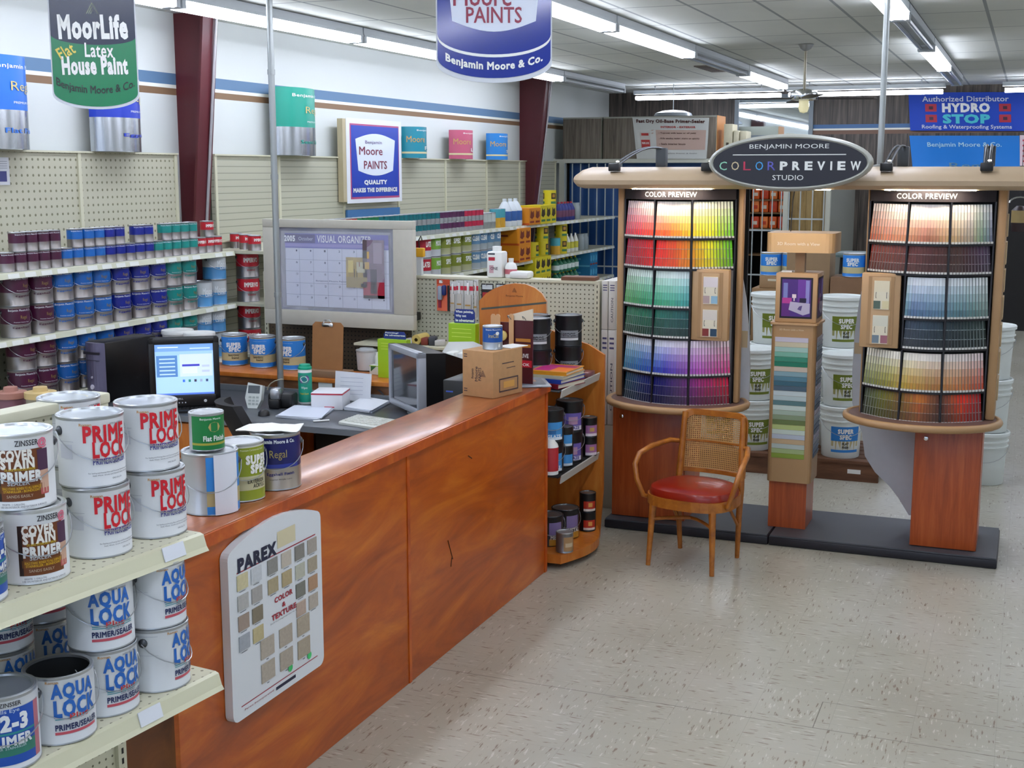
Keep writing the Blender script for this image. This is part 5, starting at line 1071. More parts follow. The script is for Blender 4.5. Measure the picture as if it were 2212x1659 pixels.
def stack(pts_px, n, label, col='#dfe4ec', z=DZ+.001, name='paper_stack', th=.003):
    P_ = [at(px, py, z=z) for px, py in pts_px]; c = sum((Vector(q) for q in P_), Vector())/len(P_); t = MB(); rnd = random.Random(len(label))
    for k in range(n):
        an = rnd.uniform(-.05, .05); poly_ = [(Matrix.Rotation(an, 3, 'Z') @ (q-c)) for q in P_]; t.prism([(q.x, q.y) for q in poly_], 'z', k*th+.0002*k, k*th+th*.85+.0002*k, mat(col if k % 2 else '#cfd6e4', .6))
    return one(t, name, label, 'papers', (c.x, c.y, z))
stack([(596, 902), (690, 909), (722, 884), (640, 880)], 5, 'neat stack of white forms near the front edge of the desk')
stack([(742, 885), (800, 893), (842, 872), (790, 862)], 6, 'loose white papers piled on the desk beside the silver monitor'); 
p = put(694, 911); one(MB().tube([(-.035, -.03, .006), (.035, .03, .006)], .005, M_WHITE, 8), 'pen', 'white and dark pen lying beside the stack of forms', 'pen', (p.x, p.y, DZ+.001))
t = MB(); rnd = random.Random(3)
for k in range(4):
    a, c = at(755+k*8, 835+k*4, z=DZ+.02), at(835, 845+k*5, z=DZ+.02); m_ = (a+c)/2+Vector((0, 0, .05)); t.tube([a, (a+m_)/2+Vector((0, 0, .01)), m_, (c+m_)/2+Vector((0, 0, .01)), c], .005, mat(['#3a3d42', '#8a8d94', '#c4bfa8', '#3a3d42'][k], .5), 6)
one(t, 'cable_bundle', 'tangle of grey and cream cables behind the silver monitor', 'cable')
t = MB(); a = at(606, 790, z=.95); pts = [(-4.20, 7.24, 1.0)]
c0 = bpy.data.objects['support_pole'].location
t.tube([(c0.x-.06*math.cos(i*.5)-.02, c0.y-.03, DZ+.03+.025*math.sin(i*.5)+.012*i) for i in range(9)], .004, mat('#b9b39a', .5), 6)
one(t, 'coiled_cord', 'cream cord looped round the foot of the thin pole on the desk', 'cord')
# jars behind the near shelf
for k, (px, lc, bc, R) in enumerate(((24, '#a8776a', '#7a5560', .075), (88, '#c9b078', '#9a9480', .075))):
    p = at(px, 860, y=5.0); z0 = .62
    t = thing('lidded_jar', ['pinkish-lidded jar beside the yellow-lidded tub behind the cream shelving', 'yellow-lidded tub standing behind the cream shelving'][k], 'jar', (p.x, p.y, 0))
    zz = at(px, 846, y=5.0).z; MB().lathe([(R*.9, .7), (R*.95, .71), (R*.95, zz-.03)], mat(bc, .4), 22).build('jar_body', t); MB().lathe([(R*1.05, zz-.03), (R*1.05, zz), (R*.5, zz+.004), (R*.45, zz+.025), (.0005, zz+.025)], mat(lc, .4), 22, caps=1).build('lid', t)
p = at(56, 860, y=5.0); t = thing('side_table', 'plain wooden side table behind the cream shelving under two jars', 'table', (p.x, 5.0, 0)); MB().rbox((-.3, -.2, .66), (.3, .2, .699), M_ORANGE, .004).build('table_top', t)
for x in (-.27, .27):
    for y in (-.17, .17): MB().box((x-.02, y-.02, .001), (x+.02, y+.02, .66), M_ORANGE).build('leg', t)
# ================================================================ gondola across the shop with calendar board, brushes on pegs
GY = 7.66; xg0 = at(895, 650, y=GY).x; xg1 = at(1291, 650, y=GY).x; xl = at(575, 600, y=GY).x; gz = at(1100, 607, y=GY).z
M_PEGX = pegmat('pegboard_cross', '#c3c3b0', '#5c5a48', 'xz', .0285, .17); M_PEGX_SHADED = pegmat('pegboard_shaded', '#5a4c3a', '#15120e', 'xz', .0285, .17)  # second pegboard colour has the shade below the calendar board painted in
t = thing('gondola', 'cream pegboard gondola across the shop behind the office corner', 'shelving unit', (xl, GY, 0))
L = xg1-xl
MB().box((xg0-xl, 0, .14), (L, .03, gz), M_PEGX).build('pegboard', t); MB().box((0, 0, .14), (xg0-xl-.001, .03, gz), M_PEGX_SHADED).build('pegboard', t)
for x in (0, xg0-xl, (xg0-xl+L)/2, L): 
    u = MB(); u.box((x-.016, -.012, .001), (x+.016, -.0005, gz+.01), M_CREAM)
    for k in range(40): u.box((x-.003, -.0125, .1+k*.034), (x+.003, -.012, .117+k*.034), mat('#3a3524', .5))
    u.build('slotted_upright', t)
MB().box((0, -.30, .001), (L, .03, .14), M_CREAM).build('kick_base', t)
xs0, xs1 = at(895, 745, y=GY-.3).x, L
MB().box((xg0-xl-.3, -.30, 1.02), (L*.93, -.0125, 1.035), M_CREAM).build('shelf', t)
MB().box((0, -.01, gz), (L, .13, gz+.016), M_CREAM).build('top_rail', t); MB().box((L-.02, .031, .14), (L, .13, gz), M_CREAM).build('end_panel', t)
# white cartons at its end
for k in range(2):
    for j in range(2):
        a, c = at(1296+j*15, 700, y=GY+.02), at(1311+j*16, 700, y=GY+.02); z1 = at(1310, 607, y=GY).z; zm = at(1310, 712, y=GY).z; z0, z2 = ((zm, z1) if k else (.55, zm-.002))
        t = thing('carton', 'tall white printed carton at the end of the gondola, %s %s' % (['lower', 'upper'][k], ['beside the pegboard', 'beside the display post'][j]), 'carton', (a.x+.012, GY+.01, z0), 0, 'white cartons at the gondola end')
        MB().rbox((0, 0, 0), (c.x-a.x-.004, .3, z2-z0), mat('#d9d8d2', .6), .004).build('box', t); b = MB(); X = F((0, -.001, 0), (1, 0, 0)); w = c.x-a.x
        for q in range(3): quad(b, X, w*.2, (z2-z0)*(.80+q*.05), w*.8, (z2-z0)*(.82+q*.05), mat('#4a4a78', .5))
        if j: b.text('CAUTION', mat('#5a5a68', .5), (z2-z0)*.5, w*.3, X @ Matrix.Translation((w*.5, (z2-z0)*.4, 0)) @ Matrix.Rotation(PI/2, 4, 'Z'))
        b.build('print', t)
one(MB().rbox((0, 0, 0), (.17, .3, .547), mat('#b9b4a4', .6), .004), 'carton', 'stout cream carton under the white cartons at the gondola end', 'carton', (at(1296, 700, y=GY).x+.012, GY+.01, .001))
a = at(1250, 606, y=GY+.1); one(MB().box((0, 0, 0), (.22, .13, .022), mat('#6e4630', .6)), 'folded_cardboard', 'flattened brown cardboard lying on top of the gondola', 'cardboard', (a.x-.08, GY-.01, gz+.017), .1)
# calendar board
YC = 7.44; a, c = at(566, 479, y=YC), at(891, 471, y=YC); b0 = at(570, 698, y=YC); x0, x1, z1, z0 = a.x, c.x, (a.z+c.z)/2, b0.z
t = thing('calendar_board', 'large grey framed wipe-off calendar board above the back ledge', 'calendar board', (x0, YC, z0)); W_, H_ = x1-x0, z1-z0
M_FR = mat('#bdb9ac', .5, noise=.05); fw = .145
for lo, hi in (((0, 0, 0), (W_, .05, .10)), ((0, 0, H_-.055), (W_, .05, H_)), ((0, 0, .1001), (.115, .05, H_-.0551)), ((W_-.145, 0, .1001), (W_, .05, H_-.0551))): MB().rbox(lo, hi, M_FR, .004).build('frame_rail', t)
MB().box((.05, .051, .05), (W_-.05, GY-YC-.013, .1), M_DARK).build('mount', t)
tx = MB(); tx.box((.115, .03, .10), (W_-.145, .045, H_-.055), mat('#a7aab6', .25, .3)); tx.build('backing', t)
X = F((.115, .0, .10), (1, 0, 0)); ww, hh = W_-.26, H_-.155
M_PL = mat('#b4b6c4', .15, .3, noise=.2, nscale=7)
pl = MB(); cloth(pl, F((.115, .028, .10), (1, 0, 0)), [(0, 0), (ww, 0), (ww, hh), (0, hh)], M_PL, 30, 20, .008, 8, 0.0); pl.build('plastic_sleeve', t)
sh = MB(); Xs = F((.115, .018, .10), (1, 0, 0)); x_0, x_1, y_0, y_1 = ww*.055, ww*.955, hh*.05, hh*.93
on = cloth(sh, Xs, [(x_0, y_0), (x_1, y_0), (x_1, y_1), (x_0, y_1)], mat('#ccd2e4', .3), 24, 16, .003, 11, 0)
cquad(sh, on, 0, .80, 1, 1, mat('#6b68b4', .35), .001, 8); cquad(sh, on, 0, .82, 1, .862, mat('#8a86c8', .35), .0016, 8); cquad(sh, on, 0, .87, .3, .99, mat('#44427c', .35), .0016)
ctext(sh, on, '2005', mat('#e8ecf4', .4), .05, .93, .11, .085, .05, 4, .003); ctext(sh, on, 'October', mat('#c8cce8', .4), .21, .93, .14, .05, .0, 4, .003); ctext(sh, on, 'VISUAL ORGANIZER', mat('#e8ecf4', .4), .58, .93, .52, .10, .03, 8, .003)
for k in range(8): cquad(sh, on, k/7.2, .0, k/7.2+.002, .80, mat('#6a6f88', .4), .001, 8)
for k in range(1, 5): cquad(sh, on, 0, k*.16, 1, k*.16+.003, mat('#6a6f88', .4), .001, 8)
for r_ in range(5):
    for k in range(7): ctext(sh, on, str(r_*7+k+1-2) if 0 < r_*7+k-1 < 32 else '.', mat('#3a4060', .4), k/7.2+.115, .125+.16*(4-r_), .016, .028, .03, 2, .0015)
ctext(sh, on, 'Benjamin Moore Paints', mat('#5a6080', .4), .45, .355, .3, .025, .01, 4, .0015)
sh.build('calendar_sheet', t)
def picture(x0, y0, x1, y1, items, name):
    b = MB(); Xp = F((.115, .008, .10), (1, 0, 0)); b.box((.115+ww*x0, .009, .10+hh*y0), (.115+ww*x1, .0105, .10+hh*y1), mat(items[0][4], .35, noise=.35, nscale=18))
    for q in items[1:]: quad(b, Xp, ww*(x0+(x1-x0)*q[0]), hh*(y0+(y1-y0)*q[1]), ww*(x0+(x1-x0)*q[2]), hh*(y0+(y1-y0)*q[3]), mat(q[4], .35), .0002)
    b.build(name, t)
picture(.74, .18, .92, .87, [(0, 0, 1, 1, '#8a7488'), (0, 0, 1, .28, '#a01430'), (0, 0, 1, .05, '#3a1428'), (.35, .08, .65, .5, '#3a3444'), (.0, .5, .3, .62, '#c9a44a'), (0, .68, .3, .8, '#e0b020'), (.5, .6, .9, .95, '#a090a0'), (0, .62, .2, 1, '#5a4a50')], 'picture_page')
picture(.595, .30, .775, .66, [(0, 0, 1, 1, '#b8a04c'), (0, 0, 1, .35, '#a0905a'), (.1, .5, .35, .9, '#d4c060'), (.5, .5, .9, .85, '#c0bc9a'), (.62, .7, .66, .86, '#a03428'), (.85, .65, .89, .8, '#a03428'), (.7, .03, .92, .14, '#c9ccd0'), (.38, .3, .41, .62, '#3a2c18'), (.5, .25, .53, .55, '#4a3c20')], 'picture_card')
fm = mat('#eef0f8', .10, alpha=.22, coat=1)
fl = MB(); cloth(fl, F((.115, .003, .10), (1, 0, 0)), [(ww*.03, hh*.03), (ww*.98, hh*.03), (ww*.98, hh*.96), (ww*.03, hh*.96)], fm, 40, 26, .010, 21, 0); fl.build('clear_film', t)
# brush packs hanging on pegs
M_PK = mat('#d8dadc', .15)
def pack(px0, px1, py0, py1, kind, label):
    a, c = at(px0, py1, y=GY-.05), at(px1, py0, y=GY-.05); w, h = c.x-a.x, c.z-a.z; n = 2
    t = thing('brush_pack', label, 'brush pack', (a.x, GY-.05, a.z), 0, 'packs hanging on the pegboard')
    b = MB(); b.box((0, .0, 0), (w, .003, h), mat('#cfd0cf' if kind != 'roller' else '#e06a4a', .4)); b.build('card', t); X = F((0, -.0006, 0), (1, 0, 0)); p = MB()
    if kind == 'roller': quad(p, X, 0, h*.84, w, h, mat('#b8401c', .4)); quad(p, X, w*.2, h*.88, w*.45, h*.97, M_WHITE, .0005); p.rbox((w*.15, -.03, h*.35), (w*.5, 0, h*.8), mat('#8f98a8', .3), .01); p.rbox((w*.5, -.03, h*.5), (w*.8, 0, h*.83), mat('#1a2a68', .3), .01); p.box((w*.15, -.01, h*.1), (w*.35, 0, h*.35), mat('#8a1c3a', .4)); quad(p, X, w*.82, 0, w, h*.82, mat('#16161c', .4))
    elif kind == 'brush': quad(p, X, 0, h*.72, w, h*.84, mat('#c81e3c', .4)); p.rbox((w*.15, -.015, h*.05), (w*.85, 0, h*.62), mat('#b8b4ae', .4), .006); p.rbox((w*.38, -.018, h*.60), (w*.62, 0, h*.95), mat('#e2e4e4', .3), .006); quad(p, X, w*.2, h*.3, w*.8, h*.34, mat('#a8823c', .4), .016)
    else: quad(p, X, 0, h*.0, w, h, mat('#1c1416', .4)); quad(p, X, w*.08, h*.82, w*.92, h*.96, mat('#c4cbd0', .4), .0006); quad(p, X, w*.1, h*.5, w*.9, h*.72, mat('#a01c24', .4), .0006)
    p.build('contents', t); MB().tube([(w/2, .049-.0125, h-.012), (w/2, -.02, h-.012), (w/2, -.03, h-.002)], .002, M_STEEL, 5).build('peg_hook', t)
pack(944, 971, 604, 671, 'roller', 'orange-topped roller pack, first hanging on the pegboard beside the calendar board')
for k, (q0, q1, y0, y1) in enumerate(((973, 985, 608, 676), (986, 1001, 606, 680), (1003, 1022, 606, 684), (1024, 1033, 604, 690))): pack(q0, q1, y0, y1, 'brush', 'red and white brush pack, %s after the orange-topped pack' % ORD[k])
for k, (q0, q1) in enumerate(((1040, 1066), (1071, 1092))): pack(q0, q1, 613, 680, 'black', 'black pack with pale header, %s behind the arched wooden board' % ORD[k])
# jugs and bottles on top of the gondola
TZ = gz+.017
def topitem(px, py, mb, name, label, cat): p = at(px, py, y=GY+.06); return one(mb, name, label, cat, (p.x, GY+.06, TZ))
p = at(1074, 606, y=GY+.06); H1 = zat(1074, 532, (p.x, GY+.06))-TZ
b = MB(); b.rbox((-.055, -.05, 0), (.055, .05, H1*.84), M_WHITE, .012); b.lathe([(.03, H1*.83), (.03, H1), (.0005, H1)], M_WHITE, 16, caps=1); X = F((-.055, -.0508, 0), (1, 0, 0)); quad(b, X, .015, H1*.55, .06, H1*.66, mat('#b81e3a', .4)); quad(b, X, .012, H1*.74, .06, H1*.79, mat('#3a3c48', .4)); quad(b, X, .02, H1*.15, .05, H1*.4, mat('#c9a0a8', .4)); b.text('ONE', mat('#3a3c48', .4), .05, .02, X @ Matrix.Translation((.055, H1*.3, .0003)))
one(b, 'chemical_jug', 'tall white rectangular jug with red label on top of the gondola', 'jug', (p.x, GY+.06, TZ))
p = at(1104, 606, y=GY+.06); H1 = zat(1104, 558, (p.x, GY+.06))-TZ
b = MB().lathe([(.035, 0), (.04, .01), (.04, H1*.55), (.03, H1*.72), (.016, H1*.8), (.018, H1), (.0005, H1)], M_WHITE, 18); b.lathe([(.0405, H1*.2), (.0405, H1*.45)], mat('#c46a74', .4), 18, caps=0); one(b, 'chemical_bottle', 'white round-shouldered bottle with red print on top of the gondola', 'bottle', (p.x, GY+.06, TZ))
p = at(1122, 606, y=GY+.1); one(MB().rbox((-.06, 0, 0), (.07, .12, .045), M_WHITE, .015), 'plastic_tray', 'small white plastic tray on top of the gondola beside the bottles', 'tray', (p.x+.03, GY-.01, TZ))
for k, (px, kind) in enumerate(((916, 'y'), (903, 'w'))): 
    p = at(px, 606, y=GY+.1)
    if kind == 'y':
        t = thing('squeegee', 'upright clear tube with yellow head on top of the gondola', 'squeegee', (p.x, GY+.02, TZ)); MB().box((-.02, 0, 0), (.02, .03, .12), mat('#c6cacc', .2)).build('sleeve', t); MB().rbox((-.035, -.005, .12), (.035, .035, .18), mat('#d9a21c', .4), .006).build('yellow_head', t); MB().tube([(0, .015, .18), (-.005, .015, .23), (.012, .015, .26), (.02, .015, .23)], .004, M_BLACK, 6).build('hook', t)
    else: one(MB().box((0, 0, 0), (.05, .1, .13), mat('#d0cfc9', .5)), 'carton', 'small white carton on the gondola top beside the calendar board', 'carton', (p.x-.02, GY, TZ))
# leaflet holders, caddy, rolls on ledge/gondola shelf
def leaflet(px0, px1, pt, pm, pb, y, zbase, label, lines):
    a, c = at(px0, pb, y=y), at(px1, pb, y=y); w = c.x-a.x; zt, zm = zat((px0+px1)/2, pt, (a.x, y)), zat((px0+px1)/2, pm, (a.x, y)); z0 = zat((px0+px1)/2, pb, (a.x, y)); h0 = zbase
    t = thing('leaflet_holder', label, 'leaflet holder', (a.x, y, h0), 0, 'green and blue leaflet holders')
    MB().box((0, 0, 0), (w, .06, zm-h0), mat('#9cc41e', .4)).build('pocket', t)
    p = [(w*.12, zm-h0-.01), (w*.88, zm-h0-.01), (w*.88, zt-h0-.02), (w*.82, zt-h0), (w*.18, zt-h0), (w*.12, zt-h0-.02)]; MB().prism(p, 'y', .04, .045, mat('#1b2f80', .4)).build('header', t); b = MB(); X = F((0, .0392, 0), (1, 0, 0))
    for k, (s_, f_) in enumerate(lines): b.text(s_, M_WHITE, w*.66*f_, (zt-zm)*.22, X @ Matrix.Translation((w*.17+w*.33*f_, zt-h0-(zt-zm)*(.2+k*.3), 0)), bold=.05)
    X2 = F((0, -.0008, 0), (1, 0, 0))
    for k in range(3): quad(b, X2, w*.12, (z0+(zm-z0)*(.25+k*.22))-h0, w*.85, (z0+(zm-z0)*(.28+k*.22))-h0, mat('#d8e86a', .4))
    b.build('lettering', t)
leaflet(969, 1027, 668, 698, 736, 7.05, LZ+.001, 'leaflet holder with blue header, in front of the pegboard brush packs', (('When painting,', 1), ('Why not', .6), ('be adventurous?', 1.05)))
leaflet(816, 878, 716, 732, 760, 7.10, LZ+.001, 'leaflet holder with blue header, half hidden behind the silver monitor', (('Painting?', .7), ('Be adventurous', 1.05)))
a, c = at(938, 780, y=6.99), at(1035, 780, y=6.99); w = c.x-a.x; zt = at(990, 740, y=6.97).z
t = thing('plastic_caddy', 'white moulded plastic caddy on the ledge behind the small carton', 'caddy', (a.x, 6.94, LZ+.001))
MB().prism([(0, 0), (w, 0), (w*1.0, zt-LZ-.02), (w*.8, zt-LZ), (w*.25, zt-LZ-.01), (0, (zt-LZ)*.55)], 'y', 0.0985, .1, M_WHITE).build('back_shell', t)
for x in (.32, .58): MB().rbox((w*x, .0, 0), (w*(x+.2), .099, (zt-LZ)*.78), M_WHITE, .012).build('compartment', t)
MB().rbox((0, 0, 0), (w*.3, .099, (zt-LZ)*.45), M_WHITE, .012).build('compartment', t)
p = at(912, 750, y=7.5); b = MB(); X = Matrix.Translation((p.x, 7.36, 1.036+.034)) @ Matrix.Rotation(PI/2, 4, 'X') @ Matrix.Rotation(.3, 4, 'Y')
b.lathe([(.012, 0), (.033, 0), (.033, .14), (.012, .14)], mat('#d8c070', .5), 18, cols=[mat('#241c10', .6), mat('#d8c070', .5), mat('#c0a860', .5)], X=Matrix.Translation((0, 0, .034)) @ Matrix.Rotation(PI/2, 4, 'X'), caps=0)
one(b, 'roller_cover', 'yellow paint roller cover lying on the gondola shelf', 'roller cover', (p.x, 7.55, 1.036))
for k, (px, c, w) in enumerate(((893, '#c9c6cc', .06), (928, '#7a2e22', .05), (945, '#3a3c44', .05), (962, '#b8b4b0', .07), (1098, '#a03a30', .06))):
    p = at(px, 742, y=7.5); one(MB().rbox((-w/2, 0, 0), (w/2, .09, .035+.01*(k % 3)), mat(c, .5), .006), 'small_box', '%s small packet on the gondola shelf, %s along' % (['pale grey', 'dark red', 'dark grey', 'light grey', 'brick red'][k], ORD[k]), 'packet', (p.x, 7.42, 1.036), .15*k)
# arched wooden leaflet board
YA = 7.12; pts = []
for px, py in ((1037, 745), (1035, 650), (1050, 634), (1068, 623), (1090, 615), (1112, 612), (1135, 614), (1155, 622), (1170, 634), (1180, 650), (1181, 745)): p = at(px, py, y=YA); pts.append((p.x, p.z))
x0 = pts[0][0]; pts = [(x-x0, z-LZ-.001) for x, z in pts]; pts[0] = (0, 0); pts[-1] = (pts[-1][0], 0)
t = thing('wooden_display_board', 'orange arched wooden display board with a dark stripe and peaked emblem', 'display board', (x0, YA, LZ+.001))
MB().prism(pts, 'y', 0, .02, M_ORANGE, mat('#c9a890', .5)).build('board', t)
w = pts[-1][0]; b = MB(); X = F((0, -.0008, 0), (1, 0, 0)); za, zb = at(1037, 665, y=YA).z-LZ, at(1181, 636, y=YA).z-LZ
za, zb = at(1040, 667, y=YA).z-LZ, at(1179, 655, y=YA).z-LZ; poly(b, X, [(.01, za-.008), (w-.003, zb-.004), (w-.003, zb+.008), (.01, za+.004)], mat('#4a4c42', .5))
triangle_logo(b, X, w*.52, at(1112, 632, y=YA).z-LZ, .03, mat('#5a3414', .5)); b.text('Benjamin Moore', mat('#5a3414', .5), .11, .014, X @ Matrix.Translation((w*.52, at(1112, 638, y=YA).z-LZ-.006, 0)), bold=.0); b.build('emblem', t)
# brochure rack on the counter end
YS = 6.32; a, c = at(1062, 830, y=YS), at(1150, 812, y=YS)
CB = at(1105, 815, z=CZ)
t = thing('brochure_rack', 'maroon and tan brochure rack standing at the far end of the counter', 'brochure rack', (at(1150, 812, y=6.18).x, 6.18, CZ+.001)); xr = lambda px, y=6.18: at(px, 750, y=y).x-at(1150, 812, y=6.18).x
zr = lambda py: zat(1130, py, (t.location.x, 6.18))-CZ
MB().box((xr(1110), 0, 0), (0, .012, zr(694)), mat('#4a1018', .4)).build('panel', t); b = MB(); b.prism([(xr(1100), zr(694)+.001), (0, zr(694)+.001), (0, zr(668)), (xr(1096), zr(684))], 'y', 0, .012, mat('#d6c8b0', .5)); b.build('header', t)
MB().box((xr(1064), .02, 0), (xr(1112), .03, zr(700)), mat('#5c1a1a', .4)).build('panel', t)
b = MB(); X = F((0, -.001, 0), (1, 0, 0)); wl = -xr(1110)
b.text('ALIVE', M_WHITE, wl*.6, .022, X @ Matrix.Translation((-wl*.5, zr(770), 0))); quad(b, X, -wl*.96, zr(795), -.003, zr(775)-.012, mat('#c01c30', .4), -.0003); quad(b, X, -wl*.9, zr(752), -.01, zr(745), mat('#b8782c', .4)); quad(b, X, -wl*.9, zr(740), -.01, zr(733), mat('#b8782c', .4)); b.text('BOOK', M_WHITE, wl*.7, .016, X @ Matrix.Translation((-wl*.5, zr(789), .0005))); b.build('lettering', t)
for px, top in ((1067, 682), (1077, 682), (1106, 680)): 
    b = MB(); z1 = zr(top); w = .013; b.prism([(-w, zr(800)), (w, zr(800)), (w, z1-.01), (w*.5, z1), (-w*.5, z1), (-w, z1-.01)], 'y', -.012, -.006, mat('#c99a6c', .5)); b.v = [(v[0]+xr(px), v[1], v[2]) for v in b.v]; b.build('swatch_strip', t)
for px in (1103, 1135): MB().tube([(xr(px)-.01, -.005, zr(690)), (xr(px)-.012, -.015, zr(684)), (xr(px), -.02, zr(686)), (xr(px)+.008, -.015, zr(692))], .0018, M_DSTEEL, 5).build('wire_hook', t)
b = MB(); b.lathe([(.004, 0), (.012, .002), (.012, .008), (.004, .01)], mat('#c9b26a', .4), 18, X=Matrix.Translation((xr(1087), -.002, zr(728))) @ Matrix.Rotation(PI/2, 4, 'X') @ Matrix.Scale(2.2, 4)); b.build('round_tag', t)
# ================================================================ curved end unit at the end of the counter
EX, EY0, EY1 = -2.25, 6.31, 7.0
t = thing('end_shelf_unit', 'orange curved shelf unit at the far end of the counter stocked with cans and books', 'shelving unit', (EX-.42, EY0, 0)); ux, uy = EX-.42, EY0
def ub(lo, hi, m, name, r=0): lo = (lo[0]-ux, lo[1]-uy, lo[2]); hi = (hi[0]-ux, hi[1]-uy, hi[2]); b = MB(); return (b.rbox(lo, hi, m, r) if r else b.box(lo, hi, m)).build(name, t)
ub((EX-.42, EY0, .02), (EX-.41, EY1-.021, 1.02), M_ORANGE, 'back_panel')
pz = [(0, 0.001), (.42, 0.001), (.44, .3), (.44, 1.0), (.44, at(1308, 766, y=EY1).z), (.34, at(1275, 745, y=EY1).z+.005), (.24, at(1243, 732, y=EY1).z), (.1, at(1243, 732, y=EY1).z+.05), (0, at(1243, 732, y=EY1).z+.06)]
MB().prism(pz, 'y', EY1-.02-uy, EY1-uy, M_ORANGE).build('side_panel', t)
ub((EX-.40, EY0, .02), (EX-.09, EY0+.015, 1.0), M_ORANGE, 'near_panel')
M_WIRE = mat('#24262a', .5)
for zz in (1.0, .53):
    w = MB(); y0, y1 = EY0+.02, EY1-.022
    for k in range(30): w.tube([(.015, y0-uy+(y1-y0)*k/29, zz-.012), (.40, y0-uy+(y1-y0)*k/29, zz-.012)], .003, M_WIRE, 4)
    for k in range(4): w.tube([(.03+k*.12, y0-uy, zz-.016), (.03+k*.12, y1-uy, zz-.016)], .003, M_WIRE, 4)
    w.build('wire_shelf', t); lp = MB(); Rr = MB().prism([(.402, zz-.045), (.408, zz-.045), (.418, zz-.002), (.410, zz)], 'y', y0-uy, y1-uy, mat('#b9bab4', .4)); Rr.build('price_rail', t)
n = 16; arcp = [(.412*1+.09*math.sin(PI*i/n), .02+(EY1-EY0-.045)*i/n) for i in range(n+1)]
for zz, hh in ((.085, .05),): MB().prism([(0.012, .02)]+arcp+[(0.012, EY1-EY0-.025)], 'z', zz-hh, zz, M_ORANGE).build('bottom_shelf', t)
blk = dict(metal_base=False, rim='#3a3c40', lid='#7e8286', seg=24)
KINDS['blk_g'] = can_parts(GR*.92, GH*.95, base='#101014', patches=[(-.7, .7, .30, .52, '#7c7f84', 0), (-.7, .7, .20, .28, '#c9ccce', 1)], texts=[('MOOR', 0, .39, .02, .07, '#1a1a1c', .03)], **blk)
KINDS['lil_g'] = can_parts(GR*.92, GH*.95, base='#101014', patches=[(-.8, .8, .06, .62, '#6a5aa8', 0), (-.8, .8, .06, .20, '#d8d4e4', 1), (-.3, .4, .25, .5, '#b48aa8', 1)], texts=[('GLAZE', .1, .14, .018, .07, '#3a3a8a', .04)], **blk)
KINDS['blu_g'] = can_parts(GR*.92, GH*.95, base='#101014', patches=[(-.8, .8, .06, .62, '#3f8fd0', 0), (-.8, .8, .06, .14, '#d4e0ea', 1), (-.3, .2, .25, .4, '#2a6aa8', 1)], texts=[('GLAZE', .1, .18, .018, .08, '#e0ecf4', .04)], **blk)
KINDS['blu_q'] = can_parts(QR, QH, base='#101014', patches=[(-.8, .8, .06, .62, '#3f8fd0', 0), (-.8, .8, .06, .18, '#d4e0ea', 1)], **blk)
KINDS['lil_q'] = can_parts(QR, QH, base='#101014', patches=[(-.8, .8, .06, .62, '#a06a9a', 0), (-.8, .8, .06, .2, '#e0d4dc', 1), (-.3, .3, .3, .5, '#c09a5a', 1)], **blk)
KINDS['red_q'] = can_parts(QR, QH, base='#141416', patches=[(-.8, .8, .08, .60, '#b8321e', 0), (-.8, .8, .08, .2, '#e0d4cc', 1), (-.2, .3, .3, .52, '#e0a050', 1)], **blk)
KINDS['metal_g'] = can_parts(GR*.95, GH*.92, base='#17171a', patches=[(-.3, .7, .35, .8, '#7a6a98', 0), (-.3, .9, .02, .25, '#b8862c', 0), (-1.6, -.6, .05, .9, '#6a6c70', 0)], texts=[('METAL', .3, .30, .024, .08, '#d8d8d4', .04)], **blk)
KINDS['gold_q'] = can_parts(QR, QH, base='#8d8f92', metal_base=True, patches=[(-.4, 1.0, .1, .8, '#a8845a', 0), (-.2, .8, .3, .5, '#c8b494', 1)], seg=24)
EU = 'cans in the curved end unit'
EP = {'blu_g': (-2.37, 6.45), 'blu_q': (-2.335, 6.60), 'lil_g': (-2.36, 6.745), 'lil_q': (-2.295, 6.905), 'gold_q': (-2.265, 6.41), 'red_q': (-2.285, 6.865)}
def ec(kind, px, py, z, label, dz=0, dl=.25, back=0):
    R = KINDS[kind]['R']; x, y = can_at(px, py, z, R); x = min(x, EX-.05-R*.6 if z > .2 else EX+.03-R)-back; y = min(y, EY1-.03-R)
    if kind in EP: x, y = EP[kind]
    if kind == 'metal_g': x, y = (-2.40, 6.53) if px < 1240 else (-2.365, 6.70)
    return can(kind, (x, y, z+dz+.001), face(x, y, dl), label, EU, handle=R > .07), (x, y)
g_, q_ = GH*.95+.0005, QH+.0005; zs2 = .5235; zs1 = .994
ec('blu_g', 1213, 1012, zs2, 'black can with blue label, lower one of its stack in the end unit'); ec('blu_g', 1209, 1012, zs2, 'black can with blue label, upper one of its stack in the end unit', g_)
ec('blu_q', 1237, 998, zs2, 'small black can with blue label, lower one, in the middle bay', 0, .3); ec('blu_q', 1237, 998, zs2, 'small black can with blue label, upper one, in the middle bay', q_, .2)
ec('lil_g', 1265, 985, zs2, 'black can with lilac label, lower one of its stack in the end unit'); ec('lil_g', 1262, 985, zs2, 'black can with lilac label, upper one of its stack in the end unit', g_)
ec('lil_q', 1289, 968, zs2, 'small black can with mauve label, lower one, against the side panel', 0, .4, .03); ec('lil_q', 1289, 968, zs2, 'small black can with mauve label, upper one, against the side panel', q_, .4, .03)
x, y = can_at(1190, 1030, zs2, .045); one(MB().lathe([(.045, 0), (.045, .02), (.045, .15), (.04, .165), (.02, .19), (.0005, .19)], M_WHITE, 18, cols=[M_WHITE, mat('#b0242c', .4), M_WHITE, M_WHITE, M_WHITE]), 'spray_can', 'red and white canister beside the counter post in the middle bay', 'canister', (min(x, EX-.09), max(y, EY0+.07), zs2+.001))
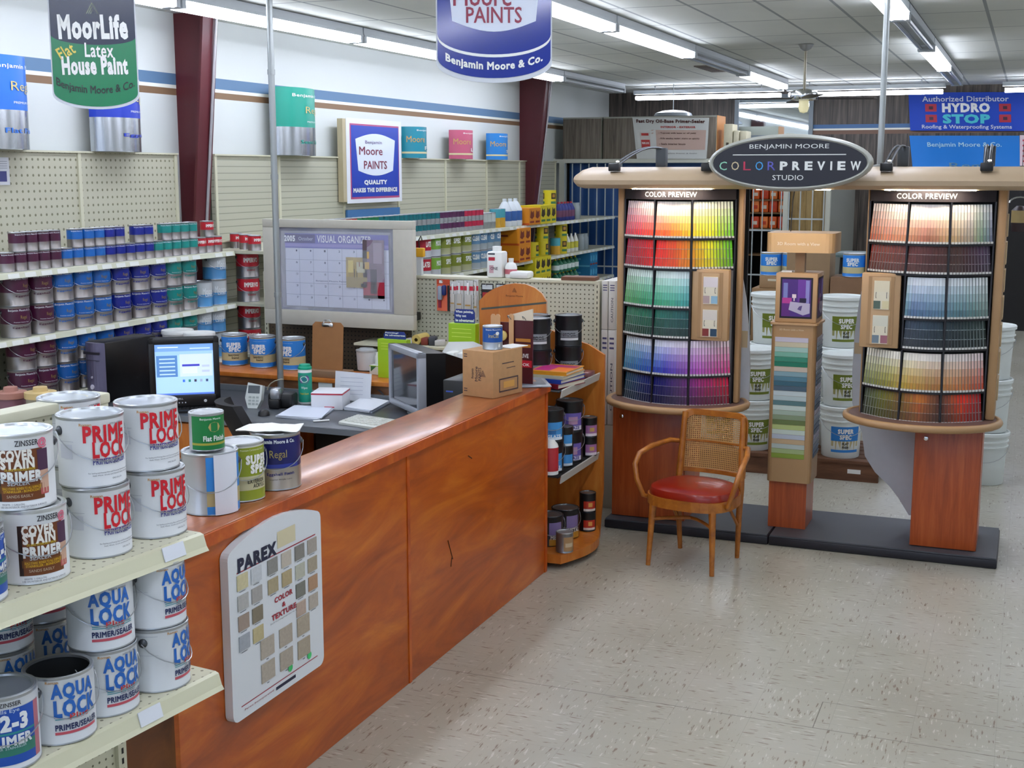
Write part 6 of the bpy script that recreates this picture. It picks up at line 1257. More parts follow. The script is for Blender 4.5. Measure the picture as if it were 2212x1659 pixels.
ec('metal_g', 1222, 1165, .086, 'black can with gold band, bottom bay, behind the small brown-labelled tin', 0, .3, -.02); ec('metal_g', 1250, 1140, .086, 'black can with gold band, bottom bay, next to the red-labelled pair', 0, .4, .0)
ec('gold_q', 1202, 1178, .086, 'small tin with brown picture label at the front of the bottom bay', 0, .3, -.05)
ec('red_q', 1282, 1122, .086, 'small black can with red label, lower one, in the bottom bay', 0, .3, -.02); ec('red_q', 1280, 1122, .086, 'small black can with red label, upper one, in the bottom bay', q_, .3, -.02)
for k, (px, py) in enumerate(((1185, 792), (1217, 797), (1237, 787))):
    for l in range(2): 
        x, y = can_at(px, py, zs1, GR*.9); x = [-2.58, -2.52, -2.41][k]; y = [6.80, 6.64, 6.86][k]
        can('blk_g', (x, y, zs1+.001+l*g_), face(x, y, .1), 'black can with grey label, %s of stack %s, end unit top' % (['lower', 'upper'][l], ['beside the brochures', 'behind the books', 'beside the side panel'][k]), EU)
# books
BK = [('#7a1a2a', .026, 'dark red book at the bottom of the stack on the end unit'), ('#24409a', .022, 'blue book, second from the bottom of the stack'), ('#b9b49a', .018, 'cream book, second from the top of the stack'), ('#d08a1c', .02, 'orange-yellow book on top of the stack')]
p = at(1222, 838, z=zs1); z = zs1+.001
for k, (c, th, lb) in enumerate(BK):
    t = thing('book', lb, 'book', (-2.365, 6.52+.008*k, z), -.25+.07*k, 'books on the end unit'); w, d = .22, .27
    b = MB(); b.box((-w/2, -d/2, 0), (w/2, d/2, .003), mat(c, .35)); b.box((-w/2, -d/2, th-.003), (w/2, d/2, th), mat(c, .35)); b.box((-w/2, -d/2, .003), (w/2, -d/2+.004, th-.003), mat(c, .35)); b.build('cover', t); MB().box((-w/2+.004, -d/2+.004, .0031), (w/2-.005, d/2-.005, th-.0031), mat('#d6cfbc', .7)).build('pages', t)
    if k == 3:
        b = MB(); quad(b, Matrix.Identity(4), -w*.45, -d*.4, 0, d*.4, mat('#b02a78', .35), th+.0005); quad(b, Matrix.Identity(4), 0, -d*.4, w*.45, d*.1, mat('#e0762c', .35), th+.0005); quad(b, Matrix.Identity(4), .0, d*.1, w*.45, d*.4, mat('#a83a6a', .35), th+.0005); b.build('cover_print', t)
    z += th+.0005
one(MB().rbox((0, 0, 0), (.14, .12, .03), mat('#8a5a5a', .3, noise=.3), .004), 'leaflet_tray', 'clear tray of pinkish leaflets by the side panel of the end unit', 'tray', (-2.40, 6.78, zs1+.001))
# ================================================================ colour display: platform, two bowed racks, canopy, sign, tower
BX0, BX1, BY0, BY1 = -2.30, -.05, 7.232, 7.90
M_BASE = mat('#474a50', .5, noise=.08, nscale=8); M_BE = mat('#1d1c24', .45); M_TANM = mat('#a9855c', .42, noise=.04, nscale=6); M_TANL = mat('#b8946a', .4)
t = thing('display_platform', 'low dark grey platform under the two bowed colour racks', 'platform', (BX0, BY0, 0))
xm = -1.30-BX0
for a, c in ((0, xm-.002), (xm+.002, BX1-BX0)):
    b = MB(); b.rbox((a, 0, .001), (c, BY1-BY0, .052), M_BE, .008); b.box((a+.006, .006, .0521), (c-.006, BY1-BY0-.006, .060), M_BASE); b.build('platform_half', t)
PZ = .0605
LEFT = [ # z rows from the photograph (top,bottom pixel), colours per bay: list of (hue,sat,val) keys at both ends
]
def hsv(h, s, v): r, g, b_ = colorsys.hsv_to_rgb(h % 1, max(0, min(1, s)), max(0, min(1, v))); f = lambda c: c/12.92 if c <= .04045 else ((c+.055)/1.055)**2.4; return (f(r), f(g), f(b_), 1)
def lerpk(keys, u):
    u *= len(keys)-1; i = min(int(u), len(keys)-2); f = u-i; return tuple(keys[i][k]*(1-f)+keys[i+1][k]*f for k in range(3))
def rack(side, xa, xb, rows, specs, panel_bay, label, cabx, cabdoor):
    xc = (xa+xb)/2; hw = (xb-xa)/2; YR = 7.33; BOW = .17
    def yb(x): u = (x-xc)/hw; return YR-BOW*(1-u*u)*.95
    t = thing('colour_rack', label, 'display rack', (xc, YR, PZ)); ox, oy, oz = xc, YR, PZ
    B = lambda: MB()
    def rel(mb): mb.v = [(v[0]-ox, v[1]-oy, v[2]-oz) for v in mb.v]; return mb
    ZB, ZT = .805, 2.0
    # base cabinet
    x0, x1 = cabx; 
    cabn = 'cabinet'; b = B(); b.box((x0, 7.34, PZ), (x1, 7.72, ZB-.02), M_CHERRY); c = rel(b).build('base_cabinet', t)
    b = B(); b.rbox((x0+.004, 7.322, PZ+.004), (x1-.004, 7.3395, ZB-.03), M_CHERRY, .002); d = rel(b).build('cabinet_door', t)
    b = B(); b.lathe([(.012, 0), (.012, .008), (.006, .010), (.0005, .010)], M_CHROME, 14, X=Matrix.Translation((x0+.06, 7.3215, ZB-.12)) @ Matrix.Rotation(PI/2, 4, 'X')); rel(b).build('lock', d)
    # oval ledge with round nosing
    n = 28; el = [(xc+(hw+.085)*math.cos(2*PI*i/n), 7.36+.33*math.sin(2*PI*i/n)) for i in range(n)]
    b = B(); b.prism([(p[0]-0, p[1]) for p in el], 'z', ZB-.03, ZB, mat('#6a4f48', .45)); rel(b).build('ledge', t)
    b = B(); b.tube([(p[0], p[1], ZB-.015) for p in el], .021, M_TANM, 10, closed=True); rel(b).build('nosing', t)
    # side posts and back
    for x, w_, d_ in ((xa-.052, .044, .30), (xb+.008, .034, .06)) if side == 'L' else ((xa-.014, .010, .1), (xb+.008, .05, .32)):
        b = B(); b.rbox((x, 7.34, ZB), (x+w_, 7.34+d_, ZT+.06), M_TANM, .012); rel(b).build('side_post', t)
    b = B(); b.box((xa-.02, 7.60, ZB), (xb+.02, 7.62, ZT+.05), M_BLACK); rel(b).build('back_panel', t)
    # header
    zh0, zh1 = ZT-.010, ZT+.050
    N_ = 16; X = []; 
    def bow(mb, z0, z1, lift, m, u0=0, u1=1, n=16, th=.0):
        pts = [(xa+(xb-xa)*(u0+(u1-u0)*i/n)) for i in range(n+1)]; vs = [(x, yb(x)-lift, z) for z in (z0, z1) for x in pts]; mb.add(vs, [(i, i+1, n+2+i, n+1+i) for i in range(n)], m, None, True)
    b = B(); pts = [(xa+(xb-xa)*i/N_) for i in range(N_+1)]; b.prism([(x, yb(x)-.01) for x in pts]+[(x, yb(x)+.0) for x in pts[::-1]], 'z', zh0, zh1, mat('#241e26', .7)); hd = rel(b).build('header', t)
    b = B(); gv, gf = glyphs('COLOR PREVIEW', .03, 12)
    def hf(a, c): x = xc-.02+(a-.5)*.31; return (x, yb(x)-.0115, (zh0+zh1)/2+(c-.5)*.030)
    b.add([hf(a, c) for a, c in gv], gf, mat('#b8b8bc', .7)); rel(b).build('lettering', t)
    # dividers and row rails
    zr = [[at(px, 0, y=7.2).x*0+zat(px, q, (at(px, 500, y=7.2).x, 7.2)) for q in r_] for px, r_ in rows]
    for k, (zt_, zb_) in enumerate(zr):
        u0, u1 = 0, 1
        if k in (2, 3): u0, u1 = (0, .665) if panel_bay == 2 else (.335, 1)
        if k == 3 or True:
            b = B(); m_ = 14; pts = [(xa+(xb-xa)*(u0+(u1-u0)*i/m_)) for i in range(m_+1)]; b.prism([(x, yb(x)-.006) for x in pts]+[(x, yb(x)+.09) for x in pts[::-1]], 'z', zb_-.016, zb_-.004, mat('#15131a', .4)); rel(b).build('rail', t)
    ztop, zbot = zr[0][0]+.01, zr[-1][1]-.012
    for u in (0.0, .333, .667, 1.0):
        if 0 < u < 1 and True:
            segs = [(ztop, zr[1][1]-.005), (zr[2][0]+.01, zr[3][1]-.005), (zr[4][0]+.01, zbot)]
        else: segs = [(ztop, zbot)]
        for a, c in segs:
            x = xa+(xb-xa)*u; b = B(); b.box((x-.0045, yb(x)-.006, c), (x+.0045, yb(x)+.10, a), mat('#15131a', .4)); rel(b).build('divider', t)
    # chips
    chips = []
    for k, (zt_, zb_) in enumerate(zr):
        for bay in range(3):
            if k in (2, 3) and bay == panel_bay: continue
            n = 13; ua, uc = bay/3+.009, (bay+1)/3-.009
            for i in range(n):
                u = ua+(uc-ua)*(i+.5)/n; x = xa+(xb-xa)*u; w = (xb-xa)*(uc-ua)/n*.93; y = yb(x)
                hA, keys, darks = specs[k]; hh, ss, vv = lerpk(keys, u); nseg = 5 if k % 2 == 0 else 3; hgt = zt_-zb_-.004
                mb = MB(); rnd = random.Random(k*100+bay*20+i)
                for sgm in range(nseg):
                    f = sgm/(nseg-1); z0_ = hgt*(1-(sgm+1)/nseg); z1_ = hgt*(1-sgm/nseg)
                    if k % 2 == 0: s_, v_ = min(1, ss*1.25)*(.12+.88*f**1.1), .95*(1-f)+min(1, vv*1.12)*f
                    else: s_, v_ = min(1, ss*1.12), min(1, vv*1.18)*(1-darks*f)
                    c_ = hsv(hh+rnd.uniform(-.008, .008), s_, v_*(1+rnd.uniform(-.03, .03))); lean = .02
                    y0_ = -.004+lean*(z0_/hgt); y1_ = -.004+lean*(z1_/hgt); g = .0012 if k % 2 else 0
                    mb.add([(-w/2, y0_, z0_+g), (w/2, y0_, z0_+g), (w/2, y1_, z1_), (-w/2, y1_, z1_)], [(0, 1, 2, 3)], M_VC, c_)
                    if g and sgm < nseg-1: mb.add([(-w/2, y0_-.001, z0_-.0010), (w/2, y0_-.001, z0_-.0010), (w/2, y0_-.001, z0_+g), (-w/2, y0_-.001, z0_+g)], [(0, 1, 2, 3)], M_VC, hsv(hh, .1, .75))
                wt_ = (.62, .62, .6, 1); ce = hsv(hh, .06, .7)
                mb.add([(-w/2, -.004, 0), (w/2, -.004, 0), (w/2, .05, 0), (-w/2, .05, 0), (-w/2, .016, hgt), (w/2, .016, hgt), (w/2, .05, hgt), (-w/2, .05, hgt)], [(3, 2, 1, 0), (4, 5, 6, 7), (1, 2, 6, 5), (3, 0, 4, 7), (2, 3, 7, 6)], M_VC, ce)
                mb.add([(-w*.45, -.010, -.003), (w*.45, -.010, -.003), (w*.45, -.010, .008), (-w*.45, -.010, .008), (-w*.45, -.0045, -.003), (w*.45, -.0045, -.003), (w*.45, -.0045, .008), (-w*.45, -.0045, .008)], [(0, 1, 2, 3), (3, 2, 6, 7), (1, 5, 6, 2), (4, 0, 3, 7)], M_VC, wt_)
                slope = math.atan2(yb(x+.01)-yb(x-.01), .02)
                chips.append((mb, (x, y-.003, zb_), slope, k, bay, i))
    # wood panel with hanging colour fans
    u0, u1 = (.675, 1.0) if panel_bay == 2 else (-.02, .30)
    xA, xB = xa+(xb-xa)*u0, xa+(xb-xa)*u1; zt_, zb_ = zr[2][0]+.012, zr[3][1]-.012; yf = yb((xA+xB)/2)-.05
    p = thing('fan_deck_holder', 'tan wooden panel with two ring-bound colour fans on the %s colour rack' % ('blue-green' if side == 'L' else 'grey-brown'), 'colour fan holder', (xA, yf, zb_))
    w, h = xB-xA, zt_-zb_
    MB().rbox((0, 0, 0), (w, .06, h), M_TANL, .006).build('panel', p); b = MB(); b.box((w*.18, -.004, h*.04), (w*.84, 0, h*.96), M_TANM); b.box((w*.27, -.006, h*.05), (w*.75, -.004, h*.95), mat('#c4a27a', .4)); b.build('recess_frame', p)
    cols = (('#dcd2d2', '#b39c98', '#8fb6cc'), ('#d8cfc4', '#802c28', '#26445c')) if side == 'L' else (('#e0d6ba', '#54685c', '#d8cca0'), ('#d4d2c0', '#70808c', '#9c6470'))
    for q in range(2):
        zb2 = h*(.52-.46*q); f_ = MB(); x0_, x1_ = w*.33, w*.72; ww = x1_-x0_
        f_.box((x0_, -.014, zb2), (x1_, -.0065, zb2+h*.38), mat('#e0d8c0', .5)); X = F((x0_, -.0145, zb2), (1, 0, 0)); H2 = h*.38
        quad(f_, X, 0, H2*.62, ww, H2*.98, mat(cols[q][0], .5)); quad(f_, X, 0, H2*.02, ww*.45, H2*.30, mat(cols[q][1], .5)); quad(f_, X, ww*.55, H2*.02, ww, H2*.30, mat(cols[q][2], .5))
        fo = f_.build('colour_fan', p)
        for xx in (.15, .85): b = MB(); b.tube([(x0_+ww*xx, -.015+.010*math.cos(a*PI/4)-.004, zb2+H2*.5+.016*math.sin(a*PI/4)) for a in range(8)], .0013, M_DSTEEL, 5, closed=True); b.build('ring', fo)
    # light tray under the canopy
    lt = MB(); lt.box((xc-hw*.9, yb(xc)-.03, ZT+.052), (xc+hw*.9, yb(xc)+.05, ZT+.066), mat('#c9b89a', .4)); rel(lt).build('light_tray', t)
    return t, chips
rowsL = [(1490, (434, 513)), (1490, (516, 579)), (1490, (585, 664)), (1490, (668, 729)), (1490, (735, 810)), (1490, (814, 876))]
deg = lambda *k: [(h/360, s, v) for h, s, v in k]
specL = [('a', deg((348, .62, .80), (358, .62, .84), (370, .66, .90), (386, .75, .92), (404, .72, .90), (424, .74, .82), (455, .6, .66)), 0), ('b', deg((345, .78, .62), (352, .85, .66), (362, .88, .88), (378, .92, .92), (398, .9, .92), (420, .85, .82), (455, .9, .62)), .18),
         ('c', deg((120, .4, .52), (150, .55, .50), (160, .5, .55), (190, .5, .46), (205, .5, .46)), 0), ('d', deg((150, .55, .40), (165, .8, .36), (180, .85, .28), (200, .85, .22)), .5),
         ('e', deg((195, .6, .5), (212, .7, .58), (228, .6, .62), (270, .5, .56), (310, .45, .66), (335, .6, .70)), 0), ('f', deg((195, .7, .34), (218, .85, .38), (238, .85, .36), (285, .7, .36), (325, .85, .58), (346, .92, .74)), .45)]
tL, chL = rack('L', -2.222, -1.563, rowsL, specL, 2, 'bowed colour rack with bright reds, greens, blues and pinks', (-2.285, -1.83), 1)
rowsR = [(2010, (440, 525)), (2010, (528, 590)), (2010, (598, 686)), (2010, (690, 752)), (2010, (762, 844)), (2010, (849, 912))]
specR = [('a', deg((14, .52, .62), (18, .45, .74), (22, .42, .66), (16, .42, .52), (34, .35, .62), (36, .14, .58), (250, .16, .5)), 0), ('b', deg((6, .7, .42), (10, .75, .38), (6, .7, .3), (14, .5, .26), (-90, .25, .26)), .35),
         ('c', deg((100, .15, .6), (140, .15, .55), (215, .4, .46), (205, .35, .50), (190, .3, .42), (160, .12, .46)), 0), ('d', deg((215, .5, .26), (215, .5, .24), (205, .5, .26), (195, .5, .18), (160, .25, .18)), .5),
         ('e', deg((70, .3, .42), (56, .5, .48), (42, .6, .62), (32, .55, .56), (26, .55, .66), (8, .6, .66)), 0), ('f', deg((90, .15, .24), (60, .65, .36), (40, .8, .42), (30, .9, .66), (20, .6, .32), (14, .92, .82), (-4, .85, .55)), .35)]
tR, chR = rack('R', -.818, -.170, rowsR, specR, 0, 'bowed colour rack with earthy reds, greys, olives and oranges', (-.52, -.165), 1)
BAY = ['bay by the %s', 'centre bay', 'bay by the %s']
CN = {'L': [['pale pink', 'pale coral', 'pale yellow'], ['crimson', 'orange', 'lime'], ['pale green', 'sea green', ''], ['dark green', 'dark teal', ''], ['sky blue', 'lilac', 'pink'], ['dark blue', 'dark violet', 'magenta']],
      'R': [['peach', 'salmon', 'sand and grey'], ['brick', 'maroon', 'dark plum'], ['', 'pale blue-grey', 'pale grey-green'], ['', 'navy', 'dark slate'], ['cream', 'tan', 'rose'], ['olive', 'amber and brown', 'red']]}
RN = ['top row', 'second row', 'third row', 'fourth row', 'fifth row', 'bottom row']
PN = {'L': ['gondola', '', 'tower'], 'R': ['tower', '', 'aisle']}
sel = chL+chR
keepset = set()
cand = []
for side, ch in (('L', chL), ('R', chR)):
    for c in ch: cand.append((abs(c[3]-2.5) if False else 0, side, c))
# the 300 that show largest: the tall (odd) rows of both racks first, then the upper short rows
order = sorted(range(len(cand)), key=lambda q: ({0: 0, 4: 1, 2: 2, 1: 3, 5: 4, 3: 5}[cand[q][2][3]], cand[q][2][4], cand[q][2][5]))
keep = set(order[:300]); rest = MB()
for q, (_, side, (mb, loc, sl, k, bay, i)) in enumerate(cand):
    if q in keep:
        where = '%s rack' % ('bright' if side == 'L' else 'earthy')
        one(mb, 'colour_chip_stack', '%s colour chip stack, %s in its bay, %s of the %s' % (CN[side][k][bay], ORD[i], RN[k], where), 'colour chips', loc, sl, 'colour chips on the bowed racks')
    else:
        M_ = Matrix.Translation(loc) @ Matrix.Rotation(sl, 4, 'Z'); o_ = len(rest.v); rest.v += [tuple(M_ @ Vector(v)) for v in mb.v]; mi = rest.mi(M_VC)
        for f, c in zip(mb.f, mb.c): rest.f.append(tuple(a+o_ for a in f)); rest.m.append(mi); rest.c.append(c); rest.sm.append(False)
one(rest, 'colour_chips', 'remaining shorter colour chip stacks in the lower rows of both bowed racks', 'colour chips', kind='stuff')
# grey backing wings behind the racks
def wing(pts, y, label, sq):
    P_ = [(at(px, py, y=y).x, at(px, py, y=y).z) for px, py in pts]; t = MB(); t.prism(P_, 'y', y, y+.018, mat('#c3c6cc', .5, noise=.04))
    for q in sq: quad(t, F((0, y-.0006, 0), (1, 0, 0)), at(q[0], 700, y=y).x, zat(q[0], q[3], (at(q[0], 700, y=y).x, y)), at(q[1], 700, y=y).x, zat(q[0], q[2], (at(q[0], 700, y=y).x, y)), mat('#bfa987', .5))
    one(t, 'backing_wing', label, 'panel')
wing([(1596, 570), (1604, 600), (1612, 650), (1618, 720), (1620, 800), (1617, 868), (1575, 880), (1575, 570)], 7.52, 'grey curved backing wing between the bright rack and the tower', [(1592, 1616, 714, 750)])
wing([(1900, 560), (1868, 598), (1856, 650), (1846, 720), (1841, 800), (1841, 870), (1850, 905), (1862, 935), (1868, 985), (1890, 1020), (1921, 1050), (1940, 1075), (1963, 1113), (1985, 1113), (1985, 560)], 7.74, 'grey curved backing wing beside and below the earthy rack', [(1848, 1866, 740, 764)])
# side leaflet pockets on the earthy rack
t = thing('pocket_strip', 'row of cream card pockets on the side of the earthy rack facing the aisle', 'pocket strip', (-.118, 7.45, 1.0))
for k in range(7): MB().box((.0, 0, -.10+k*.15), (.014, .16, .02+k*.15), mat('#c9b28c', .5)).build('pocket', t)
b = MB().box((-.0, .06, -.15), (.0, .1, 1.0), M_TANM)
# canopy
CX0, CX1 = -2.47, .12
prof = [(7.08, 2.10), (7.085, 2.075), (7.11, 2.056), (7.16, 2.052), (7.62, 2.052), (7.66, 2.08), (7.66, 2.15), (7.62, 2.175), (7.30, 2.175), (7.20, 2.165), (7.13, 2.145), (7.095, 2.125)]
t = thing('canopy_beam', 'long tan rounded canopy beam over both colour racks', 'canopy', (CX0, 7.35, 2.052))
b = MB(); n = len(prof); vs = []
ends = [(0, .55), (.02, .85), (.05, 1), (CX1-CX0, 1)]
cy_, cz_ = 7.37, 2.11
for dx_, sc in ends: vs += [(dx_, (cy_+(y-cy_)*(.85+.15*sc))-7.35, (cz_+(z-cz_)*sc)-2.052) for y, z in prof]
fs = [tuple(range(n))]+[(j*n+i, (j+1)*n+i, (j+1)*n+(i+1) % n, j*n+(i+1) % n) for j in range(len(ends)-1) for i in range(n)]+[tuple((len(ends)-1)*n+i for i in range(n))[::-1]]
b.add(vs, fs, mat('#b39d80', .42, noise=.03), None, True); b.build('beam_shell', t)
M_LAMP = mat('#ffedd0', .4, emit=75)
for xc, w in ((-1.892, .46), (-.495, .46), (-1.21, .4)):
    MB().box((xc-w/2-CX0, 7.124-7.35, -.0025), (xc+w/2-CX0, 7.138-7.35, -.0005), M_LAMP).build('light_strip', t)
# arm lamps on the canopy
for k, px in enumerate((1330, 1530, 1916, 2132)):
    x = at(px, 360, y=7.15).x; lean = (.07, .06, .02, .0)[k]
    t = thing('arm_lamp', 'black curved arm lamp on the canopy, %s from the wall side' % ORD[k], 'lamp', (x, 7.15, 2.1765), 0, 'arm lamps on the canopy')
    for o_ in (-.012, .012): MB().tube([(lean*2.6*(i/8)+o_, .02+.30*(i/8), .012+.10*math.sin(PI*.62*i/8)) for i in range(9)], .0065, M_DSTEEL, 7).build('arm', t)
    MB().rbox((-.032, -.045, -.026), (.032, -.0, .018), M_BLACK, .006).build('lamp_head', t)
    MB().rbox((lean*2.6-.03, .30, 0), (lean*2.6+.03, .36, .11), mat('#3c4248', .5), .006).build('transformer', t)
    b = MB(); b.lathe([(.009, 0), (.009, .006), (.0005, .008)], mat('#fff4d8', .4, emit=8), 12, X=Matrix.Translation((.012, -.001, .026))); b.build('bulb', t)
# oval sign
sx, sz, sw, sh = -1.213, 2.195, .435, .152
t = thing('oval_sign', 'black oval sign with grey rim reading ColorPreview Studio on the canopy', 'sign', (sx, 6.98, sz)); n = 48
E_ = lambda a, b_: [(a*math.cos(2*PI*i/n), b_*math.sin(2*PI*i/n)) for i in range(n)]
MB().prism(E_(sw-.012, sh-.012), 'y', .004, .06, mat('#4a4640', .5)).build('sign_body', t)
MB().prism(E_(sw-.028, sh-.024), 'y', -.008, .0035, mat('#17141c', .25)).build('sign_face', t)
b = MB(); m_ = 10; prof = [(.0, .060), (.0, .01), (-.006, -.004), (-.016, -.012), (-.028, -.004), (-.030, .0)]; vs = []
for o_, y in prof: vs += [((sw+o_)*math.cos(2*PI*i/n), y, (sh+o_)*math.sin(2*PI*i/n)) for i in range(n)]
b.add(vs, [(j*n+i, (j+1)*n+i, (j+1)*n+(i+1) % n, j*n+(i+1) % n) for j in range(len(prof)-1) for i in range(n)], mat('#a3a59c', .35), None, True); b.build('rim', t)
b = MB(); X = F((0, -.0095, 0), (1, 0, 0)); Wt = mat('#d6d8d4', .4)
b.text('BENJAMIN MOORE', Wt, .42, .030, X @ Matrix.Translation((0, .083, 0)), bold=.0); quad(b, X, -.30, .040, .30, .045, Wt); b.text('STUDIO', Wt, .165, .027, X @ Matrix.Translation((0, -.078, 0)), bold=.0)
x = -.375
for ch, c in zip('COLORPREVIEW', ['#8fd0b0', '#c9b890', '#b82a4a', '#3fa0e0', '#5a5ab4']+['#dfe2de']*7):
    wd = .022 if ch == 'I' else (.062 if ch == 'W' else .048); wd2 = .010 if ch == 'I' else wd*.86; b.text(ch, mat(c, .4), wd2, .046, X @ Matrix.Translation((x+wd/2, -.016, 0)), bold=.045 if c == '#dfe2de' else .0); x += wd+.0175
b.build('lettering', t)
for q in (-.2, .2): MB().box((q-.02, .0605, -.1), (q+.02, .099, -.02), M_DARK).build('bracket', t)
# ---------------------------------------------------------------- centre tower
TX, TY, W_ = -1.345, 7.40, .25
t = thing('display_tower', 'tan four-sided display tower with striped colour cards and a room picture cube', 'display tower', (TX, TY, PZ))
zt = lambda py, px=1700: zat(px, py, (at(px, py, y=TY).x, TY))-PZ
z_w, z_c, z_t = zt(1042), zt(697), 0
MB().box((.005, .03, 0), (.225, .30, z_w), M_CHERRY).build('plinth', t)
b = MB(); r = .03
def rsq(x0, x1, y0, y1, r, n=4):
    o = []
    for cx_, cy2, a0 in ((x1-r, y1-r, 0), (x0+r, y1-r, PI/2), (x0+r, y0+r, PI), (x1-r, y0+r, 1.5*PI)): o += [(cx_+r*math.cos(a0+PI/2*i/n), cy2+r*math.sin(a0+PI/2*i/n)) for i in range(n+1)]
    return o
b.prism(rsq(-.008, W_+.0, 0, .27, .03), 'z', z_w, z_c-.012, M_TANM); b.build('column', t); MB().prism(rsq(-.018, W_+.012, -.01, .28, .03), 'z', z_c-.0119, z_c, M_TANL).build('column_cap', t)
cw = ['#c9c4d4', '#cfc4a8', '#a8c8c0', '#7fb8a4', '#3f9078', '#227a62', '#d0bfae', '#88a8b0', '#5a8494', '#3f6878', '#4f6474', '#c4cfd0', '#b9c8c8', '#5c7c80', '#c9d4cc', '#a8b8a8', '#8a9a7c', '#6c7a4c', '#b4c07c', '#c9d4c8', '#b8c0cc', '#c4a884', '#b9c4c0', '#a8b884', '#8aa040']
z0, z1 = zt(990, 1700), zt(728, 1700)
for fc, (X, w) in enumerate(((F((.018, -.0012, z0), (1, 0, 0)), .19), (F((W_+.0012, .045, z0), (0, 1, 0)), .19))):
    for k in range(25):
        c = cw[k] if fc == 0 else ['#a9a6b4', '#9aa2ae', '#7c8a98', '#5f7288', '#46586c'][k % 5]; hh = (z1-z0)/25
        b = MB(); zc = (z1-z0)-(k+1)*hh; b.add([X @ Vector(v) for v in ((0, zc, .001), (w, zc, .001), (w, zc+hh*.96, .006), (0, zc+hh*.96, .006), (0, zc, 0), (w, zc, 0), (w, zc+hh*.96, 0), (0, zc+hh*.96, 0))], [(0, 1, 2, 3), (3, 2, 6, 7), (1, 5, 6, 2), (4, 0, 3, 7)], mat(c, .5)); b.build('colour_card', t)
b = MB(); X = F((0, -.0012, 0), (1, 0, 0)); b.text('3D Room with a View', mat('#d8c8a8', .5), .14, .010, X @ Matrix.Translation((.11, zt(712), 0)), bold=0); b.build('lettering', t)
z_b0, z_b1 = z_c+.001, zt(590)
b = MB()
cube = MB().rbox((.008, .012, z_b0), (.245, .25, z_b1), M_TANL, .005); cb_ = cube.build('picture_cube', t)
def room(X, w, h, nm):
    b = MB(); q = lambda x0, y0, x1, y1, c, z=.0004: quad(b, X, w*x0, h*y0, w*x1, h*y1, mat(c, .3), z)
    q(-.06, -.05, 1.06, 1.05, '#1a0f1c', .0); q(0, 0, 1, 1, '#4a2a7c'); q(.55, .4, .82, 1, '#6a3a9c', .0008); q(.82, .35, .95, .98, '#8a86c8', .0008); q(.05, .5, .2, .9, '#7a80c0', .0008); q(0, .0, .3, .45, '#5a2478', .0006); q(.02, .35, .35, .5, '#b03a90', .001); q(.36, .5, .5, .6, '#e0d0d8', .0012); q(.41, .42, .45, .5, '#e0d0d8', .0012)
    poly(b, X, [(w*.25, h*.18), (w*.75, h*.04), (w*.98, h*.1), (w*.98, h*.36), (w*.6, h*.38), (w*.3, h*.40)], mat('#b4aec8', .3), .0014); poly(b, X, [(w*.55, h*.2), (w*.68, h*.16), (w*.72, h*.3), (w*.62, h*.28)], mat('#5a4a80', .3), .002); q(.62, .38, .85, .5, '#1e1438', .0016)
    b.build(nm, cb_)
room(F((.045, .0105, z_b0+.035), (1, 0, 0)), .165, z_b1-z_b0-.07, 'picture'); room(F((.2462, .045, z_b0+.035), (0, 1, 0)), .165, z_b1-z_b0-.07, 'picture')
MB().box((.10, .10, z_b1), (.155, .15, zt(544)), M_TANM).build('neck', t)
z_k0, z_k1 = zt(545), zt(503)
b = MB(); b.prism(rsq(-.052, .335, -.02, .30, .05), 'z', z_k0, z_k1, mat('#c9a77c', .4)); b.build('top_cap', t)
b = MB(); X = F((0, -.0215, 0), (1, 0, 0)); b.text('3D Room with a View', mat('#e6dccc', .4), .24, .018, X @ Matrix.Translation((.135, (z_k0+z_k1)/2-.005, 0)), bold=.02); b.build('cap_lettering', t)
MB().tube([(.05, .2, z_k1), (.055, .21, z_k1+.18), (.075, .21, z_k1+.34)], .003, M_BLACK, 5).build('cord', t)
one(MB().box((0, 0, 0), (.06, .05, .008), M_WHITE), 'note_card', 'small white card lying on top of the picture cube', 'card', (TX+.03, TY+.06, PZ+z_b1+.0005))
# ================================================================ bentwood armchair
M_BENT = wood('bent_beech', '#8a4e18', '#a5621f', '#b87428', (5, 5, 5), .35, .2, 2, 3); M_RED = mat('#8e1d0c', .28, coat=.4, noise=.04)
FL, FR_, BR_, BL_ = at(1407, 1222, z=0), at(1530, 1244, z=0), at(1595, 1206, z=0), at(1460, 1186, z=0)
fx = (FL+FR_)/2; bx_ = (BL_+BR_)/2; ctr_ = (fx+bx_)/2; rzc = math.atan2(FR_.y-FL.y, FR_.x-FL.x)
t = thing('armchair', 'bentwood armchair with cane back and red vinyl seat in front of the bright rack', 'chair', (ctr_.x, ctr_.y, 0), rzc)
k_ = .87; SZ = .40     # seat height
def seatshape(s=1, n=32):
    o = []
    for i in range(n):
        a = 2*PI*i/n; c_, s_ = math.cos(a), math.sin(a); rx = .245*s; ry = .225*s; e = 2.6; o.append((math.copysign(abs(c_)**(2/e), c_)*rx*(1+.06*(-s_)), math.copysign(abs(s_)**(2/e), s_)*ry))
    return o
b = MB(); b.prism(seatshape(1), 'z', SZ-.055, SZ-.0, M_BENT); b.build('seat_rail', t)
b = MB(); vs = []; rings = [(.96, SZ+.0005), (.965, SZ+.018), (.93, SZ+.038), (.8, SZ+.05), (.5, SZ+.056), (.01, SZ+.058)]; n = 32
for s_, z in rings: vs += [(p[0], p[1], z) for p in seatshape(s_)]
b.add(vs, [(j*n+i, j*n+(i+1) % n, (j+1)*n+(i+1) % n, (j+1)*n+i) for j in range(len(rings)-1) for i in range(n)]+[tuple(range(n))[::-1]], M_RED, None, True); b.build('seat_cushion', t)
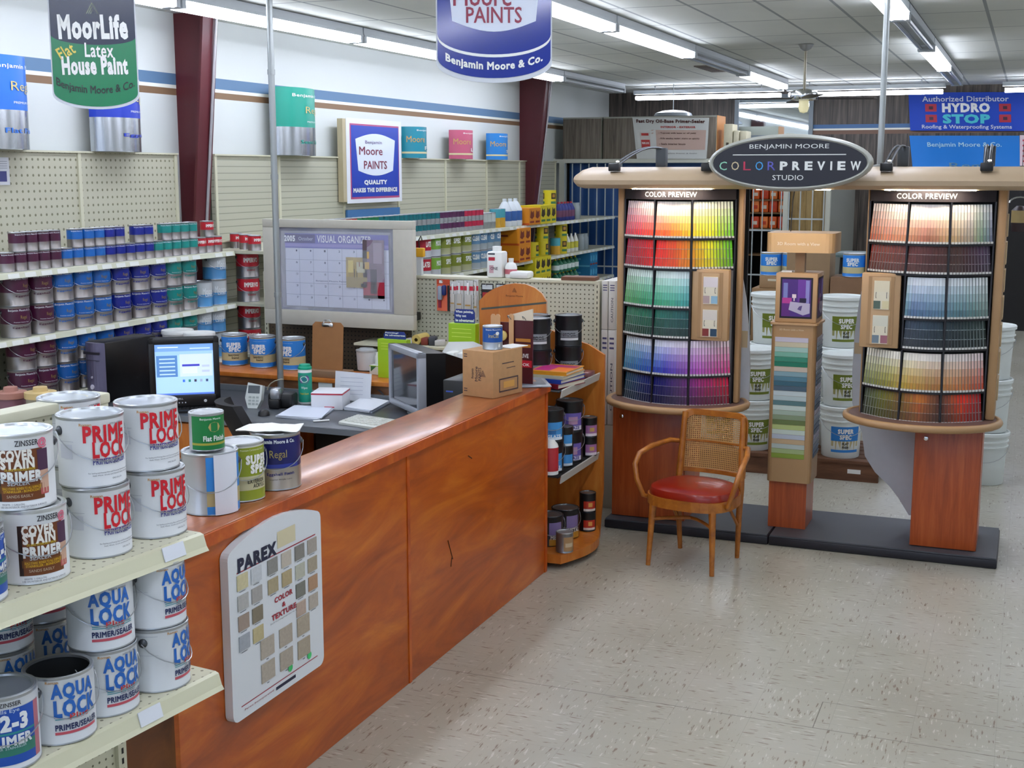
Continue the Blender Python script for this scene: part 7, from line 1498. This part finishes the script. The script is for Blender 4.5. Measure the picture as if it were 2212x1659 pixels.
legs = {'f-': (-.195, -.165, -.185, -.205), 'f+': (.195, -.165, .185, -.205)}
b2 = bx_-fx
for s_ in (-1, 1):
    MB().tube([(s_*.175, -.165, SZ-.05), (s_*.18, -.17, .25), (s_*.19, -.185, .001)], [.021, .018, .013], M_BENT, 12).build('leg', t)
    MB().tube([(s_*.175, .235, .80), (s_*.182, .215, .6), (s_*.19, .195, SZ), (s_*.185, .19, .25), (s_*.175, .205, .001)], [.016, .018, .019, .017, .013], M_BENT, 12).build('leg', t)
    MB().tube([(s_*.195, .222, .63), (s_*.235, .17, .64), (s_*.285, .03, .625), (s_*.305, -.08, .60), (s_*.305, -.135, .55), (s_*.285, -.15, .47), (s_*.25, -.135, SZ-.02), (s_*.235, -.11, SZ-.03)], [.013, .014, .016, .016, .015, .014, .013, .012], M_BENT, 10).build('armrest', t)
    MB().tube([(s_*.185, .17, .20), (s_*.18, .08, .30), (s_*.17, .0, SZ-.055)], .009, M_BENT, 8).build('brace', t)
MB().tube([(.17*math.sin(a), -.175+.13*(1-abs(math.sin(a))**1.5)-.0, .265) for a in [(-PI/2)+PI*i/12 for i in range(13)]], .010, M_BENT, 8).build('stretcher', t)
# cane back with frame
bw, bh, z0b = .40, .36, .455; M_CANE, nt, bb = newmat('cane_weave', .5)
s = sep(nt, coords(nt)); pit = .0115
f1 = mathn(nt, 'ABSOLUTE', mathn(nt, 'SUBTRACT', mathn(nt, 'FRACT', mathn(nt, 'DIVIDE', s[0], pit)), .5)); f2 = mathn(nt, 'ABSOLUTE', mathn(nt, 'SUBTRACT', mathn(nt, 'FRACT', mathn(nt, 'DIVIDE', s[2], pit)), .5))
hole = mathn(nt, 'LESS_THAN', mathn(nt, 'MAXIMUM', f1, f2), .26); bb.inputs['Base Color'].default_value = lin('#b98e52'); nt.links.new(mathn(nt, 'SUBTRACT', 1, hole), bb.inputs['Alpha'])
def backy(x, z): return .222+.05*(z-z0b)/bh*0.6-.03*(1-(x/.2)**2)*0+.035*(1-(2*x/bw)**2)
b = MB(); n1, n2 = 14, 10; vs = []
for j in range(n2+1):
    for i in range(n1+1): x = -bw/2+.02+(bw-.04)*i/n1; z = z0b+.02+(bh-.04)*j/n2; vs.append((x, backy(x, z), z))
b.add(vs, [(j*(n1+1)+i, j*(n1+1)+i+1, (j+1)*(n1+1)+i+1, (j+1)*(n1+1)+i) for j in range(n2) for i in range(n1)], M_CANE, None, True); b.build('cane_panel', t)
def edge(x, z, w_): return (x, backy(x, z), z)
path = []; r = .06
for cx_, cz2, a0 in ((bw/2-r, z0b+bh-r, 0), (-bw/2+r, z0b+bh-r, PI/2)):
    path += [(cx_+r*math.cos(a0+PI/2*i/6), cz2+r*math.sin(a0+PI/2*i/6)) for i in range(7)]
path = [(bw/2, z0b+.0), (bw/2, z0b+.12), (bw/2, z0b+.22)]+path+[(-bw/2, z0b+.22), (-bw/2, z0b+.12), (-bw/2, z0b)]
b = MB(); 
outer = path; inner = [(x*.87, z0b+(z-z0b)*.91) for x, z in path]
for sgn, off in ((1, -.008), (-1, .008)):
    vs = [(x, backy(x, z)+off, z) for x, z in outer]+[(x, backy(x, z)+off, z) for x, z in inner]; n = len(outer); fs = [(i, i+1, n+i+1, n+i) if sgn < 0 else (i, n+i, n+i+1, i+1) for i in range(n-1)]; b.add(vs, fs, M_BENT, None, True)
vs = [(x, backy(x, z)+o_, z) for o_ in (-.008, .008) for x, z in outer]; b.add(vs, [(i, i+1, n+i+1, n+i) for i in range(n-1)], M_BENT, None, True)
vs = [(x, backy(x, z)+o_, z) for o_ in (-.008, .008) for x, z in inner]; b.add(vs, [(i, i+1, n+i+1, n+i) for i in range(n-1)], M_BENT, None, True)
b.build('back_frame', t)
for z, hh in ((z0b+.012, .024), (z0b+bh*.5, .010)):
    b = MB(); m_ = 12; pts = [-bw/2+.01+(bw-.02)*i/m_ for i in range(m_+1)]; b.prism([(x, backy(x, z)-.007) for x in pts]+[(x, backy(x, z)+.007) for x in pts[::-1]], 'z', z-hh/2, z+hh/2, M_BENT); b.build('back_rail', t)
# ================================================================ pails on the pallet behind the display
PY0, PY1 = 9.0, 9.75
t = thing('pallet', 'low brown wooden pallet carrying the white pails behind the display', 'pallet', (-2.75, PY0, 0)); M_PAL = wood('pallet_wood', '#4a2c18', '#63402a', '#7a5238', (.8, 5, 5), .7, 0, 3, 3); L = 1.88
for k in range(6): MB().box((0, k*.125, .125), (L, k*.125+.105, .148), M_PAL).build('deck_board', t)
for k in range(3): MB().box((0, .01+k*.29, .001), (L, .06+k*.29, .1245), M_PAL).build('stringer', t)
b = MB().box((L-.21, .0085, .055), (L-.12, .0099, .085), M_WHITE); b.build('label_tag', t)
def pail(kind, x, y, z, label, rz=0, sc=1.0):
    t = thing('pail', label, 'pail', (x, y, z), rz, 'white pails behind the display'); R = .150*sc; H = .37*sc; o = PAIL[kind]
    for nm, me in o: c = link(me, nm, t); c.scale = (sc, sc, sc)
    return t
def mkpail(top, mid, txt, tcol='#f0f0ea'):
    b = MB(); R, H = .150, .37
    pr_ = [(R*.86, 0), (R*.88, .006), (R*.93, H*.55), (R*.96, H*.70), (R*1.02, H*.705), (R*1.02, H*.73), (R*.965, H*.735), (R*.97, H*.80), (R*1.03, H*.805), (R*1.03, H*.83), (R*.98, H*.835), (R*.985, H*.93)]; b.lathe(pr_, mat('#d9dfdc', .4), 32, caps=1)
    def cyl(a, f, l=.0015): rr = R*(.86+.07*min(1, f/.55)); return ((rr+l)*math.sin(a), -(rr+l)*math.cos(a), H*f)
    def patch(a0, a1, f0, f1, c, l=.0015): vs = [cyl(a0+(a1-a0)*i/12, f, l) for f in (f0, f1) for i in range(13)]; b.add(vs, [(i, i+1, 14+i, 13+i) for i in range(12)], mat(c, .4), None, True)
    if top:
        patch(-.75, .75, .12, .62, mid); patch(-.75, .75, .34, .62, top, .0025); patch(-.75, .75, .12, .17, top, .0025)
        for st, f, h, w in (('SUPER', .53, .035, .12), ('SPEC', .42, .035, .09), ('FLAT', .29, .018, .05), ('FINISH', .22, .018, .05)):
            gv, gf = glyphs(st, .06, 6); b.add([cyl((u-.5)*w/R, f+(v-.5)*h/H, .004) for u, v in gv], gf, mat(tcol if f > .35 else '#20241c', .4))
    body = b.mesh('pail_body'); l = MB(); l.lathe([(R*1.0, H*.93), (R*1.06, H*.93), (R*1.07, H*.985), (R*1.04, H), (R*.98, H), (R*.95, H*.975), (.0005, H*.975)], mat('#dfe6e4', .35), 32, caps=1)
    h = MB(); pts = [((R*1.06)*math.sin(a), -(R*1.05)*math.cos(a), H*.77-.12*math.cos(a)) for a in [-PI/2+PI*i/14 for i in range(15)]]; h.tube(pts, .0022, M_STEEL, 5); g = h.mesh('handle')
    return [('pail_body', body), ('lid', l.mesh('lid')), ('handle', g)]
PAIL = {'olive': mkpail('#6c7a24', '#9c9a64', 1), 'blue': mkpail('#2a7cc8', '#b9ae84', 1), 'plain': mkpail(None, None, 0)}
PZ2 = .1485
def px2(px, y): return at(px, 900, y=y).x
def pst(px, y, kinds, nm, j=0):
    x = px2(px, y)
    for k, kd in enumerate(kinds): pail(kd, x+(.006*k if j else 0), y, PZ2+k*.3705, '%s pail, %s of the stack %s' % ({'olive': 'white olive-labelled', 'blue': 'white blue-labelled', 'plain': 'plain white'}[kd], ['bottom one', 'second', 'third', 'top one'][k], nm), face(x, y, .25))
pst(1625, 9.19, ['olive', 'olive'], 'in front beside the bright rack'); pst(1660, 9.52, ['olive', 'olive', 'olive'], 'hidden partly by the tower')
pst(1818, 9.17, ['blue', 'olive'], 'in front beside the earthy rack')
pst(1810, 9.51, ['plain', 'olive', 'olive'], 'behind the blue-labelled pail'); pst(1545, 9.5, ['olive', 'olive'], 'behind the bright rack')
# shelf behind with cans and boxes
SY = 10.05; z1s = 1.13
t = thing('storage_rack', 'dark slotted storage rack behind the pallet of white pails', 'rack', (px2(1620, SY), SY, 0)); Lr = px2(1880, SY)-px2(1620, SY)
MB().box((0, 0, .60), (Lr, .45, .62), M_CARD).build('shelf', t)
for x in (0, Lr-.03):
    for y in (0, .42): MB().box((x, y, .001), (x+.03, y+.03, .599), M_DARK).build('upright', t)
def blk(px0, px1, pt, pb, y, label, col, name='carton', d=.3, grp=None, tape=True, zb=None):
    a, c = at(px0, pb, y=y), at(px1, pb, y=y); z0 = a.z if zb is None else zb; zt_ = zat(px0, pt, a); t = thing(name, label, 'carton', (a.x, y, z0), 0, grp); MB().rbox((0, 0, 0), (c.x-a.x, d, zt_-z0), mat(col, .7, noise=.08), .004).build('box', t)
    if tape: MB().box(((c.x-a.x)*.3, -.001, (zt_-z0)*.6), ((c.x-a.x)*.75, 0, (zt_-z0)*.78), mat('#c9c0a8', .6)).build('label', t)
    return zt_
zA = blk(1622, 1692, 622, 690, 10.06, 'brown cardboard carton behind the pails, beside the bright rack', '#8c6c48', zb=.621)
zB = blk(1640, 1700, 596, 622, 10.08, 'flat tan carton on the brown one behind the pails', '#9c7c58', zb=zA+.001)
zC = blk(1790, 1880, 598, 690, 10.06, 'brown cardboard carton behind the tower and the earthy rack', '#7c5c40', zb=.621)
zD = blk(1695, 1788, 545, 690, 10.10, 'large brown carton directly behind the picture cube', '#8a7050', zb=.621)
KINDS['spec_q'] = can_parts(.084, .18, base='#c2b98e', metal_base=False, bands=[(.03, .16, '#2f83d8'), (.42, .93, '#2f83d8')], texts=[('SUPER', 0, .72, .03, .1, '#dfe8ee', .07), ('SPEC', 0, .55, .03, .08, '#dfe8ee', .07)], seg=22)
for k, px in enumerate((1666, 1688)):
    x = px2(px, 10.2) ; x = at(px, 580, y=10.2).x; can('spec_q', (x+(.09*k), 10.2, zB+.0015 if True else 0), face(x, 10.2, 0), 'blue and cream can on the flat tan carton, %s of two' % ORD[k], 'blue cans behind the display', False)
for k, px in enumerate((1830, 1858)):
    x = at(px, 620, y=9.62).x
t = thing('can_crate', 'low grey crate under two blue cans beside the earthy rack', 'crate', (at(1815, 640, y=9.5).x, 9.68, .9)); bpy.data.objects.remove(t)
for k, px in enumerate((1833, 1862)):
    x = at(px, 640, y=9.51).x
    can('spec_q', (at(1833, 640, y=9.9).x+.176*k, 10.14, zC+.0015), 0, 'blue and cream can on the brown carton beside the earthy rack, %s of two' % ORD[k], 'blue cans behind the display', False)
# round stool and dark drums deeper in the shop
p = at(1845, 545, y=13.2)
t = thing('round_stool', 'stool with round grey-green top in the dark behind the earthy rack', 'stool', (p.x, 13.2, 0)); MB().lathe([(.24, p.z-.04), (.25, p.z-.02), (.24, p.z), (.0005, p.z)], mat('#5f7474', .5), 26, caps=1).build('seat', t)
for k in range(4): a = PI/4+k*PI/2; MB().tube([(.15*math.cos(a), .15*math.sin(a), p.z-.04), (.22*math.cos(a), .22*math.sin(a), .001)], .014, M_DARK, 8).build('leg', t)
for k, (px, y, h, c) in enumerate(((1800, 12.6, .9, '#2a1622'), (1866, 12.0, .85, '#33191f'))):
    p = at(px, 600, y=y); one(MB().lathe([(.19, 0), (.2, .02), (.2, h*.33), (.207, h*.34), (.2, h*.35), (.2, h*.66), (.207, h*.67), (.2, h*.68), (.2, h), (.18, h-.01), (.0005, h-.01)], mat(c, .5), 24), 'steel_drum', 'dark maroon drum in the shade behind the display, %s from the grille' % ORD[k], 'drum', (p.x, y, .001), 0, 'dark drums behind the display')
# aisle things at the right edge
for k in range(3): 
    x, y = at(2182, 740, y=9.35).x-.12, 9.35+.0
    pail('plain', x, y, .001+k*.3705, 'plain white pail in the aisle stack beyond the earthy rack, %s' % ['bottom one', 'middle one', 'top one'][k])
p = at(2204, 433, y=12.6); t = thing('hanging_lantern', 'dark hanging lantern with chrome hoop beyond the earthy rack', 'lantern', (p.x, 12.6, ZC)); zz = p.z-ZC
MB().tube([(.09*math.cos(a), 0, zz-.02+.05*math.sin(a)) for a in [PI*i/10 for i in range(11)]], .008, M_CHROME, 6).build('hoop', t); MB().lathe([(.06, zz-.28), (.07, zz-.2), (.07, zz-.09), (.03, zz-.05), (.0005, zz-.05)], mat('#2a1a1c', .4), 18, cols=[None, mat('#a08a5a', .4), None, None], caps=1).build('lantern_body', t); MB().tube([(0, 0, zz+.03), (0, 0, -.002)], .003, M_BLACK, 5).build('cord', t)
